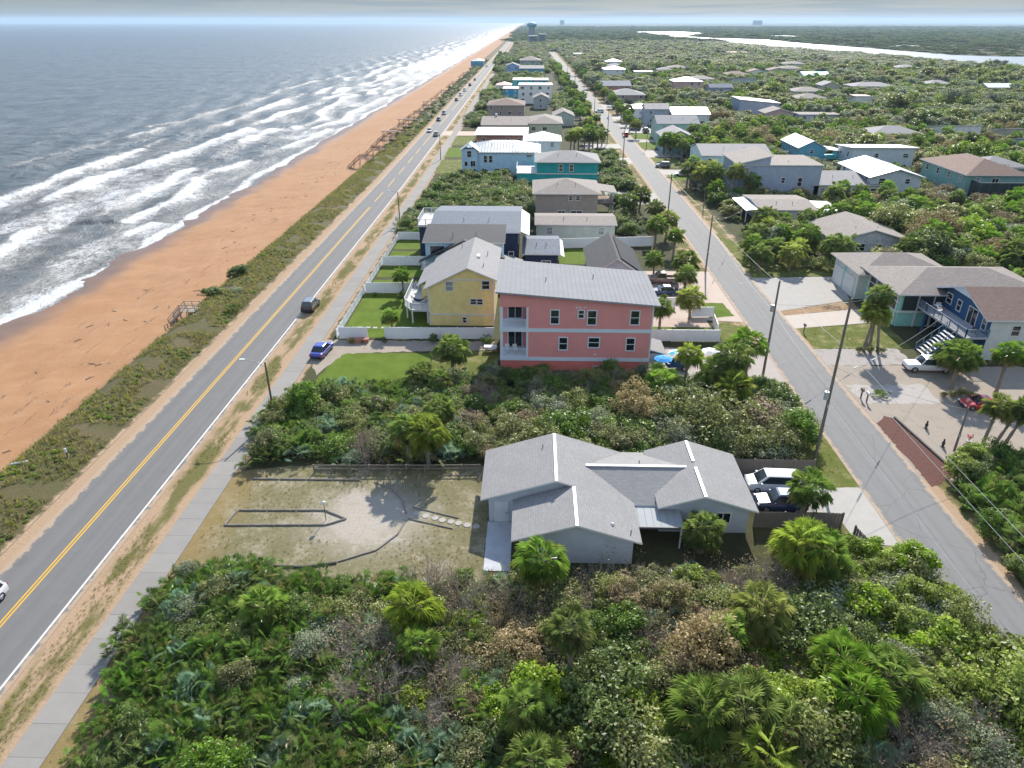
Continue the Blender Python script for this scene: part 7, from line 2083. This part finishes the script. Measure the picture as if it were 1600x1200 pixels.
for i, (x, yy, kd, m_, lb) in enumerate(((46.5, 303, 'pickup', CK, 'black pickup on the far right-hand driveway'), (43, 309, 'suv', CN, 'dark car behind the black pickup on the driveway'), (43.6, 212.6, 'sedan', CW, 'white car half hidden at the dusk-blue house'), (36.9, 292, 'suv', CR, 'dark red car parked at the street edge'), (45, 352, 'van', CS, 'silver van on the driveway by the stepped white house'), (34, 372, 'suv', CW, 'white car driving far along the street'), (27.5, 402, 'sedan', CW, 'white car on a far left driveway'), (49, 396, 'suv', car_paint('maroon', (.2, .03, .04)), 'maroon car far right of the street'), (25, 308, 'suv', CN, 'dark car parked beside the small grey garage'), (24.5, 236, 'sedan', CW, 'white car parked beyond the teal house'), (40.3, 226, 'suv', CG, 'grey car parked on the verge across from the teal house'))):
    vehicle(kd, m_, x + bend(yy), yy, R(88 if i % 3 else 2), lb, 'car' if kd != 'pickup' else 'pickup truck', None, detail=False)
vehicle('sedan', CW, 112, 213, R(60), 'yellowish-white car by the brown tile roofed house', 'car', None, detail=False)

# ------------------------------------------------------------------ poles, wires, lamps
PW = wood('pole_wood', (0.155, 0.125, 0.105)); PWD = wood('pole_brown', (0.11, 0.07, 0.05))
GALV = paint('galvanised', (0.42, .44, .45), .45, .1, metal=.3); CABLE = paint('cable', (0.30, .31, .31), .5)
def power_pole(x, y, h, label, transformer=None, arm=True, lamp=False, lean=0.0, r=.17, group=None):
    x += bend(y)
    o = thing('utility_pole', label, 'utility pole', (x, y, 0), group)
    MB().tube((0, 0, -.3), (0, 0, h), r, r * .62, 10).build('pole', PW, o, off=(0, 0, 0))
    if arm:
        c = MB().box(-1.1, 1.1, -r - .1, -r * .7, h - .7, h - .58).build('crossarm', PW, o, off=(0, 0, 0))
        for dx in (-1.0, -.45, .45, 1.0):
            MB().tube((dx, -r - .03, h - .58), (dx, -r - .03, h - .36), .045, .03, 6).build('insulator', WHITE, c, off=(0, 0, 0))
    if transformer:
        t = MB().tube((-.34, -.1, transformer - .45), (-.34, -.1, transformer + .4), .24, n=12).build('transformer', GALV, o, off=(0, 0, 0))
        MB().tube((-.34, -.1, transformer + .4), (-.34, -.1, transformer + .62), .05, .03, 6).build('bushing', WHITE, t, off=(0, 0, 0))
    MB().box(-.09, .09, -r - .04, -r + .03, h * .35, h * .35 + .3).build('meter_box', GALV, o, off=(0, 0, 0))
    return o
power_pole(29.5, 81.4, 12.6, 'utility pole with grey transformer beside the street palms', 9.2, False)
power_pole(29.4, 62.3, 17.4, 'tallest leaning-looking utility pole by the street thicket', 7.4, False)
power_pole(31.2, 123.3, 10.2, 'utility pole at the street edge above the parked cars', None, False)
power_pole(27.9, 146.5, 12.8, 'utility pole among palms beside the long white fence', None, True)
for k, yy in enumerate((225, 272, 330, 395, 470, 560)):
    power_pole(27.8, yy, 12.2, 'utility pole along the left of the street, %s from the taupe house' % ['first', 'second', 'third', 'fourth', 'fifth', 'sixth'][k], 9 if k < 2 else None, True)
power_pole(44.4, 64.1, 5.2, 'short wooden service pole beside the leaning palms', None, False, r=.13)
power_pole(40.4, 169.2, 5.4, 'short utility pole on the right verge by the ranch house', None, False, r=.12)
power_pole(40.6, 262, 9, 'utility pole on the right side of the far street', None, True, r=.12)
def wire(a, b, sag, label, r=.016, seg=14, sleeve=None):
    o = thing('power_line', label, 'power line', a)
    P = []
    for i in range(seg + 1):
        f = i / seg
        P.append(Vector(((b[0] - a[0]) * f, (b[1] - a[1]) * f, (b[2] - a[2]) * f - 4 * sag * f * (1 - f))))
    m = MB()
    for p, q in zip(P[:-1], P[1:]):
        m.tube(p, q, r, n=4, cap=False)
    m.build('cable', CABLE, o, off=(0, 0, 0))
    for f in sleeve or ():
        i = int(f * seg); d = (P[i + 1] - P[i]).normalized()
        MB().tube(P[i], P[i] + d * 1.3, .06, n=8).build('sleeve', WHITE, o, off=(0, 0, 0))
wire((29.4, 62.3, 13.0), (29.6, 14, 13.0), .35, 'uppermost overhead wire crossing the lower right corner')
wire((29.4, 62.3, 11.6), (29.5, 14, 11.7), .3, 'middle overhead wire crossing the lower right corner')
wire((29.4, 62.3, 6.7), (29.6, 14, 6.5), .25, 'lowest overhead wire seen against the street asphalt')
wire((29.4, 62.3, 12.8), (29.5, 81.4, 12.2), .25, 'top wire between the two nearest utility poles')
wire((29.4, 62.3, 8.0), (29.5, 81.4, 8.6), .3, 'lower wire between the two nearest utility poles')
wire((29.5, 81.4, 12.2), (31.2, 123.3, 10.0), .5, 'top wire from the transformer pole to the next pole')
wire((29.5, 81.4, 8.6), (31.2, 123.3, 8.2), .6, 'lower wire from the transformer pole to the next pole')
wire((31.2, 123.3, 10.0), (27.9, 146.5, 12.2), .4, 'wire from the street-edge pole to the pole among palms')
wire((27.9, 146.5, 12.2), (27.6, 225, 11.8), 1.0, 'long wire up the street past the taupe house')
wire((29.4, 62.3, 10.4), (44.4, 64.1, 5.0), .5, 'service wire crossing the street to the short pole')
wire((29.5, 81.4, 9.6), (53.4, 99, 5.2), .8, 'service wire crossing to the aqua house', sleeve=(.25, .5))
wire((31.2, 123.3, 9.6), (47.4, 160, 3.2), .9, 'service wire crossing to the ranch house', sleeve=(.2, .4))
wire((29.4, 62.3, 9.4), (56.0, 92, 3.9), .7, 'service wire crossing to the raised navy deck', sleeve=(.2, .33))
def street_lamp(x, y, h, label, arm=2.2):
    o = thing('street_lamp', label, 'street lamp', (x + bend(y), y, 0))
    MB().tube((0, 0, -.2), (0, 0, h), .14, .09, 9).build('pole', PWD, o, off=(0, 0, 0))
    a = MB()
    pts = [(0, 0, h - .5), (-arm * .4, 0, h + .05), (-arm, 0, h + .3)]
    for p, q in zip(pts[:-1], pts[1:]):
        a.tube(p, q, .04, n=6)
    a.build('arm', GALV, o, off=(0, 0, 0))
    MB().box(-arm - .55, -arm + .05, -.12, .12, h + .24, h + .36).build('lamp_head', WHITE, o, off=(0, 0, 0))
street_lamp(-29.0, 69.4, 6.8, 'brown street lamp pole with arm over the near coast road')
street_lamp(-29.2, 155.4, 7.0, 'second brown street lamp pole up the coast road', 1.6)
street_lamp(-29.4, 237, 8.0, 'third street lamp pole by the sky-blue house', 1.6)
def mailbox(x, y, mat, label):
    o = thing('mailbox', label, 'mailbox', (x, y, 0))
    MB().box(-.07, .07, -.07, .07, 0, 1.05).build('post', PW, o, off=(0, 0, 0))
    b = MB(); n = 8
    vs = []
    for yy in (-.28, .28):
        vs += [(-.13, yy, 1.05), (.13, yy, 1.05)] + [(.13 * math.cos(t), yy, 1.22 + .13 * math.sin(t)) for t in [math.pi * k / n for k in range(n + 1)]]
    q = n + 3
    b.add(vs, [(i, (i + 1) % q, q + (i + 1) % q, q + i) for i in range(q)] + [tuple(range(q - 1, -1, -1)), tuple(range(q, 2 * q))]).build('box', mat, o, off=(0, 0, 0))
    MB().box(.13, .15, -.1, .05, 1.2, 1.38).build('flag', paint('flag_red', (.5, .03, .03)), o, off=(0, 0, 0))
mailbox(39.4, 95.7, PWD, 'brown mailbox on a post at the lawn corner')
mailbox(39.4, 75.6, PWD, 'dark mailbox behind the white one by the street')
mailbox(39.7, 74.7, WHITE, 'white mailbox at the edge of the pale gravel')
def statue(x, y, label):
    o = thing('garden_ornament', label, 'ornament', (x, y, 0))
    m = MB(); prof = [(.16, 0), (.17, .1), (.1, .14), (.14, .3), (.17, .5), (.12, .68), (.07, .74), (.1, .84), (.09, .94), (.0, 1.02)]; n = 10
    vs = [(r_ * math.cos(6.283 * k / n), r_ * math.sin(6.283 * k / n), z_) for r_, z_ in prof for k in range(n)]
    m.add(vs, [(i * n + k, i * n + (k + 1) % n, (i + 1) * n + (k + 1) % n, (i + 1) * n + k) for i in range(len(prof) - 1) for k in range(n)])
    m.build('figure', paint('dark_bronze', (0.06, .05, .04), .6, .4, 6), o, off=(0, 0, 0), smooth=True)
    MB().box(-.2, .2, -.2, .2, 0, .08).build('plinth', CONC, o, off=(0, 0, 0))
statue(43.7, 68.7, 'dark garden ornament nearer the street drive on the sandy lot')
statue(43.6, 64.9, 'dark garden ornament nearer the mulch bed end')
ed = thing('bed_edging', 'dark timber edging along the red mulch bed', 'edging', (41.3, 71, 0))
for k in range(5):
    a = Vector((41.3 + k * .24, 71 - k * 2.3, .09)); b_ = Vector((41.3 + (k + .98) * .24, 71 - (k + .98) * 2.3, .09))
    MB().bar(a, b_, .2, .24).build('timber', LOGD, ed)
bp = thing('brush_pile', 'pile of cut branches on the dirt strip between driveways', 'brush pile', (47.6, 106.0, 0))
for k in range(40):
    a = rng.uniform(0, 6.28); L_ = rng.uniform(.5, 1.6); cx, cy = rng.normal(0, 1.5), rng.normal(0, .5)
    MB().tube((cx, cy, rng.uniform(.03, .25)), (cx + L_ * math.cos(a), cy + L_ * math.sin(a) * .5, rng.uniform(.05, .5)), .035, .015, 5).build('branch', TWIGM, bp, off=(0, 0, 0))
fl = thing('flower_pot', 'pot of red flowers at the foot of the leaning palms', 'flower pot', (46.6, 65.6, 0))
MB().tube((0, 0, 0), (0, 0, .4), .2, .28, 12).build('pot', CONC_L, fl, off=(0, 0, 0))
for k in range(9):
    a = k * 2.4; q = .1 + .03 * k
    st_ = MB().tube((0, 0, .4), (q * math.cos(a), q * math.sin(a), .8 + .03 * k), .012, n=4).build('stem', paint('stem_green', (.06, .12, .03)), fl, off=(0, 0, 0))
    MB().dome((q * math.cos(a), q * math.sin(a), .8 + .03 * k), .1, .1, .08, 7, 3, 0, -.9).build('flower', paint('flower_red', (.45, .02, .06)), st_, off=(0, 0, 0))
# ------------------------------------------------------------------ wooden stairs down to the beach
BW = wood('walkover_wood', (0.20, 0.125, 0.085)); BWL = wood('walkover_pale', (0.42, .37, .31))
def walkover(y, x0, x1, label, mat=BW, zig=0.0, z_top=.9, w=1.5, covered=False):
    ox = bend(y)
    o = thing('beach_stair', label, 'beach stair', (x0 + ox, y, 0))
    xm = x0 - (x0 - x1) * .52; zb = -1.9 - max(0, (-x1 - 57)) * .086
    dk_ = link('deck', None, o)
    k = int((x0 - xm) / .3)
    for i in range(k):
        x = -i * .3
        MB().box(x - .27, x, -w / 2, w / 2, z_top - .05, z_top).build('plank', mat, dk_, off=(0, 0, 0))
    st_ = link('stair', None, o)
    n = max(5, int((z_top - zb) / .2)); xs0 = xm - x0; run = (x1 - xm) / n
    for i in range(n):
        xx = xs0 + run * i; zz = z_top - (z_top - zb) * (i + 1) / n
        MB().box(xx + run, xx, -w / 2, w / 2, zz, zz + .05).build('tread', mat, st_, off=(0, 0, 0))
    for s in (-1, 1):
        yy = s * w / 2
        MB().bar((xs0, yy, z_top - .1), (x1 - x0, yy, zb - .05), .06, .28).build('stringer', mat, st_, off=(0, 0, 0))
        for zz in (.55, 1.0):
            MB().bar((0, yy, z_top + zz), (xs0, yy, z_top + zz), .05, .11).build('rail', mat, dk_, off=(0, 0, 0))
            MB().bar((xs0, yy, z_top + zz), (x1 - x0, yy, zb + zz), .05, .11).build('rail', mat, st_, off=(0, 0, 0))
        for f in (0, .5, 1):
            MB().box(xs0 * f - .06, xs0 * f + .06, yy - .06, yy + .06, -2.2, z_top + 1.1).build('post', mat, o, off=(0, 0, 0))
        for f in (.5, 1):
            xx = xs0 + (x1 - x0 - xs0) * f
            MB().box(xx - .06, xx + .06, yy - .06, yy + .06, zb - .8, z_top + (zb - z_top) * f + 1.1).build('post', mat, o, off=(0, 0, 0))
    if covered:
        for xx in (-.2, xs0 + .2):
            for s in (-1, 1):
                MB().box(xx - .07, xx + .07, s * w / 2 - .07, s * w / 2 + .07, z_top + 1, z_top + 2.6).build('roof_post', mat, o, off=(0, 0, 0))
        MB().box(xs0 - .3, .3, -w / 2 - .4, w / 2 + .4, z_top + 2.6, z_top + 2.75).build('roof', mat, o, off=(0, 0, 0))
    return o
walkover(101.5, -51.4, -56.0, 'small weathered beach stair with pale platform near the dune shrubs', BWL, w=1.8, z_top=.35)
for k, (yy, xa, xb, cv_) in enumerate(((232, -50.4, -58.6, 0), (250, -49.6, -58.0, 0), (274, -49.6, -59.5, 1), (292, -49.4, -60.2, 0), (310, -49.2, -59.6, 1), (332, -49.0, -58.8, 0), (356, -49.2, -60.0, 0), (384, -49.0, -58.5, 1), (420, -49.0, -59.5, 0), (470, -49.0, -59.0, 0), (540, -49.0, -58.5, 0), (640, -49, -58.5, 0))):
    walkover(yy, xa, xb, 'brown wooden beach stair over the dune, %s counting away from the pale platform' % ['first', 'second', 'third', 'fourth', 'fifth', 'sixth', 'seventh', 'eighth', 'ninth', 'tenth', 'eleventh', 'twelfth'][k], BW, covered=bool(cv_), z_top=1.3, w=2.4 if cv_ else 1.7)
# driftwood and wrack on the sand
for k in range(46):
    y_ = 60 + rng.uniform(0, 1) ** 1.5 * 210; x_ = -56 - rng.uniform(0, 13)
    z_ = float(dune_z(np.array([[x_]]), np.array([[y_]]))[0, 0] + beach_n(np.array([[x_]]), np.array([[y_]]))[0, 0])
    o = thing('driftwood', 'dark driftwood stick scattered on the orange sand', 'driftwood', (x_, y_, z_), 'driftwood on the beach', rng.uniform(0, 3.1))
    L_ = rng.uniform(.4, 1.5)
    MB().tube((-L_ / 2, 0, .03), (L_ * .1, .06, .08), .05, .045, 6).tube((L_ * .1, .06, .08), (L_ / 2, -.05, .04), .045, .02, 6).build('stick', LOGD, o, off=(0, 0, 0))
    MB().tube((L_ * .1, .06, .08), (L_ * .3, .3, .2), .025, .01, 5).build('fork', LOGD, o, off=(0, 0, 0))
# ------------------------------------------------------------------ far landmarks
wt_ = thing('water_tower', 'hazy teal domed water tower on the horizon', 'water tower', (-6, 1900, 0))
TEALM = paint('tower_teal', (0.16, .36, .42), .6)
MB().tube((0, 0, 0), (0, 0, 27), 7.5, 7.5, 20).build('shaft', paint('tower_pale', (0.22, .28, .31)), wt_, off=(0, 0, 0))
MB().tube((0, 0, 27), (0, 0, 32), 7.5, 12.5, 28).build('bowl', TEALM, wt_, off=(0, 0, 0))
MB().dome((0, 0, 32), 12.5, 12.5, 6.5, 28, 7).build('dome', TEALM, wt_, off=(0, 0, 0), smooth=True)
def tower_block(x, y, w, d, h, label):
    o = thing('apartment_building', label, 'building', (x, y, 0))
    MB().box(-w / 2, w / 2, -d / 2, d / 2, 0, h).build('wall', paint('tower_pale', (0.5, .56, .6)), o, off=(0, 0, 0))
    MB().box(-w / 2 - .5, w / 2 + .5, -d / 2 - .5, d / 2 + .5, h, h + 1).build('parapet', WHITE, o, off=(0, 0, 0))
    for k in range(int(h / 3.4)):
        MB().box(-w / 2 + 1, w / 2 - 1, -d / 2 - .1, -d / 2, 1.2 + k * 3.4, 2.8 + k * 3.4).build('window_band', GLASS, o, off=(0, 0, 0))
tower_block(-2, 1500, 16, 14, 15, 'pale hazy block left of the horizon water tower')
tower_block(16, 1560, 14, 14, 17, 'pale hazy block right of the horizon water tower')
tower_block(330, 9500, 50, 40, 52, 'small faint tower on the horizon right of the water tower')
tower_block(2500, 9000, 90, 60, 48, 'faint low tower block on the right-hand horizon')
# ------------------------------------------------------------------ air
hz, ht, ho = new_mat('haze_air')
pv = N(ht, 'ShaderNodeVolumePrincipled', {'Color': (0.55, 0.76, 1.0, 1), 'Density': 0.00006, 'Anisotropy': 0.2})
ht.links.new(pv.outputs[0], ho.inputs['Volume'])
hb = MB().box(-25500, 15500, -200, 22500, -14, 110).build('haze', hz)
hb['kind'] = 'stuff'
tag(hb, 'thin pale sea haze fading the distance', 'haze')
